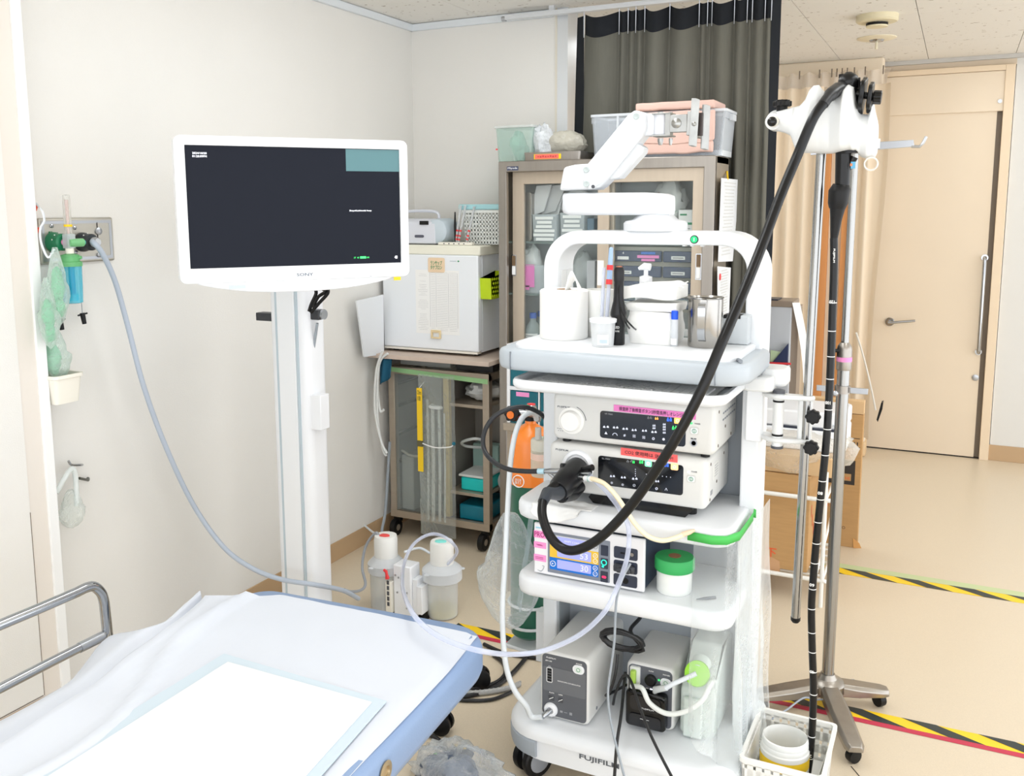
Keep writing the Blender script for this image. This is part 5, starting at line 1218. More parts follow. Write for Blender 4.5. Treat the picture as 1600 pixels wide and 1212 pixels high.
def panel(dev, pa, pb_, Y, lean=0):
    a, b = at(*pa, Y=Y), at(*pb_, Y=Y)
    return plate(((a.x+b.x)/2, Y, (a.z+b.z)/2), FRONT, b.x-a.x, a.z-b.z, mat('touch_black', (16, 18, 22), .14, coat=.3), dev, 'touch_panel', .0012, r=.008)
p1 = panel(vp, (938, 641), (1071, 698), d1Y)
YP = d1Y-.0014
q = at(1022, 644, Y=d1Y)
st1 = plate((q.x, d1Y, q.z+.001), (V((1, 0, -.012)), V((0, 0, 1))), .215, .0165, mat('label_orchid', (232, 130, 196), .7), vp, 'label', .0022)
text('検査終了後検査ボタン2秒間長押しオレンジ点灯', (q.x, d1Y-.0024, q.z+.001), (V((1, 0, -.012)), V((0, 0, 1))), INK, vp, w=.185, h=.0105)
text('VP-7000', (at(951, 646, Y=YP).x, YP, at(951, 646, Y=YP).z-.001), FRONT, INKG, vp, w=.022, h=.0042)
icon_row(vp, YP, ((947, 676, '▲'), (961, 678, '⌒'), (976, 680, '≠'), (991, 681, '▣'), (1006, 683, '▣'), (1021, 685, '◎'), (1037, 686, '◉'), (1056, 676, '◇')))
for (px, py, w_) in ((947, 667, 11), (962, 668, 10), (977, 670, 10), (991, 672, 9), (1007, 673, 9), (1022, 675, 10), (1022, 665, 5), (1022, 669, 5), (1038, 663, 5), (1038, 667, 5), (1038, 671, 5), (1038, 676, 5)):
    lit_label(vp, YP, px, py, w_, 2.2, GLOWDIM)
lit_label(vp, YP, 1015, 653, 8, 2.5, INKG); lit_label(vp, YP, 1026, 654, 6, 2.6, GLOWO); lit_label(vp, YP, 1046, 656, 9, 4, GLOWB); lit_label(vp, YP, 1054, 669, 9, 4, GLOWG)
def lit_button(dev, px, py, Y, m, w_=.018, h_=.016, ch_='◎'):
    p = at(px, py, Y=Y); o = plate((p.x, Y, p.z), FRONT, w_, h_, m, dev, 'lit_button', .0008, r=.003)
    text(ch_, (p.x, Y-.0009, p.z), FRONT, mat('lit_icon', (255, 226, 180), .5, emit=.9), o, h=.009, name='icon'); return o
lit_button(vp, 1059, 657, YP, GLOWO)
def power(dev, px, py, Y, led, lblpx):
    p = at(px, py, Y=Y)
    o = plate((p.x, Y, p.z), FRONT, .024, .020, mat('button_rim', (206, 206, 202), .4), dev, 'power_button', .001, r=.005)
    plate((p.x, Y-.001, p.z), FRONT, .018, .0145, WHITE, o, 'button_face', .001, r=.004)
    MB().tube([V((p.x+.005*math.cos(a), Y-.0023, p.z+.005*math.sin(a))) for a in [2*PI*k/16 for k in range(16)]], .0007, 5, closed=True).build('symbol', GREENTXT, o)
    text('|', (p.x, Y-.002, p.z), FRONT, GREENTXT, o, w=.0012, h=.0075)
    l_ = at(led[0], led[1], Y=Y); plate((l_.x, Y, l_.z), FRONT, .007, .0055, led[2], dev, 'power_light', .001, r=.002)
    t_ = at(lblpx[0], lblpx[1], Y=Y); text('POWER', (t_.x, Y, t_.z), FRONT, DGREY, dev, w=.014, h=.0034)
power(vp, 1085, 673, d1Y, (1080, 661, GLOWG), (1090, 662))
p = vpt(1084, 692); MB().lathe([(.009, 0), (.009, -.002), (.006, -.002), (.005, .002)], (p.x, d1Y, p.z), 22, axis='y').build('port', ALU, vp)
p = vpt(1083, 685); bars([(V((p.x-.003, d1Y, p.z)), .006, .003), (V((p.x+.005, d1Y, p.z)), .007, .0024)], FRONT, DGREY, vp, 'port_print')
p = vpt(875, 669); bars([(V((p.x-.006+.006*k, d1Y, p.z-.001*(k % 2))), .0045, .002) for k in range(4)]+[(V((p.x-.004+.006*k, d1Y, p.z-.006)), .003, .002) for k in range(3)], FRONT, INKG, vp, 'fine_print')
SIDEF = LEFTW
for (yy, zz_) in ((2.275, vz0+.02), (2.275, vz1-.02), (2.35, vz0+.055), (2.42, vz0+.02)):
    MB().lathe([(.004, 0), (.004, .0012)], (vx1, yy, zz_), 10, axis='x').build('side_screw', mat('screw_brown', (120, 110, 100), .4, .5), vp)
m = MB()
for k in range(7): m.box(vx1, vx1+.0012, 2.32+.021*k, 2.332+.021*k, vz1-.035, vz1-.031); m.box(vx1, vx1+.0012, 2.32+.021*k, 2.332+.021*k, vz1-.052, vz1-.048)
m.build('side_vents', MGREY, vp)
for (x, y) in ((vx0+.03, d1Y+.03), (vx1-.03, d1Y+.03), (vx0+.03, DB-.03), (vx1-.03, DB-.03)): MB().cyl((x, y, .9755), (x, y, .99), .012).build('foot', BLACK, vp)

lx0, lx1, lz0, lz1 = -.960, -.530, .842, .975
ls = device('light_source', 'white endoscope light source with a dark touch panel, lower of the two on the cart', lx0, lx1, lz0, lz1, d2Y, OFFW)
MB().prism([(lx0+.125, lz0-.022), (lx1-.055, lz0-.026), (lx1-.035, lz0-.004), (lx1-.04, lz0+.002), (lx0+.12, lz0+.004), (lx0+.112, lz0-.008)], 'y', d2Y+.006, d2Y+.03).build('base_strip', BLACKG, ls)
text('FUJIFILM', (vpt(878, 703).x, d2Y, vpt(878, 703).z), FRONT, mat('logo_grey', (92, 96, 102), .5), ls, w=.036, h=.0062, bold=.015)
p2 = panel(ls, (935, 711), (1067, 774), d2Y)
q = at(1014, 711, Y=d2Y)
plate((q.x, d2Y, q.z+.001), (V((1, 0, -.02)), V((0, 0, 1))), .15, .0195, REDL, ls, 'label', .0022)
text('CO2 使用時は 送気OFF!', (q.x, d2Y-.0024, q.z+.001), (V((1, 0, -.02)), V((0, 0, 1))), INK, ls, w=.128, h=.0105)
text('BL-7000', (at(947, 716, Y=YP).x, YP, at(947, 716, Y=YP).z-.001), FRONT, INKG, ls, w=.022, h=.0042)
icon_row(ls, YP, ((956, 754, '✻'), (973, 757, '✻'), (991, 758, '⊙'), (1012, 760, '∨'), (1026, 763, '◎'), (1041, 764, '∧')))
for (px, py, w_) in ((957, 744, 9), (974, 746, 9), (992, 748, 10), (1027, 752, 7)): lit_label(ls, YP, px, py, w_, 2.2, GLOWDIM)
rows = []
for k in range(7):
    p = at(1010+6.3*k, 740.5+.8*k, Y=YP); rows.append((V((p.x, YP, p.z)), .002, .002))
for k in range(4):
    p = at(993, 733+3.4*k, Y=YP); rows.append((V((p.x, YP, p.z)), .0016, .0025))
bars(rows, FRONT, GLOWDIM, ls, 'dots')
lit_label(ls, YP, 984, 721, 12, 2.5, INKG); lit_label(ls, YP, 990, 722, 4, 3, GLOWG); lit_label(ls, YP, 1002, 722, 7, 4, GLOWG); lit_label(ls, YP, 1041, 727, 9, 4, GLOWB)
lit_button(ls, 1013, 724, YP, mat('lit_mint', (120, 235, 165), .5, emit=.9)); lit_button(ls, 1054, 729, YP, mat('lit_peach', (250, 190, 130), .5, emit=.9), .019, .017)
power(ls, 1080, 748, d2Y, (1076, 737, mat('lit_white2', (236, 250, 244), .5, emit=.6)), (1085, 737))
c = vpt(903, 728, d2Y)
MB().lathe([(.045, 0), (.045, -.002), (.042, -.006), (.034, -.008), (.030, -.004)], (c.x, d2Y, c.z), 36, axis='y').build('socket_ring', WHITE, ls)
for (yy, zz_) in ((2.275, lz0+.02), (2.275, lz1-.02), (2.345, lz0+.05), (2.42, lz1-.025)):
    MB().lathe([(.004, 0), (.004, .0012)], (lx1, yy, zz_), 10, axis='x').build('side_screw', mat('screw_brown', (120, 110, 100), .4, .5), ls)
sl_ = plate((lx1, 2.335, lz0+.083), LEFTW, .055, .045, mat('rating_plate', (222, 222, 218), .5), ls, 'rating_plate', .0008)
bars([(V((lx1+.001, 2.333+.004*math.sin(k*3), lz0+.099-.007*k)), .036, .0014) for k in range(5)], LEFTW, INKG, ls, 'print')
plate((lx1, 2.29, lz0+.035), LEFTW, .02, .012, INKG, ls, 'barcode', .0008)
for (x, y) in ((lx0+.03, d2Y+.05), (lx1-.05, d2Y+.05), (lx0+.03, DB-.03), (lx1-.05, DB-.03)): MB().cyl((x, y, .8155), (x, y, .845), .014).build('foot', BLACK, ls)

# ---------------------------------------------------------------- electrosurgical unit
EY = 2.215
def ep(px, py): return at(px, py, Y=EY)
a, b = ep(834, 816), ep(1008, 838)
ex0, ex1, ez0 = a.x, b.x, .608
ez1 = (ep(834, 812).z+ep(1008, 838).z)/2-.008
es = thing('electrosurgical_unit', 'white electrosurgical unit with yellow and blue displays on the middle shelf', 'medical device', ((ex0+ex1)/2, 2.34, .603))
MB().box(ex0, ex1, EY, EY+.012, ez0, ez1).build('front_panel', mat('esu_white', (232, 232, 234), .4), es, bevel=.004)
MB().box(ex0+.004, ex1-.004, EY+.012, 2.47, ez0, ez1-.003).build('housing', mat('esu_slate', (52, 64, 84), .4), es, bevel=.004)
for (x, y) in ((ex0+.03, EY+.03), (ex1-.03, EY+.03), (ex0+.03, 2.44), (ex1-.03, 2.44)): MB().cyl((x, y, .6035), (x, y, .61), .012).build('foot', BLACK, es)
EH = ez1-ez0
def eu(u, v, d=0): return V((ex0+(ex1-ex0)*u, EY-d, ez1-EH*v))
EW = ex1-ex0
def ebox(u0, u1, v0, v1, m, nm, d0=0, d=.0015, par=None, r=.002):
    c = eu((u0+u1)/2, (v0+v1)/2, d0); return plate(c, FRONT, EW*(u1-u0), EH*(v1-v0), m, par or es, nm, d, r=r)
sf = ebox(.135, .70, .13, .93, mat('screen_frame', (124, 130, 142), .4), 'screen_frame')
LCD = mat('lcd_lilac', (158, 164, 226), .4, emit=.22)
ebox(.155, .60, .18, .37, mat('row_silver', (206, 208, 212), .4), 'upper_row', .0015, .0008, sf)
ebox(.155, .60, .37, .62, mat('row_yellow', (232, 190, 60), .4), 'yellow_row', .0015, .0008, sf)
ebox(.155, .60, .62, .86, mat('row_blue', (10, 110, 206), .4), 'blue_row', .0015, .0008, sf)
for (v0, v1, nm) in ((.20, .34, 'upper_display'), (.40, .59, 'middle_display'), (.65, .82, 'lower_display')):
    ebox(.225, .535, v0, v1, LCD, nm, .0023, .0008, sf)
text('30', eu(.475, .735, .0032), FRONT, PAPER, es, h=EH*.12, w=EW*.07); text('53', eu(.47, .50, .0032), FRONT, PAPER, es, h=EH*.11, w=EW*.07)
text('SWIFT COAG', eu(.36, .265, .0032), FRONT, PAPER, es, h=EH*.035)
for (u, v, ch_) in ((.185, .275, '▶'), (.185, .745, '▶')):
    c = eu(u, v, .0026); MB().tube([V((c.x+.0075*math.cos(a_), c.y, c.z+.0075*math.sin(a_))) for a_ in [2*PI*k/18 for k in range(18)]], .0009, 5, closed=True).build('ring_symbol', PAPER if v > .4 else MGREY, es); text('▸', c, FRONT, PAPER if v > .4 else MGREY, es, h=.005, name='icon')
for (v, m_) in ((.275, MGREY), (.45, PAPER), (.555, PAPER), (.69, PAPER), (.80, PAPER)):
    c = eu(.572, v, .0026); MB().tube([V((c.x+.006*math.cos(a_), c.y, c.z+.006*math.sin(a_))) for a_ in [2*PI*k/16 for k in range(16)]], .0008, 5, closed=True).build('ring_symbol', m_, es); text('+' if v in (.45, .69) else '−', c, FRONT, m_, es, w=.005, name='icon')
for (v0, v1) in ((.22, .42), (.47, .67), (.72, .93)):
    ebox(.62, .685, v0, v1, NAVY, 'side_button', .0015, .0008, sf)
c = eu(.65, .55, .0026); MB().tube([V((c.x+.007*math.cos(a_), c.y, c.z+.007*math.sin(a_))) for a_ in [2*PI*k/18 for k in range(18)]], .0014, 6, closed=True).build('lit_ring', GLOWC, es)
plate(eu(.64, .63, .0024), FRONT, .006, .005, GLOWC, es, 'lit_mark', .0006); plate(eu(.652, .83, .0024), FRONT, .012, .0065, GLOWR, es, 'lit_mark', .0006, r=.003)
for i, (v0, v1) in enumerate(((.20, .42), (.46, .68), (.72, .94))):
    s_ = ebox(.735, .94, v0, v1, NAVY, 'socket', 0, .002, None, .005)
    if i == 0:
        for u in (.80, .815, .83): MB().lathe([(.0025, 0), (.0025, -.001)], tuple(eu(u, .31, .002)), 10, axis='y').build('pin_hole', BLACK, s_)
        c = eu(.893, .31, .002); MB().lathe([(.005, 0), (.005, -.0015), (.0025, -.0015)], tuple(c), 16, axis='y').build('jack', STEEL, s_)
    if i == 1:
        c = eu(.835, .575, .002); m = MB().box(c.x-.028, c.x+.028, c.y-.018, c.y, c.z-.010, c.z+.010); m.box(c.x-.016, c.x+.022, c.y-.03, c.y-.016, c.z-.007, c.z+.007); m.build('plug', mat('plug_black', (52, 54, 60), .4), s_, bevel=.005)
    if i == 2:
        c = eu(.84, .83, .002); MB().lathe([(.008, 0), (.008, -.002), (.004, -.002)], tuple(c), 16, axis='y').build('jack', BLACK, s_)
for (v0, v1) in ((.15, .29), (.37, .49), (.62, .75)): ebox(.002, .118, v0, v1, PINK, 'label', 0, .0008, None, .001)
text('PRO', eu(.055, .22, .001), FRONT, mat('print_magenta', (170, 40, 110), .6), es, w=EW*.095, h=EH*.10)
plate(eu(.05, .09), FRONT, EW*.06, .004, mat('label_blue', (150, 205, 225), .6), es, 'label', .0006)
bars([(eu(.05+.012*(k % 2), .42+.03*k/2, .001), EW*.05, .0012) for k in range(2)]+[(eu(.055, .67+.03*k, .001), EW*.075, .0012) for k in range(2)], FRONT, mat('print_magenta', (170, 40, 110), .6), es, 'print')
c = eu(.075, .9, .001); MB().tube(cat([c+V((-.012, 0, -.004)), c+V((.0, 0, -.006)), c+V((.008, 0, .008)), c+V((.002, 0, .010))], 5), .0006, 5).build('line_drawing', MGREY, es)
# tape rolls beside it
c = at(1053, 895, Y=2.27)
rx, ry = c.x, 2.275
o = MB().lathe([(.010, 0), (.043, 0), (.046, .005), (.046, .055), (.043, .06), (.010, .06)], (rx, ry, .6035), 32).build('tape_roll', mat('roll_pale', (232, 234, 230), .5)); tag(o, 'wide white tape roll on the middle shelf under the green one', 'tape')
o = MB().lathe([(.014, 0), (.050, 0), (.052, .003), (.052, .03), (.049, .034), (.015, .034)], (rx, ry, .664), 34).build('tape_roll', mat('roll_green', (52, 170, 92), .5)); tag(o, 'green tape roll lying on top of the white roll', 'tape')
MB().lathe([(.0145, .0), (.0145, .0345)], (rx, ry, .664), 20).build('core', mat('core_brown', (120, 78, 56), .8), o)
o = MB().lathe([(.0153, .032), (.0165, .0352), (.014, .0352)], (rx, ry, .664), 20).build('core_rim', mat('core_tan', (150, 104, 74), .8), o)
p, q = at(1088, 936, Y=2.235), at(1102, 926, Y=2.25); p.z = q.z = .608
o = MB().tube([p, q, q+(q-p)*1.2], [.001, .004, .004], 8).build('pen_tip', mat('pen_grey', (110, 114, 120), .4)); tag(o, 'grey pen lying at the front of the middle shelf', 'pen')

# ---------------------------------------------------------------- CO2 regulator and water pump on the base
def tower(name, label, pa, pb_, Y, z0, yb, face_rgb):
    a, b = at(*pa, Y=Y), at(*pb_, Y=Y); x0, x1 = a.x, b.x; z1 = (a.z+b.z)/2
    root = thing(name, label, 'medical device', ((x0+x1)/2, (Y+yb)/2, z0))
    rg = []
    for y, i in ((Y, .006), (Y+.003, .002), (Y+.010, 0), (yb, 0)):
        rg.append([V((x, y, z)) for x, z in rr(x0+i, x1-i, z0+.004+i, z1-i, .016-i*.4, 5)])
    MB().sweep(rg).build('housing', OFFW, root, angle=50)
    plate(((x0+x1)/2, Y, (z0+z1+.004)/2), FRONT, x1-x0-.014, z1-z0-.018, mat('face_%s' % name, face_rgb, .4), root, 'face_panel', .0012, r=.012)
    for (x, y) in ((x0+.02, Y+.03), (x1-.02, Y+.03), (x0+.02, yb-.03), (x1-.02, yb-.03)): MB().cyl((x, y, z0), (x, y, z0+.007), .010).build('foot', BLACK, root)
    return root, x0, x1, z1
gY = 2.215
gw, x0, x1, z1 = tower('gas_regulator', 'white gas regulator box with a grey front at the left of the cart base', (844, 1016), (921, 1030), gY, BZ+.0005, 2.50, (88, 91, 97))
def gu(u, v, d=.0013): return V((x0+(x1-x0)*u, gY-d, z1-(z1-BZ)*v))
GW_, GH_ = x1-x0, z1-BZ
plate(gu(.5, .40), FRONT, GW_*.86, GH_*.36, mat('face_band', (104, 107, 112), .35), gw, 'face_band', .0004, r=.004)
text('FUJIFILM', gu(.23, .09), FRONT, PAPER, gw, w=GW_*.19, h=.0045); text('GW-100', gu(.18, .135), FRONT, PAPER, gw, w=GW_*.13, h=.0036)
text('ENDOSCOPIC CO2 REGULATOR', gu(.60, .40), FRONT, PAPER, gw, w=GW_*.46, h=.0032); text('POWER', gu(.80, .085), FRONT, PAPER, gw, w=GW_*.12, h=.0034)
text('FLOW', gu(.25, .60), FRONT, PAPER, gw, w=GW_*.10, h=.0034); text('LOW', gu(.43, .60), FRONT, PAPER, gw, w=GW_*.085, h=.0034)
c = gu(.79, .165); o = plate(c, FRONT, .034, .025, WHITE, gw, 'power_button', .002, r=.012); plate(c-V((0, .002, 0)), FRONT, .022, .017, mat('button_pale', (224, 230, 226), .4), o, 'button_face', .0012, r=.008)
MB().tube([V((c.x+.005*math.cos(a_), c.y-.0035, c.z+.005*math.sin(a_))) for a_ in [2*PI*k/16 for k in range(16)]], .0007, 5, closed=True).build('symbol', GREENTXT, o)
c = gu(.20, .33); MB().ring(rr(c.x-.009, c.x+.009, c.z-.024, c.z+.02, .004, 3), rr(c.x-.0075, c.x+.0075, c.z-.0225, c.z+.0185, .003, 3), 'y', c.y-.0008, c.y).build('bottle_outline', PAPER, gw)
plate(gu(.20, .22), FRONT, .008, .006, INKG, gw, 'bottle_neck', .0006, r=.002)
for k in range(5): plate(c+V((0, 0, -.018+.0078*k)), FRONT, .012, .0058, BLACK, gw, 'level_bar', .0006)
for u in (.24, .43):
    c = gu(u, .68); plate(c, FRONT, .018 if u < .3 else .014, .015, mat('key_dark', (66, 69, 75), .4), gw, 'flow_key', .0008, r=.002)
    MB().tube([c+V((-.006, -.001, -.004)), c+V((-.002, -.001, -.001)), c+V((.002, -.001, .001)), c+V((.006, -.001, .004))], .0009, 5).build('key_symbol', PAPER, gw)
c = gu(.235, .85); MB().lathe([(.020, 0), (.020, -.005), (.017, -.009), (.010, -.010), (.008, -.006)], tuple(c), 26, axis='y').build('outlet_ring', WHITE, gw)
MB().tube([c+V((0, -.006, 0)), c+V((-.006, -.02, -.004)), c+V((-.012, -.034, -.008))], [.008, .0085, .007], 12).build('outlet_nipple', CHROME, gw)
noz = c+V((-.012, -.034, -.008))
c = gu(.53, .845); bars([(c+V((-.012, 0, 0)), .008, .006), (c+V((.001, 0, 0)), .010, .002), (c+V((.016, 0, 0)), .008, .008)], FRONT, INKG, gw, 'print')
p = V((x1, gY+.06, BZ+.03)); MB().lathe([(.005, 0), (.005, .0012)], tuple(p), 10, axis='x').build('side_screw', MGREY, gw)
gx1 = x1

pY = 2.29
pm, x0, x1, z1 = tower('water_pump', 'white endoscope water pump with a black pump head beside the gas regulator', (979, 1032), (1055, 1046), pY, BZ+.0005, 2.505, (92, 95, 102))
GW_, GH_ = x1-x0, z1-BZ
def gu(u, v, d=.0013): return V((x0+(x1-x0)*u, pY-d, z1-(z1-BZ)*v))
m = MB().prism(rr(x0+.008, x1-.016, BZ+.012, BZ+.115, .012, 4), 'y', pY-.03, pY); m.build('pump_head', BLACKG, pm, bevel=.006, seg=3)
plate(((x0+x1-.008)/2, pY-.03, BZ+.084), FRONT, .085, .042, mat('head_cover', (30, 30, 33), .22), pm, 'head_cover', .003, r=.012); plate(((x0+x1-.008)/2, pY-.03, BZ+.035), FRONT, .088, .034, mat('head_cover', (30, 30, 33), .22), pm, 'head_cover', .003, r=.010)
text('FUJIFILM', ((x0+x1)/2+.004, pY-.0335, BZ+.072), FRONT, PAPER, pm, w=.034, h=.005); bars([(V(((x0+x1)/2-.004+.008*k, pY-.0335, BZ+.04+.0015*(k % 2))), .009, .0012) for k in range(-1, 2)], FRONT, PAPER, pm, 'arrow')
c = gu(.52, .22); MB().lathe([(.0155, 0), (.0155, -.010), (.012, -.013), (.001, -.0135)], tuple(c), 24, axis='y').build('flow_knob', BLACK, pm)
text('FLOW', gu(.52, .09), FRONT, PAPER, pm, w=GW_*.10, h=.0036); text('POWER', gu(.83, .10), FRONT, PAPER, pm, w=GW_*.14, h=.0034)
c = gu(.82, .22); o = plate(c, FRONT, .030, .025, WHITE, pm, 'power_button', .002, r=.011); MB().tube([V((c.x+.005*math.cos(a_), c.y-.0025, c.z+.005*math.sin(a_))) for a_ in [2*PI*k/16 for k in range(16)]], .0007, 5, closed=True).build('symbol', GREENTXT, o)
plate(c-V((0, .0021, 0)), FRONT, .02, .017, mat('button_pale', (224, 230, 226), .4), o, 'button_face', .0004, r=.007)
c = gu(.68, .20); MB().blob(tuple(c), .003, 10, 6).build('led', GLOWG, pm)
c = gu(.20, .19); o = plate(c, FRONT, .028, .05, mat('valve_white', (226, 228, 228), .4), pm, 'valve_plate', .008, r=.005)
MB().box(c.x-.010, c.x+.005, c.y-.022, c.y-.006, c.z-.026, c.z+.018).build('pinch_valve', mat('valve_green', (168, 205, 84), .4), o, bevel=.004)
vc = c
for k, m_ in enumerate((PAPER, GLOWW, PAPER)):
    c = gu(.44+.085*k, .385); MB().ring(rr(c.x-.0035, c.x+.0035, c.z-.004, c.z+.004, .001, 2), rr(c.x-.0025, c.x+.0025, c.z-.003, c.z+.003, .001, 2), 'y', c.y-.0008, c.y).build('mode_box', m_, pm) if k != 1 else plate(c, FRONT, .007, .008, GLOWW, pm, 'mode_box', .0008)
px1 = x1
# water bottle
a, b = at(1060, 1148, Y=2.30), at(1118, 1148, Y=2.30)
bw = thing('water_bottle', 'tall translucent water bottle with a lime green cap beside the pump', 'bottle', ((a.x+b.x)/2, 2.38, BZ))
bx_0, bx_1 = px1+.012, px1+.012+.095
zt_ = at(1090, 1000, Y=2.40).z
pf = [(2.298, BZ+.006), (2.50, BZ+.006), (2.50, zt_), (2.40, zt_), (2.30, BZ+.13)]
m = MB(); rg = []
for x, i in ((bx_0, .008), (bx_0+.008, 0), (bx_1-.008, 0), (bx_1, .008)):
    rg.append([V((x, 2.40+(y-2.40)*(1-i*5), BZ+.09+(z-BZ-.09)*(1-i*5))) for y, z in pf])
MB().sweep(rg).build('tank', clear('tank_milk', (226, 236, 230), .74, .3, .2), bw, bevel=.008, seg=3)
MB().box(bx_0+.012, bx_1-.03, 2.285, 2.30, BZ+.004, BZ+.115).build('front_rib', clear('tank_milk', (226, 236, 230), .74, .3, .2), bw, bevel=.005)
MB().box(bx_0+.008, bx_1-.008, 2.305, 2.49, BZ+.0005, BZ+.01).build('tank_foot', clear('tank_milk', (226, 236, 230), .74, .3, .2), bw)
c = at(1089, 1052, Y=2.285); LIME = mat('lime_cap', (150, 218, 44), .4)
m = MB().lathe([(.03, .02), (.032, .014), (.034, .002), (.032, -.004), (.006, -.006)], (0, 0, 0), 26, axis='y'); m.xf(MX.Translation(c) @ MX.Rotation(-.5, 4, 'X')); m.build('cap', LIME, bw)
MB().cyl(c+V((0, .01, .0)), c+V((0, .05, .01)), .022, .026, 18).build('neck', clear('tank_milk', (226, 236, 230), .74, .3, .2), bw)
tA = c+V((0, -.006, .003))
nz = V((x0+(x1-x0)*.62, pY-.012, BZ+.122))
o = MB().tube([tA, tA.lerp(nz, .5)+V((0, -.02, .004)), tA.lerp(nz, .68)+V((0, -.02, 0))], .0065, 10).build('bottle_tube', TUBEW); tag(o, 'white tube from the lime cap to the pump head', 'tube')
MB().tube([tA.lerp(nz, .66)+V((0, -.02, 0)), nz+V((.004, -.006, .004)), nz+V((0, 0, -.01))], [.008, .0095, .006], 12).build('nipple', clear('nipple', (228, 232, 232), .75, .2, .2), o)
P = [vc+V((-.004, -.02, -.026)), at(1003, 1075, Y=2.245), at(1015, 1098, Y=2.235), at(1040, 1114, Y=2.23), at(1068, 1112, Y=2.23), at(1096, 1095, Y=2.24), at(1111, 1068, Y=2.265), (bx_1-.012, 2.33, BZ+.155)]
o = MB().tube(cat(P, 8), .0068, 10).build('water_tube', mat('tube_milky', (232, 236, 232), .35)); tag(o, 'milky tube hanging in a deep loop in front of the pump', 'tube')
# black cable coil between the boxes
cz0 = at(969, 1005, Y=2.27); m = MB(); pts = []
for k in range(16*6):
    a = 2*PI*k/16; r_ = .052+.0045*((k//16) % 3)+.003*math.sin(k*.7)
    pts.append(V((cz0.x+r_*math.cos(a)*1.02, 2.285-.012*math.sin(a)+.006*math.sin(k*.21), cz0.z+r_*.52*math.sin(a)+.0045*((k//16) % 2)+.002*math.sin(k*.9))))
o = MB().tube(pts, .0048, 7).build('cable_coil', mat('cable_black', (26, 26, 28), .45)); tag(o, 'coiled black cable hanging between the gas regulator and the pump', 'cable')
MB().tube(cat([pts[0], at(985, 985, Y=2.34), at(1000, 965, Y=2.42), at(1003, 950, Y=2.48)], 6), .0055, 8).build('cable_tail', mat('cable_black', (26, 26, 28), .45), o)
MB().tube(cat([at(965, 1022, Y=2.275), at(962, 1050, Y=2.26), at(954, 1078, Y=2.26), (gx1+.02, 2.30, BZ+.06), (gx1+.03, 2.45, BZ+.02)], 6), .004, 8).build('cable_tail', mat('cable_black', (26, 26, 28), .45), o)
# ---------------------------------------------------------------- bare monitor arm on top of the arch
AYc = 2.46
def aq(px, py, Y=AYc): return at(px, py, Y=Y)
ma = thing('monitor_support', 'white articulated monitor arm with bare metal bracket on top of the cart arch', 'arm', (aq(1023, 360).x, AYc, azt))
ARMW = mat('arm_white', (222, 225, 229), .35)
c = aq(1024, 360); k_ = aq(1072, 360).x-aq(976, 360).x
MB().lathe([(.001, 0), (k_*.5, .0), (k_*.5, .020), (k_*.47, .026), (k_*.36, .030), (k_*.28, .042), (k_*.22, .046)], (c.x, AYc, azt), 34).build('swivel_base', ARMW, ma, angle=30)
z1, z0 = aq(960, 301).z, aq(960, 336).z
l0, l1 = aq(884, 320).x, aq(1050, 320).x
m = MB(); rg = []
for x, w_, dz in ((l0, .022, .008), (l0+.004, .034, .003), (l0+.025, .044, 0), (l0+.10, .046, 0), (l1-.06, .05, -.001), (l1-.02, .046, -.004), (l1, .03, -.010)):
    rg.append([V((x, AYc+y, z)) for y, z in rr(-w_, w_, z0+max(0, dz)*.6+(.004 if x < l0+.02 else 0), z1+min(0, dz), .012, 4)])
m.sweep(rg).build('lower_arm', ARMW, ma, angle=45)
# elbow block
e = [aq(882, 298), aq(889, 262), aq(906, 258), aq(936, 256), aq(940, 296)]
m = MB().prism([(p.x, p.z) for p in e], 'y', AYc-.042, AYc+.042); m.build('elbow_block', ARMW, ma, bevel=.008, seg=3)
# parallel upper arm
u = [aq(921, 264), aq(989, 182), aq(1000, 174), aq(1016, 178), aq(1017, 202), aq(1012, 214), aq(957, 282), aq(946, 293), aq(928, 297), aq(919, 285)]
MB().prism([(p.x, p.z) for p in u], 'y', AYc-.048, AYc+.02).build('upper_arm', ARMW, ma, bevel=.007, seg=3)
u = [aq(953, 279), aq(1001, 224), aq(1012, 231), aq(1011, 239), aq(975, 279), aq(962, 281)]
MB().prism([(p.x, p.z) for p in u], 'y', AYc-.036, AYc+.01).build('lower_link', mat('link_grey', (214, 217, 220), .4), ma, bevel=.004)
u = [aq(926, 289), aq(951, 276), aq(962, 277), aq(940, 293), aq(930, 297)]
MB().prism([(p.x, p.z) for p in u], 'y', AYc-.052, AYc).build('pivot_plate', ARMW, ma, bevel=.004)
for (px, py, yy) in ((1003, 184, -.048), (926, 266, -.048), (927, 288, -.052)):
    c = aq(px, py); MB().lathe([(.0085, 0), (.0085, -.003), (.007, -.004), (.003, -.002)], (c.x, AYc+yy, c.z), 18, axis='y').build('pivot_cap', mat('cap_grey', (186, 196, 196), .4), ma)
c = aq(937, 292); MB().lathe([(.005, 0), (.005, -.003)], (c.x, AYc-.05, c.z), 12, axis='y').build('set_screw', DGREY, ma)
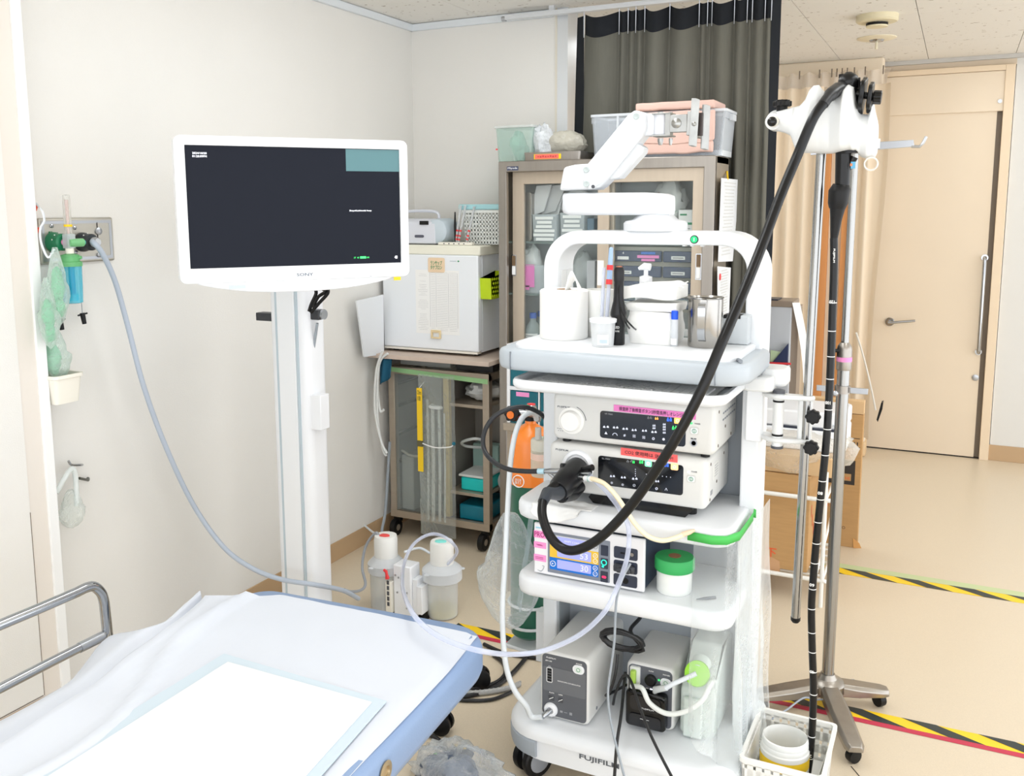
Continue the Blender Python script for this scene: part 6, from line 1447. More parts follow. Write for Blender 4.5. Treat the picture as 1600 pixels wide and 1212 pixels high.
# metal head
h0, h1 = aq(1016, 196), aq(1026, 196)
MB().box(aq(1012, 196).x, aq(1027, 196).x, AYc-.03, AYc+.02, aq(1020, 213).z, aq(1020, 179).z).build('head_block', ARMW, ma, bevel=.004)
c = aq(1035, 195); MB().lathe([(.021, aq(1035, 211).z), (.021, aq(1035, 180).z)], (c.x, AYc-.01, 0), 24).build('spindle', mat('spindle_white', (214, 216, 222), .35), ma)
for z_ in (aq(1035, 179).z, aq(1035, 213).z): MB().box(aq(1024, 196).x, aq(1053, 196).x, AYc-.035, AYc+.02, z_-.002, z_+.002).build('yoke_plate', ZINC, ma, bevel=.001)
MB().box(aq(1044, 195).x, aq(1052, 195).x, AYc-.03, AYc+.0, aq(1045, 213).z, aq(1045, 179).z).build('yoke_back', ZINC, ma)
for px, r_ in ((1032, .008), (1048, .0055)):
    c = aq(px, 216); MB().tube([c, c+V((0, 0, -.008)), c+V((0, 0, -.018))], [r_, r_, r_*.6], 8).build('bolt', ZINC, ma)
    c = aq(px, 178); MB().cyl(c-V((0, 0, .003)), c+V((0, 0, .005)), r_, n=6).build('nut', ZINC, ma)
c0, c1 = aq(1052, 181), aq(1078, 207)
MB().box(c0.x, c1.x, AYc-.032, AYc-.028, c1.z, c0.z).build('tilt_plate', ZINC, ma, bevel=.001)
MB().box(c0.x, c1.x-.004, AYc-.028, AYc+.012, c1.z+.002, c1.z+.006).build('tilt_floor', ZINC, ma)
c = aq(1062, 194); MB().lathe([(.013, 0), (.013, -.004), (.009, -.006), (.004, -.008)], (c.x, AYc-.032, c.z), 20, axis='y').build('tilt_washer', ZINC, ma)
MB().cyl(aq(1078, 194), aq(1088, 194), .012, n=14).build('tilt_barrel', mat('brass', (196, 168, 112), .3, .9), ma)
def bplate(xa, xb, yy, y0, y1, nm):
    a, b, c_, d = aq(xa[0], yy[0]), aq(xa[1], yy[0]), aq(xb[1], yy[1]), aq(xb[0], yy[1])
    m = MB(); q = [a, b, c_, d]; m.add([V((p.x, y0, p.z)) for p in q]+[V((p.x+.010, y1, p.z-.004)) for p in q], [(0, 1, 2, 3), (7, 6, 5, 4), (0, 4, 5, 1), (1, 5, 6, 2), (2, 6, 7, 3), (3, 7, 4, 0)])
    m.build(nm, ZINC, ma, bevel=.001)
bplate((1081, 1090), (1079, 1088), (176, 213), AYc-.045, AYc+.04, 'bracket_side')
bplate((1088, 1095), (1083, 1090), (156, 229), AYc-.05, AYc-.046, 'bracket_strip')
bplate((1100, 1107), (1097, 1104), (164, 233), AYc-.02, AYc-.016, 'bracket_strip')
MB().box(aq(1090, 180).x, aq(1102, 180).x, AYc-.03, AYc-.0, aq(1090, 213).z, aq(1090, 178).z).build('bracket_web', mat('web_dark', (86, 78, 76), .4, .6), ma)
c = aq(1092, 196); MB().lathe([(.006, 0), (.006, -.006), (.003, -.008)], (c.x, AYc-.046, c.z), 8, axis='y').build('bolt', ZINC, ma)

# ---------------------------------------------------------------- things on the worktop
def wt(px, py): return at(px, py, Z=WT)
WZ = WT+.0005
PAPW = mat('towel_white', (246, 245, 242), .9)
c = at(885, 526, Z=WT); Yr = 2.30
cx1 = at(882, 500, Y=Yr).x; r_ = (at(919, 500, Y=Yr).x-at(849, 500, Y=Yr).x)/2
zt = at(880, 452, Y=Yr).z
o = MB().lathe([(.018, 0), (r_-.002, 0), (r_, .003), (r_, zt-WT-.004), (r_-.004, zt-WT), (.02, zt-WT)], (cx1-.002, Yr, WZ), 36).build('paper_roll', PAPW); tag(o, 'thick white paper towel roll at the left of the cart worktop', 'roll')
MB().lathe([(.0195, 0), (.0195, zt-WT+.001), (.0175, zt-WT+.001)], (cx1-.002, Yr, WZ), 20).build('core', mat('core_brown2', (150, 120, 90), .8), o)
m = MB().grid(lambda u, v: V((cx1+.012+.05*u, Yr-.03+.03*v, zt-.002+(.055*math.sin(PI*min(1, u*1.25))*(1-.5*v))*(1 if u < .8 else .8))), 10, 4)
m.build('loose_sheet', PAPW, o, angle=180, solid=.0015)
# gauze carton / beaker behind
a, b = at(920, 520, Y=2.36), at(953, 520, Y=2.36)
o = MB().lathe([((b.x-a.x)*.5, 0), ((b.x-a.x)*.62, at(935, 452, Y=2.36).z-WT), ((b.x-a.x)*.58, at(935, 452, Y=2.36).z-WT), ((b.x-a.x)*.46, .006)], ((a.x+b.x)/2, 2.36, WZ), 28).build('paper_cup', mat('cup_white', (240, 240, 236), .6)); tag(o, 'tall white cup between the paper roll and the flashlight', 'cup')
# specimen cup with tubes
sc_ = thing('specimen_cup', 'small clear cup with white lid and label in front of the white cup', 'cup', (at(942, 520, Y=2.20).x, 2.20, WZ))
cxx = at(942, 520, Y=2.20).x; k0 = (at(962, 510, Y=2.20).x-at(922, 510, Y=2.20).x)/2; zt2 = at(942, 497, Y=2.20).z
MB().lathe([(k0*.8, 0), (k0*.92, zt2-WT-.008)], (cxx, 2.20, WZ), 28).build('body', clear('cup_clear', (240, 243, 245), .5, .2, .3), sc_)
MB().lathe([(k0, zt2-WT-.010), (k0*1.02, zt2-WT-.002), (k0*.9, zt2-WT), (.001, zt2-WT)], (cxx, 2.20, WZ), 28).build('lid', WHITE, sc_)
m = MB().grid(lambda u, v: V((cxx+k0*.93*math.sin(-.1+u*.9), 2.20-k0*.93*math.cos(-.1+u*.9), WZ+.006+.026*v)), 8, 1); m.build('label', PAPER, sc_, angle=180)
MB().grid(lambda u, v: V((cxx+k0*.945*math.sin(.1+u*.6), 2.20-k0*.945*math.cos(.1+u*.6), WZ+.010+.010*v)), 8, 1).build('label_box', mat('label_bluegrey', (186, 202, 214), .7), sc_, angle=180)
for i, (pa, pb_, r1) in enumerate((((940, 500), (944, 418), .0045), ((948, 502), (955, 388), .005))):
    a, b = at(*pa, Y=2.26), at(*pb_, Y=2.28); a.z = WZ+.003 if False else a.z
    a = b+(a-b)*((b.z-(WT+.012))/(b.z-a.z))
    o = MB().tube([a, b], r1, 10).build('sample_tube', clear('sample', (222, 228, 244), .5, .2, .4)); tag(o, ['clear slim tube standing behind the specimen cup, left of the capped one', 'clear slim tube with pale blue cap and red bands behind the specimen cup'][i], 'tube')
    if i:
        MB().tube([a.lerp(b, .63), b, b+(b-a)*.012], [.0075, .0055, .003], 12).build('cap', clear('cap_paleblue', (170, 200, 236), .8, .3, .2), o)
        for t_ in (.60, .76): MB().tube([a.lerp(b, t_), a.lerp(b, t_+.055)], .0085, 12).build('red_band', RED, o)
# flashlight
fx0 = at(966, 520, Y=2.235).x; Z0 = WZ
def fzt(py): return at(966, py, Y=2.235).z-Z0
fl_ = thing('flashlight', 'black flashlight standing on its end with a wrist strap', 'flashlight', (fx0, 2.235, Z0))
MB().lathe([(.0155, 0), (.017, .003), (.017, fzt(497)), (.021, fzt(492)), (.021, fzt(488)), (.014, fzt(470)), (.0125, fzt(462)), (.0125, fzt(440)), (.0135, fzt(438)), (.0135, fzt(441)+.03), (.011, fzt(438)+.034), (.001, fzt(438)+.034)], (fx0, 2.235, Z0), 26).build('body', mat('torch_black', (24, 24, 26), .35, .3), fl_, angle=30)
MB().lathe([(.008, 0), (.008, .002), (.004, .003)], (fx0, 2.235, Z0+fzt(438)+.034), 14).build('tail_button', mat('button_copper', (180, 110, 80), .4, .5), fl_)
text('LED', (fx0+.002, 2.2175, Z0+fzt(510)), FRONT, PAPER, fl_, w=.014, h=.006); text('XPE', (fx0+.003, 2.2175, Z0+fzt(516)), FRONT, PAPER, fl_, w=.012, h=.004)
P = [(fx0+.006, 2.222, Z0+fzt(445)), at(968, 470, Y=2.215), at(976, 495, Y=2.21), at(990, 512, Y=2.20), wt(998, 519)+V((0, 0, .003)), wt(990, 520)+V((0, 0, .003)), at(980, 508, Y=2.20), at(970, 485, Y=2.212), (fx0+.002, 2.222, Z0+fzt(450))]
MB().tube(cat(P, 8), .0022, 7).build('strap', BLACK, fl_)
# glove boxes / gauze stack
def stackbox(name, label, px0, px1, pyb, pyt, Y, dpt, m, z0=None, cat_='pack', seed=1, wob=.006):
    x0, x1 = at(px0, 480, Y=Y).x, at(px1, 480, Y=Y).x; zb = z0 if z0 is not None else WZ; zt = at((px0+px1)/2, pyt, Y=Y).z
    mm = MB(); rg = []
    for k in range(9):
        v = k/8; z = zb+(zt-zb)*v; ins = .004*(1-math.sin(PI*v))
        rg.append([V((x+wob*noise.noise(V((x*30, y*30, z*40+seed))), y+wob*noise.noise(V((x*30, y*30, z*40+seed+9))), z+(wob*1.2*noise.noise(V((x*18, y*18, seed))) if k == 8 else 0))) for x, y in rr(x0+ins, x1-ins, Y+ins, Y+dpt-ins, .014, 4)])
    o = mm.sweep(rg).build(name, m, angle=60); return tag(o, label, cat_), x0, x1, zt
GA = mat('gauze_white', (243, 243, 240), .9, bump=.2, bscale=300)
o, gx0_, gx1_, gz = stackbox('gauze_pack', 'white gauze pack at the bottom of the pile beside the flashlight', 979, 1053, 516, 487, 2.27, .12, GA)
o, a_, b_, gz2 = stackbox('gauze_pack', 'white gauze pack lying second in the pile beside the flashlight', 974, 1058, 0, 473, 2.265, .12, GA, gz+.001, seed=4, wob=.010)
# top sheaf of gauze rising to the right
xa, xb = at(972, 470, Y=2.27).x, at(1058, 470, Y=2.27).x
def sheaf(u, v, k):
    x = xa+(xb-xa)*u; z = gz2+.006+k*.030+(.040*u**2.2-.010*u*u*u)*(1 if k else .35)+.006*math.sin(u*5)
    if k and u > .85: z -= (u-.85)*.12
    return V((x, 2.262+.11*v+.004*noise.noise(V((u*6, v*4, 1))), z))
m = MB(); n_ = 16
top = [[sheaf(i/n_, j/6, 1) for i in range(n_+1)] for j in range(7)]; bot = [[sheaf(i/n_, j/6, 0) for i in range(n_+1)] for j in range(7)]
vs = [p for r__ in top for p in r__]+[p for r__ in bot for p in r__]; N0 = 7*(n_+1); fs = []
for j in range(6):
    for i in range(n_):
        q = (j*(n_+1)+i, j*(n_+1)+i+1, (j+1)*(n_+1)+i+1, (j+1)*(n_+1)+i); fs += [q, tuple(N0+t for t in q[::-1])]
for i in range(n_):
    fs += [(i, N0+i, N0+i+1, i+1), (6*(n_+1)+i, 6*(n_+1)+i+1, N0+6*(n_+1)+i+1, N0+6*(n_+1)+i)]
for j in range(6):
    fs += [(j*(n_+1), (j+1)*(n_+1), N0+(j+1)*(n_+1), N0+j*(n_+1)), (j*(n_+1)+n_, N0+j*(n_+1)+n_, N0+(j+1)*(n_+1)+n_, (j+1)*(n_+1)+n_)]
m.add(vs, fs); o = m.build('gauze_sheaf', GA, angle=60); tag(o, 'loose sheaf of white gauze rising to the right on top of the pile', 'gauze')
for k in range(3): MB().tube([V((xb-.004, 2.29+.02*k, gz2+.044)), V((xb+.012, 2.285+.02*k, gz2+.040+.006*k))], .0016, 5).build('frayed_thread', PAPW, o)
# pump dispenser
dx = at(1009, 440, Y=2.37).x
db = thing('pump_bottle', 'white pump dispenser bottle behind the gauze pile', 'bottle', (dx, 2.395, WZ))
def dz(py): return at(1009, py, Y=2.395).z
dx = at(1009, 440, Y=2.395).x
MB().lathe([(.026, 0), (.028, .01), (.028, dz(447)-WZ), (.022, dz(444)-WZ)], (dx, 2.395, WZ), 26, sq=.75).build('body', WHITE, db)
MB().lathe([(.017, dz(446)-WZ), (.017, dz(432)-WZ), (.006, dz(430)-WZ), (.006, dz(421)-WZ)], (dx, 2.395, WZ), 20).build('collar', WHITE, db)
m = MB().tube([(dx+.012, 2.395, dz(417)), (dx-.004, 2.395, dz(416)), (dx-.02, 2.393, dz(420))], [.010, .010, .004], 12); m.build('nozzle', WHITE, db)
# blue cap vial
vx = at(1054, 505, Y=2.27).x
vb = thing('vial', 'small vial with bright blue cap and white label on the worktop', 'vial', (vx, 2.27, WZ))
def vz(py): return at(1054, py, Y=2.27).z-WZ
MB().lathe([(.0085, 0), (.0095, .003), (.0095, vz(499)), (.006, vz(497))], (vx, 2.27, WZ), 20).build('body', clear('vial_clear', (236, 240, 244), .6, .2, .3), vb)
MB().lathe([(.0088, vz(499)), (.0088, vz(487)), (.0078, vz(485.5)), (.001, vz(485))], (vx, 2.27, WZ), 20).build('cap', mat('cap_bright_blue', (16, 84, 226), .4), vb)
MB().grid(lambda u, v: V((vx+.0098*math.sin(-.9+1.8*u), 2.27-.0098*math.cos(-.9+1.8*u), WZ+.004+.016*v)), 8, 1).build('label', PAPER, vb, angle=180)
# steel mug
mx = at(1102, 500, Y=2.30).x; mr = (at(1129, 500, Y=2.30).x-at(1075, 500, Y=2.30).x)/2; mz = at(1102, 466, Y=2.27).z-WZ
mg_ = thing('steel_mug', 'stainless steel measuring mug with handle on the worktop', 'mug', (mx, 2.30, WZ))
MUGM = mat('mug_steel', (168, 165, 160), .2, 1)
MB().lathe([(.001, .001), (mr*.94, 0), (mr*.97, .003), (mr*.985, mz-.003), (mr*1.04, mz), (mr*1.02, mz+.001), (mr*.95, mz-.004), (mr*.92, .006), (.001, .005)], (mx, 2.30, WZ), 36).build('body', MUGM, mg_, angle=30)
hx = at(1105, 500, Y=2.24); d_ = V((.10, -1, 0)).normalized()
hp_ = [(V((mx, 2.30, WZ))+V((hx.x-mx, 0, 0)).normalized()*0)+d_*(mr+o_)+V((0, 0, z_)) for o_, z_ in ((-.002, mz*.90), (.02, mz*.90), (.028, mz*.84), (.028, mz*.32), (.018, mz*.2), (-.002, mz*.14))]
rg = []
sd_ = V((-d_.y, d_.x, 0))
for i, p in enumerate(hp_):
    rg.append([p+sd_*.009, p-sd_*.009, p-sd_*.009+V((0, 0, .0025))-d_*.002, p+sd_*.009+V((0, 0, .0025))-d_*.002])
MB().sweep(rg).build('handle', CHROME, mg_)
# small grey box at the right end
a, b = at(1129, 506, Y=2.36), at(1172, 506, Y=2.36)
o = MB().box(a.x, b.x-.004, 2.36, 2.43, WZ, at(1150, 493, Y=2.36).z).build('card_box', mat('box_silver', (192, 198, 202), .4), bevel=.003); tag(o, 'silver grey box with a black slot behind the umbilical cord on the worktop', 'box')
MB().box(a.x+.002, a.x+.045, 2.358, 2.40, at(1150, 493, Y=2.36).z-.008, at(1150, 493, Y=2.36).z+.0008).build('slot', BLACK, o)
# flat film with a turquoise sticker, lying on the worktop
q = [wt(p, q_)+V((0, 0, .0012)) for p, q_ in ((1026, 520), (1042, 510), (1052, 513), (1036, 524))]
def film(u, v):
    a = wt(990, 529).lerp(wt(1120, 524), u); b = wt(1000, 514).lerp(wt(1125, 516), u); p = a.lerp(b, v)
    return p+V((0, 0, .0016+.002*abs(noise.noise(V((u*8, v*4, 2))))))
o = MB().grid(film, 24, 8).build('film_packet', FILMD, angle=180); tag(o, 'flat clear film packet with turquoise sticker on the worktop', 'packet')
MB().add([p+V((0, 0, .004)) for p in q], [(0, 1, 2, 3)]).build('sticker', mat('sticker_turquoise', (60, 232, 206), .6), o)
bars([(q[0].lerp(q[2], .4+.12*k)+V((0, 0, .0046)), .006, .0022) for k in range(3)], TOP, GREENTXT, o, 'print')
# gauze sheet under the endoscope plug
def gz_(u, v):
    x = -.985+.17*u; 
    if v < .5: return V((x+.006*noise.noise(V((u*5, v*4, 3))), 2.238-.05*v*2, .8165+.006*abs(noise.noise(V((u*6, v*6, 9))))+(.005*math.sin(PI*u) if v < .25 else 0)))
    k = (v-.5)*2; return V((x+.01*noise.noise(V((u*5, v*4, 3))), 2.182-.004*k-.004*abs(noise.noise(V((u*9, v*5, 2)))), .818-.030*k*(1 if u < .8 else .4)-.016*k*math.sin(u*5)))
o = MB().grid(gz_, 26, 22).build('gauze_sheet', mat('gauze_thin', (238, 239, 238), .9), angle=180, solid=.001); tag(o, 'crumpled white gauze draped over the shelf edge under the black plug', 'gauze')

# ---------------------------------------------------------------- scope holder on the cart's side pole
PY = 2.375
pa, pb_ = at(1283, 244, Y=PY), at(1243, 966, Y=PY)
ptop = pb_+(pa-pb_)*1.02
sh_ = thing('scope_holder', 'white scope holder with black knobs on a slim steel pole clamped to the cart', 'holder', (pb_.x, PY, pb_.z))
POLE = mat('pole_steel', (160, 159, 156), .2, .97)
MB().tube([pb_, ptop], .0115, 18).build('pole', POLE, sh_)
MB().tube([pb_+V((0, 0, .004)), pb_-V((0, 0, .004)), pb_-V((0, 0, .010))], [.0125, .0125, .008], 16).build('end_cap', BLACK, sh_)
# moulded head
HY = 2.345
def hq(px, py, Y=HY): return at(px, py, Y=Y)
HW = mat('holder_white', (224, 226, 226), .35)
TOPP = [(1199, 190), (1201, 183), (1204, 179), (1212, 175), (1232, 170), (1250, 165), (1258, 156), (1264, 141), (1270, 134), (1278, 133), (1283, 140), (1290, 147), (1297, 155), (1303, 150), (1309, 146), (1315, 141), (1318, 134), (1325, 132), (1333, 137), (1337, 155), (1341, 173), (1348, 177), (1356, 177), (1359, 166), (1362, 158), (1365, 172), (1370, 188), (1372, 200), (1372.5, 215)]
BOTP = [(1199, 191), (1202, 198), (1212, 204), (1228, 208), (1238, 213), (1243, 226), (1247, 236), (1258, 239), (1300, 240), (1330, 235), (1340, 236), (1345, 244), (1355, 247), (1368, 245), (1372, 236), (1372.5, 218)]
DPT = [(1199, .012), (1203, .022), (1215, .027), (1240, .040), (1252, .05), (1268, .062), (1285, .052), (1300, .05), (1318, .064), (1334, .054), (1343, .038), (1358, .046), (1369, .034), (1372.5, .018)]
def interp(tab, x):
    for k in range(len(tab)-1):
        if tab[k][0] <= x <= tab[k+1][0]:
            t_ = (x-tab[k][0])/(tab[k+1][0]-tab[k][0]+1e-9); return tab[k][1]+(tab[k+1][1]-tab[k][1])*t_
    return tab[-1][1]
m = MB(); rg = []
for k in range(117):
    px = 1199.2+1.48*k
    if px > 1372.4: px = 1372.4
    zt_, zb_ = hq(px, interp(TOPP, px)).z, hq(px, interp(BOTP, px)).z; x = hq(px, 190).x; D_ = interp(DPT, px); yc_ = HY+(.028 if px > 1345 else .028*max(0, (px-1335)/10))
    ring = []
    for i in range(28):
        a = 2*PI*i/28; ca, sa = math.cos(a), math.sin(a); e_ = .62
        yy = D_*math.copysign(abs(ca)**e_, ca); zz_ = math.copysign(abs(sa)**e_, sa)
        wdt = 1-.45*max(0, zz_)**2*(1 if zt_ > hq(1290, 165).z else .3)
        ring.append(V((x, yc_+yy*wdt, (zt_+zb_)/2+(zt_-zb_)/2*zz_)))
    rg.append(ring)
m.sweep(rg).build('head', HW, sh_, angle=80)
c = hq(1208, 190, HY-.03)
MB().tube([c+V((0, .05, .006)), c+V((0, .0, 0))], [.026, .019], 20).build('side_boss', HW, sh_)
MB().tube([c+V((.002, 0, 0)), c+V((.0, -.012, -.001))], [.0125, .0125], 18).build('bolt_sleeve', IVORY, sh_)
MB().blob(c+V((0, -.014, -.001)), (.0115, .008, .0115), 16, 10).build('bolt_end', BLACKG, sh_)
def knob(c, axis, r_, d_, par, n=7):
    m = MB(); outl = []
    for k in range(n*6):
        a = 2*PI*k/(n*6); q = r_*(1+.085*math.cos(n*a)); outl.append((q*math.cos(a), q*math.sin(a)))
    m.prism(outl, 'z', 0, d_); m.prism([(x*.8, y*.8) for x, y in outl], 'z', d_, d_*1.25)
    m.xf(MX.Translation(c) @ axis); return m.build('knob', BLACK, par, bevel=.0015)
c = hq(1222, 169, HY); knob(c+V((0, 0, .004)), MX.Identity(4), .021, .012, sh_, 9); MB().cyl(c+V((0, 0, -.01)), c+V((0, 0, .005)), .013).build('knob_shaft', BLACK, sh_)
# ring hook and flat bar under the head
rc = hq(1361, 256, HY); MB().tube([V((rc.x+.0145*math.cos(a), HY, rc.z+.0145*math.sin(a))) for a in [2*PI*k/22 for k in range(22)]], .0022, 7, closed=True).build('ring', clear('ring_plastic', (240, 236, 230), .7, .2, .2), sh_)
# clamp to the cart column
c = [at(1163, 575, Y=2.38), at(1205, 575, Y=2.38), at(1160, 606, Y=2.36), at(1208, 606, Y=2.36)]
m = MB().prism(rr(ax1-.035, at(1208, 590, Y=2.34).x, 2.33, 2.43, .02, 5), 'z', at(1180, 611, Y=2.34).z, at(1180, 588, Y=2.34).z); m.build('clamp_cup', HW, sh_, bevel=.006)
m = MB().prism(rr(at(1180, 590, Y=2.39).x, at(1230, 590, Y=2.39).x, 2.37, 2.47, .03, 6), 'z', at(1200, 602, Y=2.39).z, at(1200, 575, Y=2.39).z); m.build('clamp_cup', HW, sh_, bevel=.008, seg=3)
MB().box(ax1-.03, ax1+.012, 2.375, 2.41, at(1180, 690, Y=2.38).z, at(1180, 608, Y=2.38).z).build('clamp_plate', CARTW, sh_, bevel=.004)
cz_ = at(1270, 622, Y=PY).z; cz2 = at(1268, 690, Y=PY).z
def polx(z): return pb_.lerp(pa, (z-pb_.z)/(pa.z-pb_.z)).x
hx_ = at(1216, 640, Y=2.365).x
for z in (cz_, cz2):
    MB().prism([(ax1-.01, 2.40), (ax1+.02, 2.365), (hx_-.018, 2.352), (hx_, 2.346), (hx_+.02, 2.350), (polx(z)+.01, 2.358), (polx(z)+.018, 2.366), (polx(z)+.018, 2.378), (polx(z)+.006, 2.386), (hx_, 2.386), (ax1+.02, 2.42)], 'z', z-.006, z+.006).build('clamp_arm', HW, sh_, bevel=.004)
MB().cyl((hx_, 2.366, cz2-.02), (hx_, 2.366, cz_+.012), .0135, n=20).build('clamp_grip', HW, sh_)
for z, d_ in ((cz_+.012, .008), (cz_-.012, .005), (cz2+.012, .005), (cz2-.02, .006)):
    MB().lathe([(.0155 if abs(d_-.008) < .001 or d_ == .006 else .0142, 0), (.0155 if abs(d_-.008) < .001 or d_ == .006 else .0142, d_), (.008, d_*1.3)], (hx_, 2.366, z-d_/2), 20).build('grip_ring', DGREY if d_ > .005 else BLACK, sh_)
MB().box(polx(cz_)-.022, polx(cz_)+.012, 2.368, 2.392, cz2, cz_).build('pole_sleeve', HW, sh_, bevel=.005)
for (px, py) in ((1271, 650), (1268, 698)):
    c = at(px, py, Y=2.352); knob(c+V((0, .0, 0)), MX.Rotation(PI/2, 4, 'X'), .0175, .016, sh_, 8)

# ---------------------------------------------------------------- endoscope
SY = 2.352
SCB = mat('scope_black', (11, 11, 12), .3, spec=.35)
sc0 = thing('endoscope', 'black endoscope hanging in the white holder, its long tube reaching the basket', 'endoscope', (at(1315, 240, Y=SY).x, SY, 1.0))
def sq(px, py, Y=SY): return at(px, py, Y=Y)
# control head above the holder
MB().tube(cat([sq(1326, 240, SY), sq(1326, 200, SY), sq(1325, 165, SY), sq(1326, 140, SY), sq(1331, 124, SY)], 5), [.024]*5+[.026]*6+[.026]*5+[.022]*5, 18).build('control_body', SCB, sc0)
MB().blob(sq(1326, 128), (.024, .024, .022), 18, 12).build('body_top', SCB, sc0)
for (px, py) in ((1316, 122), (1326, 119)): MB().cyl(sq(px, py), sq(px, py-6), .008, n=12).build('valve_button', BLACK, sc0)
def wheel(px, py, r_, w_, n):
    c = sq(px, py, SY-.01); outl = []
    for k in range(n*6):
        a = 2*PI*k/(n*6); q = r_*(1+.10*math.cos(n*a)); outl.append((q*math.cos(a), q*math.sin(a)))
    m = MB().prism(outl, 'x', -w_/2, w_/2); m.xf(MX.Translation(c) @ MX.Rotation(.10, 4, 'Y')); return m.build('control_wheel', SCB, sc0, bevel=.002)
wheel(1348, 149, .040, .010, 5); wheel(1360, 152, .034, .009, 5)
c = sq(1371, 152, SY-.01); outl = [(.015*(1+.06*math.cos(8*a))*math.cos(a), .015*(1+.06*math.cos(8*a))*math.sin(a)) for a in [2*PI*k/40 for k in range(40)]]
MB().prism(outl, 'x', -.009, .009).xf(MX.Translation(c) @ MX.Rotation(.10, 4, 'Y')).build('lock_knob', SCB, sc0, bevel=.002)
MB().tube([sq(1338, 146, SY-.01), sq(1372, 153, SY-.01)], .008, 12).build('wheel_axle', SCB, sc0)
MB().tube([sq(1343, 150, SY-.01), sq(1343, 121, SY-.012)], .0025, 6).build('lever', SCB, sc0)
# grip, boot and insertion tube
MB().tube([sq(1318, 236), sq(1316, 290)], [.018, .0165], 20).build('grip', SCB, sc0)
MB().tube([sq(1316, 284), sq(1326, 262), sq(1335, 245)], [.007, .007, .009], 12).build('channel_port', SCB, sc0)
c = sq(1333, 258, SY-.012); plate(c, FRONT, .010, .016, mat('port_blue', (90, 170, 210), .4), sc0, 'port_mark', .001); plate(c+V((-.004, -.0012, .001)), FRONT, .005, .006, mat('port_orange', (220, 130, 80), .4), sc0, 'port_mark', .001)
MB().tube([sq(1316, 288), sq(1315.5, 291), sq(1311, 300), sq(1309, 318), sq(1308, 326)], [.0165, .021, .0245, .0225, .0185], 18).build('grip_ring', BLACK, sc0)
MB().tube([sq(1308.5, 326), sq(1306, 345), sq(1303, 374)], [.0175, .013, .0085], 16).build('bend_boot', BLACK, sc0)
tubeP = [(1303, 372), (1303, 420), (1301, 480), (1299, 540), (1296, 610), (1291, 690), (1283, 770), (1276, 840), (1271, 900), (1268, 950), (1269, 1010), (1271, 1070), (1270, 1120), (1267, 1165), (1263, 1200), (1255, 1240)]
tp = [sq(px, py, SY) for px, py in tubeP]; tpc = cat(tp, 8)
MB().tube(tpc, .0093, 14).build('insertion_tube', SCB, sc0)
def along(py): 
    return min(tpc, key=lambda p: abs(p.z-sq(1290, py).z))
for py in (475, 514, 552, 591, 635, 673, 711, 747, 781, 815, 851, 885, 920, 954, 988, 1022, 1056, 1090, 1125, 1157, 1190):
    p = along(py); p = V(p); MB().tube([p+V((0, 0, .0009)), p-V((0, 0, .0009))], .0096, 14).build('scale_ring', PAPER, sc0)
for py, s_ in ((470, '120'), (624, '100'), (773, '80'), (914, '60'), (1049, '40'), (1185, '20')):
    p = along(py); text(s_, (p.x-.001, p.y-.0096, p.z+.002), (V((-1, 0, .03)), V((0, 0, -1))), PAPER, sc0, w=.012, h=.008, bold=.02)
p = along(400); text('FUJIFILM', (p.x+.001, p.y-.0096, p.z), (V((.02, 0, -1)), V((1, 0, .02))), PAPER, sc0, w=.033, h=.0052, bold=.02)
# umbilical cord from the head to the plug
MB().tube(cat([sq(1322, 140), sq(1309, 140, 2.32), sq(1297, 149, 2.285), sq(1286, 163, 2.265)], 5), [.017]*6+[.0155]*5+[.0125]*5, 14).build('cord_boot', mat('boot_grey', (34, 35, 37), .35), sc0)
cordP = [sq(1288, 160, 2.267), sq(1270, 186, 2.25), sq(1245, 245, 2.24), sq(1218, 310, 2.20), sq(1190, 385, 2.14), sq(1162, 455, 2.06), sq(1130, 530, 1.985), sq(1098, 605, 1.95), sq(1060, 678, 1.94), sq(1020, 742, 1.945), sq(980, 797, 1.95), sq(940, 838, 1.95), (930, 0, 0), sq(905, 858, 1.955), sq(880, 857, 1.96), sq(860, 838, 1.97), sq(848, 808, 1.99), sq(848, 785, 2.02), sq(855, 770, 2.06), sq(868, 757, 2.10)]
cordP = [p for p in cordP if not isinstance(p, tuple)]
MB().tube(cat(cordP, 10), .0115, 16).build('umbilical_cord', SCB, sc0)
# plug at the light source
PL = mat('plug_body', (19, 20, 22), .28, spec=.4)
ctr = vpt(903, 728, d2Y)
k1, k2 = V((ctr.x+.002, d2Y-.005, ctr.z-.002)), sq(870, 770, 2.10)
MB().tube([k1, k1.lerp(k2, .15), k1.lerp(k2, .5), k1.lerp(k2, .82), k1.lerp(k2, .95)], [.030, .034, .034, .032, .026], 22).build('plug_body', PL, sc0)
MB().tube([k1.lerp(k2, .8)+V((0, 0, -.014)), k1.lerp(k2, .5)+V((.012, 0, -.030)), k1.lerp(k2, .25)+V((.02, 0, -.03))], [.026, .024, .018], 16).build('plug_belly', PL, sc0)
MB().tube([k1.lerp(k2, .75), k2, cordP[-2], cordP[-3]], [.026, .020, .0155, .0128], 16).build('plug_boot', mat('boot_slate', (52, 57, 64), .35), sc0)
for (px, py) in ((922, 737), (926, 730)):
    MB().tube([k1.lerp(k2, .2), at(px, py, Y=2.19)], [.010, .0085], 12).build('plug_port', PL, sc0)
MB().tube([at(884, 728, Y=2.19), at(877, 728, Y=2.18)], .008, 10).build('plug_port', PL, sc0)
tA = [at(918, 740, Y=2.175), at(912, 742, Y=2.17)]
MB().tube([k1.lerp(k2, .3), at(916, 741, Y=2.165), at(922, 741, Y=2.16)], [.006, .006, .006], 10).build('plug_nipple', CHROME, sc0)
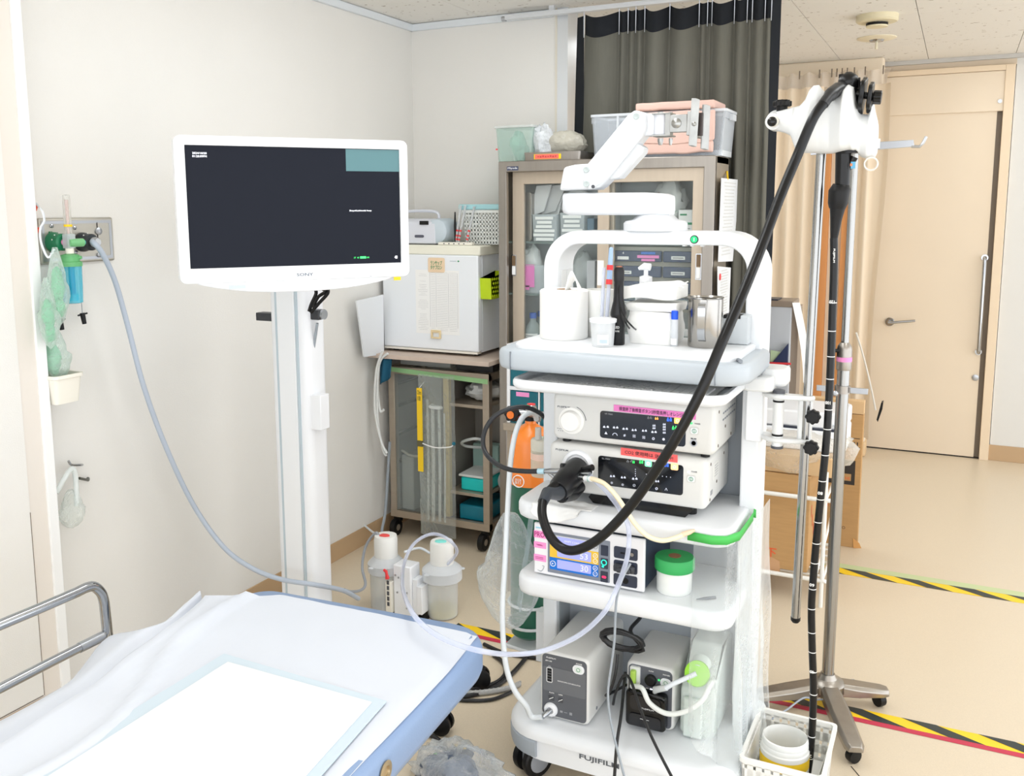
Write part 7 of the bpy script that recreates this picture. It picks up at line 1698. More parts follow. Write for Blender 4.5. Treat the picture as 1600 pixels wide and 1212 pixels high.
MB().tube([k1.lerp(k2, .45), at(908, 746, Y=2.155), at(914, 747, Y=2.15)], [.005, .005, .005], 10).build('plug_nipple', CHROME, sc0)
o = MB().tube(cat([at(913, 747, Y=2.15), at(926, 748, Y=2.14), at(945, 756, Y=2.125), at(963, 775, Y=2.115), at(978, 797, Y=2.115), at(992, 818, Y=2.12), at(1010, 836, Y=2.13), at(1032, 844, Y=2.14), at(1052, 841, Y=2.15), at(1070, 834, Y=2.165)], 8), .0062, 10).build('cream_tube', mat('tube_cream', (240, 228, 196), .4)); tag(o, 'cream rubber tube hanging from the plug over the shelf edge', 'tube')
MB().tube([at(914, 747, Y=2.15), at(924, 748, Y=2.141)], .0072, 12).build('collar', WHITE, o); MB().tube([at(919.5, 747.6, Y=2.145), at(921, 747.8, Y=2.1445)], .0076, 12).build('green_ring', mat('ring_teal', (20, 170, 140), .5), o)
MB().tube([at(1066, 835, Y=2.162), at(1078, 831, Y=2.17), at(1086, 828, Y=2.175)], [.007, .006, .003], 10).build('tip', mat('tip_peach', (232, 206, 176), .5), o)
# black air hose from the water bottle to the plug, with chrome coupling
hp_ = [at(857, 668, Y=2.42), at(852, 654, Y=2.41), at(840, 643, Y=2.39), at(820, 636, Y=2.36), at(795, 639, Y=2.33), at(770, 653, Y=2.30), at(756, 678, Y=2.27), at(757, 703, Y=2.25), at(772, 722, Y=2.22), at(795, 733, Y=2.20), at(820, 736, Y=2.19), at(842, 736, Y=2.185)]
o = MB().tube(cat(hp_, 8), .0068, 12).build('air_hose', mat('hose_black', (34, 36, 40), .4)); tag(o, 'black air hose looping left from the clear water jar to the endoscope plug', 'hose')
MB().tube([at(841, 736, Y=2.185), at(851, 736, Y=2.183)], .0078, 12).build('blue_collar', mat('collar_blue', (176, 212, 226), .4), o)
MB().tube([at(851, 736, Y=2.183), at(858, 736, Y=2.182), at(866, 736, Y=2.18), at(876, 735, Y=2.18)], [.006, .008, .008, .007], 12).build('coupling', CHROME, o)
MB().tube([at(858, 739, Y=2.181), at(866, 746, Y=2.175), at(872, 750, Y=2.17)], .0045, 8).build('coupling_branch', CHROME, o)

# ---------------------------------------------------------------- water jar, gas cylinder and its hose at the cart's left
wx = at(846, 720, Y=2.43).x
wj = thing('water_jar', 'clear plastic water jar hung at the cart beside the light source', 'jar', (wx, 2.43, .816))
def wz(py): return at(846, py, Y=2.43).z
WJM = clear('jar_amber', (236, 232, 214), .5, .15, .35)
wr = (at(862, 720, Y=2.43).x-at(831, 720, Y=2.43).x)/2
MB().lathe([(wr*.9, .8165), (wr, .824), (wr, wz(702)), (wr*.85, wz(700))], (wx, 2.43, 0), 26).build('body', WJM, wj)
MB().lathe([(wr*.97, wz(702)), (wr, wz(699)), (wr, wz(688)), (wr*.9, wz(685)), (.008, wz(684))], (wx, 2.43, 0), 26).build('cap', clear('jar_cap_amber', (232, 230, 216), .8, .2, .2), wj)
MB().lathe([(wr*1.01, wz(716)), (wr*1.01, wz(706))], (wx, 2.43, 0), 26, cap=False).build('label', mat('label_salmon', (236, 206, 190), .7), wj)
c = at(855, 684, Y=2.42); MB().tube([c, at(855, 679, Y=2.42), at(857, 668, Y=2.42)], [.011, .0095, .0085], 14).build('connector', ALU, wj); MB().tube([c+V((0, 0, -.001)), c+V((0, 0, .004))], .0118, 14).build('green_ring', mat('ring_lime', (150, 190, 70), .5), wj)
c = at(841, 686, Y=2.40); MB().tube([c, at(841, 676, Y=2.40), at(841, 668, Y=2.40)], [.010, .0095, .009], 14).build('connector', clear('conn_clear', (214, 214, 208), .7, .2, .2), wj)
GCY = 2.58
gx = at(829, 720, Y=GCY).x; gr_ = (at(858, 720, Y=GCY).x-at(800, 720, Y=GCY).x)/2
def gz(py): return at(829, py, Y=GCY).z
gc = thing('gas_cylinder', 'gas cylinder, orange above and dark green below, strapped at the cart left side', 'gas cylinder', (gx, GCY, gz(992)))
zb_, zo, zs = gz(990), gz(753), gz(690)
MB().lathe([(gr_*.75, zb_), (gr_*.97, zb_+.012), (gr_, zb_+.03), (gr_, zo)], (gx, GCY, 0), 30).build('lower_body', mat('cyl_green', (22, 92, 70), .35, coat=.3), gc)
MB().lathe([(gr_, zo), (gr_, zs), (gr_*.93, gz(680)), (gr_*.72, gz(670)), (gr_*.45, gz(665)), (.018, gz(661)), (.017, gz(655))], (gx, GCY, 0), 30).build('upper_body', mat('cyl_orange', (246, 134, 38), .35, coat=.3), gc)
p = V((gx-.012, GCY-gr_-.0008, gz(744))); MB().ring([(p.x+.020*math.cos(2*PI*k/24), p.z+.020*math.sin(2*PI*k/24)) for k in range(24)], [(p.x+.0175*math.cos(2*PI*k/24), p.z+.0175*math.sin(2*PI*k/24)) for k in range(24)], 'y', p.y-.0015, p.y+.004).build('seal_ring', PAPER, gc)
text('液化炭\n酸ガス', (p.x, p.y-.001, p.z), FRONT, PAPER, gc, w=.022, h=.018)
MB().lathe([(.020, gz(656)), (.020, gz(650))], (gx, GCY, 0), 20).build('neck_collar', BLACK, gc)
m = MB().box(gx-.018, gx+.018, GCY-.02, GCY+.015, gz(650), gz(636)); m.build('valve_body', CHROME, gc, bevel=.005)
MB().lathe([(.016, gz(640)), (.018, gz(634)), (.012, gz(631))], (gx+.004, GCY-.004, 0), 18).build('valve_top', CHROME, gc)
o = MB().lathe([(.013, gz(633)), (.013, gz(630)), (.001, gz(629.6))], (gx+.004, GCY-.004, 0), 18).build('valve_disc', RED, gc); plate((gx-.003, GCY-.018, gz(632)), FRONT, .012, .006, mat('disc_green', (40, 170, 110), .5), gc, 'disc_mark', .001)
c = V((gx-.045, GCY-.03, gz(645)))
mm = MX.Rotation(PI/2-.15, 4, 'X') @ MX.Rotation(0, 4, 'Z')
outl = [(.024*(1+.09*math.cos(6*a))*math.cos(a), .024*(1+.09*math.cos(6*a))*math.sin(a)) for a in [2*PI*k/36 for k in range(36)]]
MB().prism(outl, 'z', 0, .018).xf(MX.Translation(c) @ mm).build('hand_wheel', BLACK, gc, bevel=.002)
MB().lathe([(.012, 0), (.012, -.004)], (c.x-.001, c.y-.018, c.z-.001), 18, axis='y').build('wheel_cap', mat('cap_orange', (240, 124, 40), .4), gc)
MB().tube([c, (gx, GCY-.01, gz(643))], .009, 10).build('wheel_stem', CHROME, gc)
MB().tube([(gx+.01, GCY-.01, gz(645)), (gx+.045, GCY-.05, gz(645)), at(841, 655, Y=2.50), at(841, 650, Y=2.50)], .009, 10).build('outlet', ALU, gc)
# holder rings on the cart
hb = thing('cylinder_rack', 'white wire rack with two rings holding the gas cylinder at the cart', 'rack', (gx, GCY, gz(1003)))
for py in (938, 970):
    z = gz(py); MB().tube([(gx+(gr_+.006)*math.cos(a), GCY+(gr_+.006)*math.sin(a), z) for a in [2*PI*k/28 for k in range(28)]], .005, 8, closed=True).build('ring', mat('rack_white', (214, 218, 220), .4), hb)
zb2 = gz(998)
MB().tube(cat([(gx-gr_-.008, GCY-.06, gz(930)), (gx-gr_-.008, GCY-.06, zb2+.02), (gx-gr_+.008, GCY-gr_-.004, zb2), (gx+gr_-.012, GCY-gr_-.004, zb2-.008), (gx+gr_+.004, GCY-gr_, zb2+.01), (gx+gr_+.006, GCY-gr_, gz(930))], 5), .0055, 8).build('frame_wire', mat('rack_white', (214, 218, 220), .4), hb)
MB().box(gx-gr_, gx+gr_+.01, GCY-gr_, GCY+gr_, zb2-.014, zb2-.006).build('foot_plate', mat('rack_white', (214, 218, 220), .4), hb)
MB().box(gx+gr_+.0, ax0+.01, GCY-.10, GCY-.065, zb2-.014, gz(930)).build('bracket', CARTW, hb)
hp_ = [at(838, 655, Y=2.48), at(836, 648, Y=2.46), at(828, 645, Y=2.42), at(815, 654, Y=2.38), at(804, 682, Y=2.34), at(797, 730, Y=2.30), at(793, 800, Y=2.26), at(789, 880, Y=2.22), at(785, 950, Y=2.18), at(787, 1010, Y=2.14), at(793, 1050, Y=2.13), at(805, 1080, Y=2.13), at(822, 1102, Y=2.15), noz+V((-.03, -.004, -.004)), noz]
o = MB().tube(cat(hp_, 8), .0078, 12).build('gas_hose', mat('hose_white', (218, 224, 228), .35)); tag(o, 'white gas hose running down the cart left side to the regulator', 'hose')

# ---------------------------------------------------------------- loose plastic films
def drape(name, label, path, z0f, z1f, m, nu, nv, amp, seed, cat_='film'):
    P = [V((x, y, 0)) for x, y in path]; L = [0]
    for i in range(1, len(P)): L.append(L[-1]+(P[i]-P[i-1]).length)
    def f(u, v):
        s_ = u*L[-1]; i = 0
        while i < len(P)-2 and L[i+1] < s_: i += 1
        k = (s_-L[i])/(L[i+1]-L[i]); p = P[i].lerp(P[i+1], k); t_ = (P[i+1]-P[i]).normalized(); nn = V((t_.y, -t_.x, 0))
        d_ = amp*(.02+v)*(math.sin(u*nu*.9+2.5*noise.noise(V((u*4, v*2, seed))))*.5+noise.noise(V((u*9, v*3.5, seed)))*.9)+.012*v
        z = z0f(u)+(z1f(u)-z0f(u))*v
        return V((p.x+nn.x*d_, p.y+nn.y*d_, z))
    o = MB().grid(f, 70, 40).build(name, m, angle=180); return tag(o, label, cat_)
path = [(-.545, 2.182), (-.50, 2.183), (-.469, 2.199), (-.450, 2.237), (-.447, 2.32), (-.441, 2.397), (ax1+.008, 2.41), (ax1+.010, 2.55)]
drape('plastic_drape', 'clear plastic drape hung on green tape along the right side of the cart', path, lambda u: .80, lambda u: .30-.21*min(1, u*2.5)-.02*math.sin(u*9), FILMD, 30, 40, .028, 5)
# green tape along the shelf edge
tpth = [(-.560, 2.1775), (-.50, 2.1775), (-.466, 2.192), (-.4435, 2.232), (-.4405, 2.385), (-.441, 2.392), (ax1+.003, 2.3925)]
m = MB(); rg = [[V((x, y, .806-.003*math.sin(i)+(.007 if i > 4 else 0))), V((x, y, .783-.003*math.sin(i)+(.007 if i > 4 else 0)))] for i, (x, y) in enumerate([p for p in tpth])]
m.sweep(rg, closed=False, cap=False); o = m.build('green_tape', GRNTAPE, angle=180, solid=.0006); tag(o, 'strip of green tape along the shelf corner holding the drape', 'tape')
c = at(806, 880, Y=2.30)
bag('plastic_bag', 'crumpled clear plastic bag hanging at the left of the cart', (at(800, 890, Y=2.36).x, 2.35, at(806, 893, Y=2.36).z), (.105, .075, .18), 61, [], film=clear('bag_film_cart', (238, 244, 246), .13, .14, .55, bump=.9, bscale=26))
o = MB().grid(lambda u, v: V((ax0-.02+.04*u-.05*v, 2.37-.06*u+.01*noise.noise(V((u*5, v*5, 1))), .79-.36*v)), 10, 16).build('film_strip', clear('film_blue', (206, 226, 234), .16, .2, .5, bump=.5, bscale=30), angle=180); tag(o, 'bluish film strip hanging between the bag and the middle shelf', 'film')

# ---------------------------------------------------------------- IV pole
IX, IY = -.299, 2.99
iv = thing('pole_stand', 'stainless drip pole on a wide star foot, standing on the floor tape', 'stand', (IX, IY, 0))
tilt = V((at(1330, 240, Y=IY).x-IX, 0, 0))
zc_ = at(1318, 555, Y=IY).z
MB().tube([(IX, IY, .075), (IX+.004, IY, zc_-.02)], .0185, 20).build('lower_tube', POLE, iv)
MB().tube([(IX+.004, IY, zc_-.03), (IX+.006, IY, at(1330, 236, Y=IY).z)], .0115, 18).build('upper_tube', POLE, iv)
MB().lathe([(.0215, zc_-.045), (.0225, zc_-.04), (.0225, zc_+.02), (.020, zc_+.03), (.013, zc_+.04)], (IX+.004, IY, 0), 24).build('collar', STEEL, iv)
MB().lathe([(.0232, zc_-.018), (.0232, zc_-.004)], (IX+.004, IY, 0), 24, cap=False).build('pink_tape', PINK, iv)
c = at(1306, 547, Y=IY-.01); m = MB().tube([(IX, IY-.01, c.z), (c.x-.005, IY-.02, c.z)], .006, 10); m.build('clamp_bolt', BLACK, iv)
MB().box(c.x-.018, c.x-.004, IY-.05, IY+.01, c.z-.022, c.z+.025).build('clamp_wing', BLACK, iv, bevel=.004)
hc_ = at(1318, 608, Y=IY); 
MB().lathe([(.023, hc_.z-.012), (.023, hc_.z+.012)], (IX+.003, IY, 0), 22).build('hook_collar', STEEL, iv)
for s_ in (-1, 1): MB().box(IX+.003+s_*.024, IX+.003+s_*.075, IY-.012, IY-.006, hc_.z-.009, hc_.z+.009).build('hook_arm', ALU, iv, bevel=.001)
MB().lathe([(.007, 0), (.009, -.008), (.004, -.012)], (IX-.014, IY-.022, hc_.z-.01), 14, axis='y').build('wing_screw', ALU, iv)
# hook bars at the top
za = at(1400, 228, Y=IY).z
m = MB().add([(IX-.12, y_, za-.020) for y_ in (IY-.005,)]+[(IX-.12, IY-.005, za+.008), (IX+.165, IY-.005, za+.016), (IX+.168, IY-.005, za-.004), (IX-.12, IY, za-.020), (IX-.12, IY, za+.008), (IX+.165, IY, za+.016), (IX+.168, IY, za-.004)], [(0, 1, 2, 3), (7, 6, 5, 4), (0, 4, 5, 1), (1, 5, 6, 2), (2, 6, 7, 3), (3, 7, 4, 0)]); m.build('hook_bar', ALU, iv, bevel=.001)
h0 = at(1436, 226, Y=IY); MB().tube([(IX+.160, IY-.002, za-.003), (IX+.182, IY-.002, za-.004), (IX+.19, IY-.002, za+.005), (IX+.198, IY-.002, za+.024)], .0042, 8).build('hook', ALU, iv)
MB().box(IX+.05, IX+.075, IY-.008, IY-.002, za-.005, za+.022).build('hook_tab', PAPER, iv)
# star foot
FT = mat('foot_steel', (164, 158, 150), .3, .92, noise_=.06, nscale=30)
hubz = .085
MB().lathe([(.052, .045), (.055, .05), (.055, .075), (.048, .083), (.030, .09), (.022, .105)], (IX, IY, 0), 28).build('hub', FT, iv)
ends = [at(1347, 1074, Z=.06), at(1338, 1168, Z=.06), at(1178, 1082, Z=.06), V((IX-.12, IY+.27, .06)), V((IX-.27, IY-.02, .06))]
ang_ = [math.atan2(e_.y-IY, e_.x-IX) for e_ in ends[:3]]
for e_ in ends[:3]:
    d_ = V((e_.x-IX, e_.y-IY, 0)); L_ = d_.length; d_.normalize(); L_ = min(max(L_, .19), .36); s_ = V((-d_.y, d_.x, 0)); m = MB(); rg = []
    for t_, w_, zt_, zb3 in ((.03, .030, .082, .040), (L_*.5, .033, .074, .040), (L_-.02, .028, .066, .042), (L_, .020, .062, .044)):
        c = V((IX, IY, 0))+d_*t_; rg.append([c+s_*w_+V((0, 0, zb3)), c+s_*w_+V((0, 0, zt_-.010)), c+s_*w_*.7+V((0, 0, zt_)), c-s_*w_*.7+V((0, 0, zt_)), c-s_*w_+V((0, 0, zt_-.010)), c-s_*w_+V((0, 0, zb3))])
    m.sweep(rg).build('leg', FT, iv, bevel=.002)
    c = V((IX, IY, 0))+d_*(L_-.025); w_ = MB().lathe([(.012, -.012), (.021, -.011), (.022, 0), (.021, .011), (.012, .012)], (0, 0, 0), 18, axis='x'); w_.box(-.010, .010, -.010, .010, .010, .022); w_.xf(MX.Translation(c+V((0, 0, .022))) @ MX.Rotation(math.atan2(d_.y, d_.x)+.5, 4, 'Z')); w_.build('caster', BLACK, iv)
o = MB().tube(cat([at(1187, 1165, Y=2.50), at(1205, 1125, Y=2.55), at(1230, 1108, Y=2.65), at(1256, 1090, Y=2.78), at(1275, 1093, Y=2.88), at(1296, 1090, Y=2.93), at(1303, 1078, Y=2.95), at(1296, 1070, Y=3.06), at(1282, 1062, Y=3.08), at(1284, 1062, Y=3.12), at(1335, 1062, Y=3.14)], 8), .0028, 7).build('thin_cable', mat('cable_greyblue', (150, 160, 172), .4)); tag(o, 'thin grey cable lying from the drip pole foot over the basket rim', 'cable')
o = MB().tube(cat([at(1338, 520, Y=5.8), at(1350, 560, Y=5.9), at(1362, 610, Y=6.0), at(1368, 640, Y=6.05)], 6), .006, 6).build('cord', mat('cord_white', (228, 226, 220), .6), pcu)

# ---------------------------------------------------------------- white basket with the jar
b0, b1_ = at(1190, 1112, Z=.22), at(1302, 1135, Z=.22)
bk = basket('laundry_basket', 'white plastic basket on the floor under the hanging endoscope', -.418, -.222, 2.215, 2.475, 0.002, .215, mat('basket_bright', (238, 238, 234), .45), 9, 6, fill=.34, base=.108)
MB().box(-.402, -.24, 2.466, 2.469, .01, .12).build('back_sheet', mat('basket_bright', (238, 238, 234), .45), bk)
MB().box(-.4145, -.4115, 2.27, 2.46, .01, .20).build('side_sheet', mat('basket_bright', (238, 238, 234), .45), bk)
jc = V((-.330, 2.335, .1125)); jr = .062
jj = thing('wide_jar', 'open white jar with a yellow band standing in the white basket', 'jar', jc)
JM = mat('jar_white', (234, 235, 232), .4)
MB().lathe([(.001, .0), (jr*.95, 0), (jr, .006), (jr, .092), (jr*.95, .095), (jr*.95, .105), (jr*.93, .108), (jr*.95, .112), (jr*.93, .122), (jr*.87, .124), (jr*.85, .11), (jr*.9, .09), (jr*.9, .02), (.001, .018)], jc, 36).build('body', JM, jj, angle=30)
MB().lathe([(jr*.89, .055), (.001, .0551)], jc, 30, cap=False).build('contents', mat('jelly', (240, 232, 212), .2), jj)
MB().lathe([(jr*1.006, .052), (jr*1.006, .080)], jc, 36, cap=False).build('yellow_band', YEL, jj)
q0 = V((-.248, 2.33, .1)); 
cd_ = plate((-.2375, 2.36, .105), (V((-.05, -1, 0)), V((.08, 0, 1))), .13, .11, mat('card_pale', (226, 226, 218), .7), None, 'instruction_card', .0012); cd_.location.z = .075; tag(cd_, 'pale instruction card standing along the right side of the basket', 'card')
bars([(V((-.2395, 2.31+.03*k, .10+.004*(k % 2))), .010, .07-.014*k) for k in range(4)], (V((-.05, -1, 0)), V((.08, 0, 1))), INKG, cd_, 'print')

# ---------------------------------------------------------------- rack with cartons, flat box, printer, shredder
RM = mat('rack_enamel', (236, 235, 230), .4)
ry0 = 3.75
rk = thing('wire_rack', 'white tubular rack behind the cart holding cardboard boxes', 'rack', (-.62, 3.95, 0))
xr0, xr1 = -.86, at(1284, 900, Y=ry0).x
zt_, zm_, zl_ = at(1240, 775, Y=ry0).z, 0, at(1240, 900, Y=ry0).z
for (x, y) in ((xr1, ry0), (xr0, ry0), (xr1, 4.18), (xr0, 4.18)):
    MB().tube([(x, y, .03 if y > 4 else 0.0), (x, y, .56)], .0085, 10).build('leg', RM, rk)
    if y > 4 or x == xr0:
        pass
for z in (zt_, zl_):
    MB().tube(cat([(xr0, ry0, z), (xr1-.02, ry0, z), (xr1-.004, ry0+.004, z-.002), (xr1, ry0+.02, z-.012 if z == zt_ else z)], 5), .009, 10).build('front_rail', RM, rk)
    MB().tube([(xr0, 4.18, z), (xr1, 4.18, z)], .008, 8).build('back_rail', RM, rk)
    for x in (xr0, xr1): MB().tube([(x, ry0, z), (x, 4.18, z)], .007, 8).build('side_rail', RM, rk)
MB().tube(cat([(xr1, 4.18, .54), (xr1, 4.15, .565), (xr1, 4.05, .57)], 4), .0085, 10).build('bend', RM, rk)
MB().tube([(xr1, 4.16, .34), (xr1-.03, ry0+.03, .10)], .006, 8).build('brace', RM, rk)
for y in (3.80, 3.88, 3.96, 4.04, 4.12):
    MB().tube([(xr0, y, zl_), (xr1, y, zl_)], .005, 6).build('shelf_wire', RM, rk)
MB().lathe([(.02, -.012), (.028, -.011), (.028, .011), (.02, .012)], (xr1-.01, 4.16, .028), 18, axis='x').build('caster', BLACK, rk)
MB().lathe([(.02, -.012), (.028, -.011), (.028, .011), (.02, .012)], (xr1-.07, 4.16, .028), 18, axis='x').build('caster', BLACK, rk)
def carton(name, label, x0, x1, y0, y1, z0, z1, m, tape=None):
    root = thing(name, label, 'box', ((x0+x1)/2, (y0+y1)/2, z0))
    MB().box(x0, x1, y0, y1, z0, z1).build('body', m, root, bevel=.003)
    return root
bx = carton('cardboard_box', 'brown cardboard box on the lower rail of the white rack', xr0+.02, at(1262, 860, Y=3.78).x, 3.78, 4.14, zl_+.0105, at(1240, 742, Y=3.78).z, CARDB)
x_, z_ = at(1205, 863, Y=3.78).x, at(1205, 863, Y=3.78).z
REDP = mat('print_orange', (226, 92, 50), .7)
text('下', (x_, 3.7798, z_), FRONT, REDP, bx, w=.042, h=.040, bold=.01)
q = at(1200, 885, Y=3.779); MB().prism([(-.04, -.028), (.05, -.028), (.045, .03), (.02, .04), (-.01, .05), (-.04, .05)], 'y', 3.7785, 3.7798).xf(MX.Translation((q.x, 0, q.z))).build('torn_patch', mat('cardboard_torn', (206, 162, 122), .9), bx)
xs_ = at(1262, 860, Y=3.78).x
bars([(V((xs_+.0005, 3.84+.04*k, z_+.18-.05*k)), .014, .05) for k in range(4)], LEFTW, REDP, bx, 'side_print')
# upper carton in film
zt3 = at(1240, 742, Y=3.78).z
b2_ = carton('cardboard_box', 'pale cardboard carton under clear film on top of the brown box', xr0+.03, at(1302, 700, Y=3.79).x, 3.79, 4.16, zt3+.002, at(1250, 712, Y=3.79).z, CARDBL)
zt4 = at(1250, 712, Y=3.79).z
m = MB().blob((-.60, 3.97, zt3+.08), (.26, .24, .10), 36, 16, .22, 6, 71, zmin=zt3-.02); o = m.build('film_cover', clear('film_over', (240, 238, 230), .16, .15, .5, bump=.6, bscale=20), angle=90); tag(o, 'clear plastic film wrapped over the pale carton on the rack', 'film')
a, b = at(1322, 640, Y=3.98), at(1300, 690, Y=3.98)
pr__ = thing('printer', 'low white printer sitting on the wrapped carton behind the cart', 'printer', (-.60, 4.0, zt4))
pz1 = at(1290, 646, Y=3.88).z
MB().prism(rr(-.80, at(1322, 660, Y=3.88).x, 3.88, 4.14, .03, 4), 'z', zt4+.001, zt4+(pz1-zt4)*.55).build('base', WHITE, pr__, bevel=.006)
MB().prism(rr(-.80, at(1322, 660, Y=3.88).x, 3.89, 4.14, .03, 4), 'z', zt4+(pz1-zt4)*.58, pz1).build('lid', WHITE, pr__, bevel=.008)
MB().box(-.62, at(1312, 660, Y=3.88).x, 3.8815, 3.90, zt4+(pz1-zt4)*.545, zt4+(pz1-zt4)*.59).build('paper_slot', NAVY, pr__)
c = at(1305, 666, Y=3.88); MB().box(c.x-.01, c.x+.01, 3.877, 3.90, c.z-.004, c.z+.003).build('latch', LGREY, pr__)
# flat box leaning at the far side
fy = 4.50
xa, xb = -.83, at(1345, 740, Y=fy).x
fb = thing('flat_carton', 'tall flat cardboard box standing behind the rack near the door', 'box', ((xa+xb)/2, fy+.03, 0))
MB().box(xa, xb, fy, fy+.05, 0.0, at(1345, 648, Y=fy).z).build('panel', CARDB, fb, bevel=.002)
MB().box(xa, xb, fy-.003, fy+.05, at(1345, 647, Y=fy).z, at(1345, 627, Y=fy).z).build('top_flap', CARDBL, fb, bevel=.001)
a, b = at(1290, 715, Y=fy), at(1335, 758, Y=fy)
PRK = mat('print_black', (52, 46, 42), .7)
MB().ring([(a.x, b.z), (b.x, b.z), (b.x, a.z), (a.x, a.z)], [(a.x+.035, b.z+.018), (b.x-.016, b.z+.018), (b.x-.016, b.z+.052), (a.x+.035, b.z+.052)], 'y', fy-.0012, fy).build('print_block', PRK, fb)
text('HI', (at(1324, 747, Y=fy).x, fy, at(1324, 747, Y=fy).z), FRONT, REDP, fb, w=.018, h=.014)
text('FMI', (at(1328, 694, Y=fy).x, fy, at(1328, 694, Y=fy).z), FRONT, PRK, fb, w=.07, h=.026)
for py in (684.5, 698.5): c = at(1333, py, Y=fy); bars([(V((c.x, fy-.0002, c.z)), .06, .003)], FRONT, PRK, fb, 'print_line')
text('注意', (at(1296, 787, Y=fy).x, fy, at(1296, 787, Y=fy).z), FRONT, REDP, fb, w=.05, h=.022)
o_ = at(1318, 824, Y=fy); text('O', (o_.x, fy, o_.z), FRONT, PRK, fb, h=.014)
c = at(1336, 845, Y=fy); MB().add([(c.x-.01, fy-.004, .05), (c.x+.02, fy-.008, .03), (c.x+.03, fy-.004, .005), (c.x-.005, fy-.004, .0)], [(0, 1, 2, 3)]).build('torn_corner', mat('cardboard_orange', (222, 168, 104), .8), fb)
# tall grey paper-feed machine behind the cart
gy = 4.30
a, b = at(1190, 478, Y=gy), at(1232, 600, Y=gy)
gm_ = thing('document_rack', 'grey paper stand with papers and a navy folder behind the cart column', 'stand', ((a.x+b.x)/2, gy+.1, .72))
MB().box(a.x, b.x, gy, gy+.15, b.z-.08, a.z).build('body', mat('stand_grey', (206, 210, 216), .5), gm_, bevel=.003)
MB().box(a.x, b.x+.01, gy-.006, gy+.155, a.z, a.z+.028).build('top', mat('stand_taupe', (150, 134, 118), .5), gm_, bevel=.003)
MB().box(b.x, b.x+.03, gy+.02, gy+.13, b.z-.25, a.z+.002).build('side_leg', mat('stand_taupe', (150, 134, 118), .5), gm_)
o = MB().grid(lambda u, v: V((b.x+.004+.07*math.sin(v*1.4)*.9+.03*u, gy-.012+.02*u, a.z+.022-.36*v)), 3, 12).build('hanging_paper', PAPER, gm_, angle=180)
q = [at(1207, 566, Y=gy-.02), at(1228, 536, Y=gy-.02), at(1230, 566, Y=gy-.02)]
MB().prism([(q[0].x-.03, q[0].z-.04), (q[2].x+.002, q[2].z-.04), (q[2].x+.002, q[1].z), (q[0].x, q[0].z)], 'y', gy-.03, gy-.01).build('navy_folder', mat('folder_navy', (40, 50, 86), .6), gm_)
MB().prism([(q[0].x-.01, q[0].z+.0), (q[0].x+.05, q[0].z+.02), (q[0].x+.03, q[0].z+.05), (q[0].x-.01, q[0].z+.055)], 'y', gy-.022, gy-.012).build('leaflet', mat('leaflet_green', (196, 216, 176), .7), gm_)
MB().tube([(a.x, gy-.032, q[0].z-.004), (b.x+.012, gy-.032, q[0].z+.001)], .005, 8).build('red_bar', RED, gm_)
MB().box(a.x+.02, b.x-.06, gy-.004, gy+.10, a.z+.028, a.z+.034).build('top_slot', NAVY, gm_)
MB().box(a.x, b.x+.03, gy, gy+.15, .72, b.z-.08).build('lower_body', mat('stand_dark', (96, 90, 92), .6), gm_)  # lower section a darker grey than the body above
for x in (a.x+.01, b.x): MB().box(x, x+.03, gy+.05, gy+.1, 0, .72).build('leg', mat('stand_taupe', (150, 134, 118), .5), gm_)

# ---------------------------------------------------------------- floor cables and the bagged foot switch
CBL = mat('cable_black', (26, 26, 28), .45)
def fcab(pts, r_, label, m=CBL, n=8):
    P = [at(px, py, Z=r_+.001) for px, py in pts]; o = MB().tube(cat(P, 8), r_, n).build('floor_cable', m); return tag(o, label, 'cable')
fcab([(756, 1006), (790, 1020), (850, 1030), (905, 1045)], .007, 'black floor cable running from the bed corner toward the cart, uppermost')
fcab([(770, 1022), (786, 1035), (789, 1052), (775, 1066), (745, 1075), (715, 1078)], .007, 'black floor cable curving back under the bed, innermost loop')
fcab([(853, 975), (838, 1005), (822, 1027), (800, 1052), (770, 1075), (735, 1086), (700, 1088)], .0075, 'thick black floor cable from the gas cylinder to under the bed')
fcab([(800, 1080), (770, 1092), (730, 1094), (690, 1090)], .006, 'black floor cable nearest the bed below the thick one')
o = fcab([(812, 1068), (790, 1076), (750, 1082), (710, 1083)], .009, 'ribbed grey conduit lying between the black floor cables', mat('conduit_grey', (176, 176, 174), .5))
P = cat([at(812, 1068, Z=.01), at(790, 1076, Z=.01), at(750, 1082, Z=.01), at(710, 1083, Z=.01)], 12)
m = MB()
for p in P[::2]: m.tube([p-V((.002, 0, 0)), p+V((.002, 0, 0))], .0105, 8)
m.build('ribs', mat('conduit_grey', (176, 176, 174), .5), o)
fcab([(650, 1143), (672, 1148), (690, 1160), (701, 1178), (706, 1200)], .007, 'black cable leading to the bagged foot switch')
fs_ = thing('foot_switch', 'blue-grey foot switch wrapped in a crumpled clear bag on the floor', 'foot switch', at(715, 1215, Z=0))
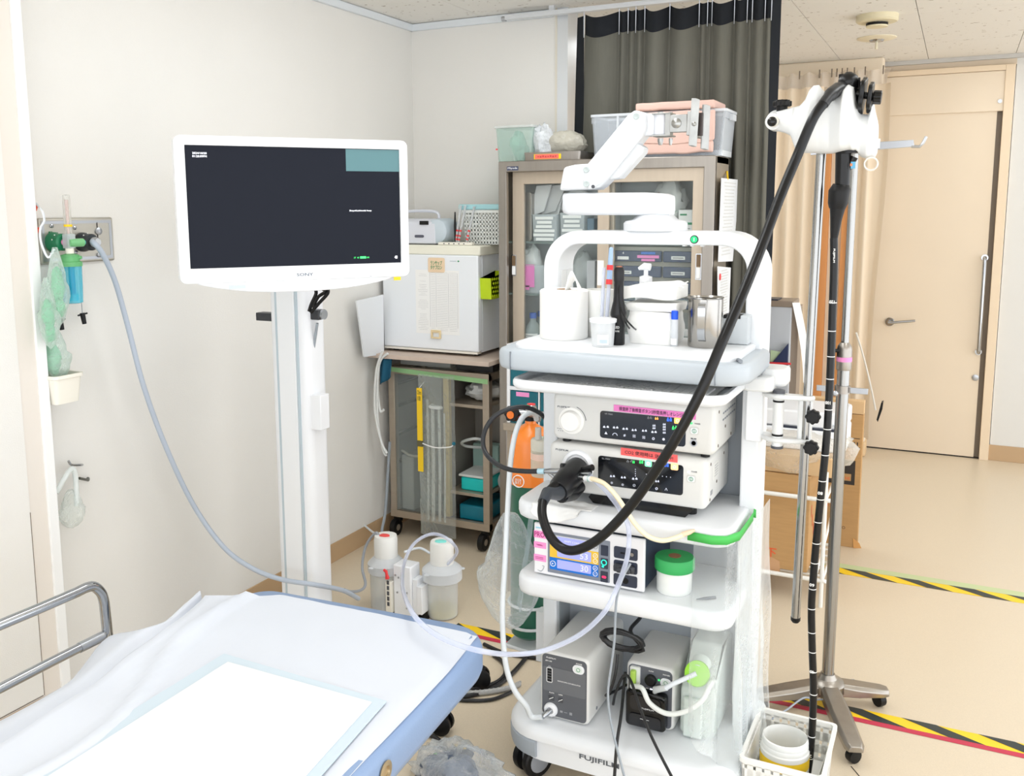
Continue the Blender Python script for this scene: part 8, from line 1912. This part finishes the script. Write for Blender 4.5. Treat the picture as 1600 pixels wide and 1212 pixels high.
fc = at(712, 1222, Z=0)
m = MB().blob(fc+V((-.02, .0, .03)), (.085, .06, .05), 24, 14, .3, 5, 81, zmin=.002); m.build('pedal', mat('pedal_bluegrey', (74, 88, 112), .45), fs_)
MB().blob(fc+V((-.012, .045, .062)), (.04, .03, .016), 16, 10, .2, 4, 85).build('pedal_plate', mat('pedal_dark', (52, 60, 76), .45), fs_)
for d_ in (-.016, .012): MB().blob(fc+V((-.01+d_, .05+.01*d_, .077)), (.007, .007, .003), 10, 6).build('yellow_spot', mat('spot_ochre', (196, 170, 90), .5), fs_)
MB().blob(fc+V((-.07, .02, .05)), (.014, .01, .008), 12, 8).build('green_mark', mat('spot_green', (70, 160, 70), .5), fs_)
MB().blob(fc+V((.01, .01, .02)), (.14, .085, .085), 40, 22, .35, 9, 91, zmin=.001).build('bag_film', clear('pedal_film', (230, 234, 236), .22, .15, .6, bump=.8, bscale=26), fs_, angle=100)
# cables hanging in front of the cart
o = MB().tube(cat([at(985, 880, Y=2.11), at(972, 905, Y=2.1), at(963, 940, Y=2.095), at(960, 1000, Y=2.09), at(955, 1040, Y=2.085), at(950, 1080, Y=2.08), at(953, 1120, Y=2.075), at(963, 1165, Y=2.07), at(976, 1215, Y=2.06)], 8), .0032, 8).build('thin_cable', mat('cable_silver', (150, 158, 166), .4)); tag(o, 'thin grey cable hanging in front of the cart shelves', 'cable')
o = MB().tube(cat([at(977, 1050, Y=2.285), at(974, 1080, Y=2.24), at(970, 1120, Y=2.17), at(964, 1160, Y=2.12), at(960, 1215, Y=2.10)], 8), .0042, 8).build('black_cable', CBL); tag(o, 'black cable dropping past the logo on the cart base', 'cable')
o = MB().tube(cat([at(958, 1100, Y=2.30), at(962, 1082, Y=2.27), at(974, 1056, Y=2.25), at(985, 1062, Y=2.22), at(1000, 1105, Y=2.17), at(1020, 1155, Y=2.12), at(1052, 1218, Y=2.08)], 8), .0038, 8).build('black_cable', CBL); tag(o, 'black cable crossing in front of the pump head', 'cable')
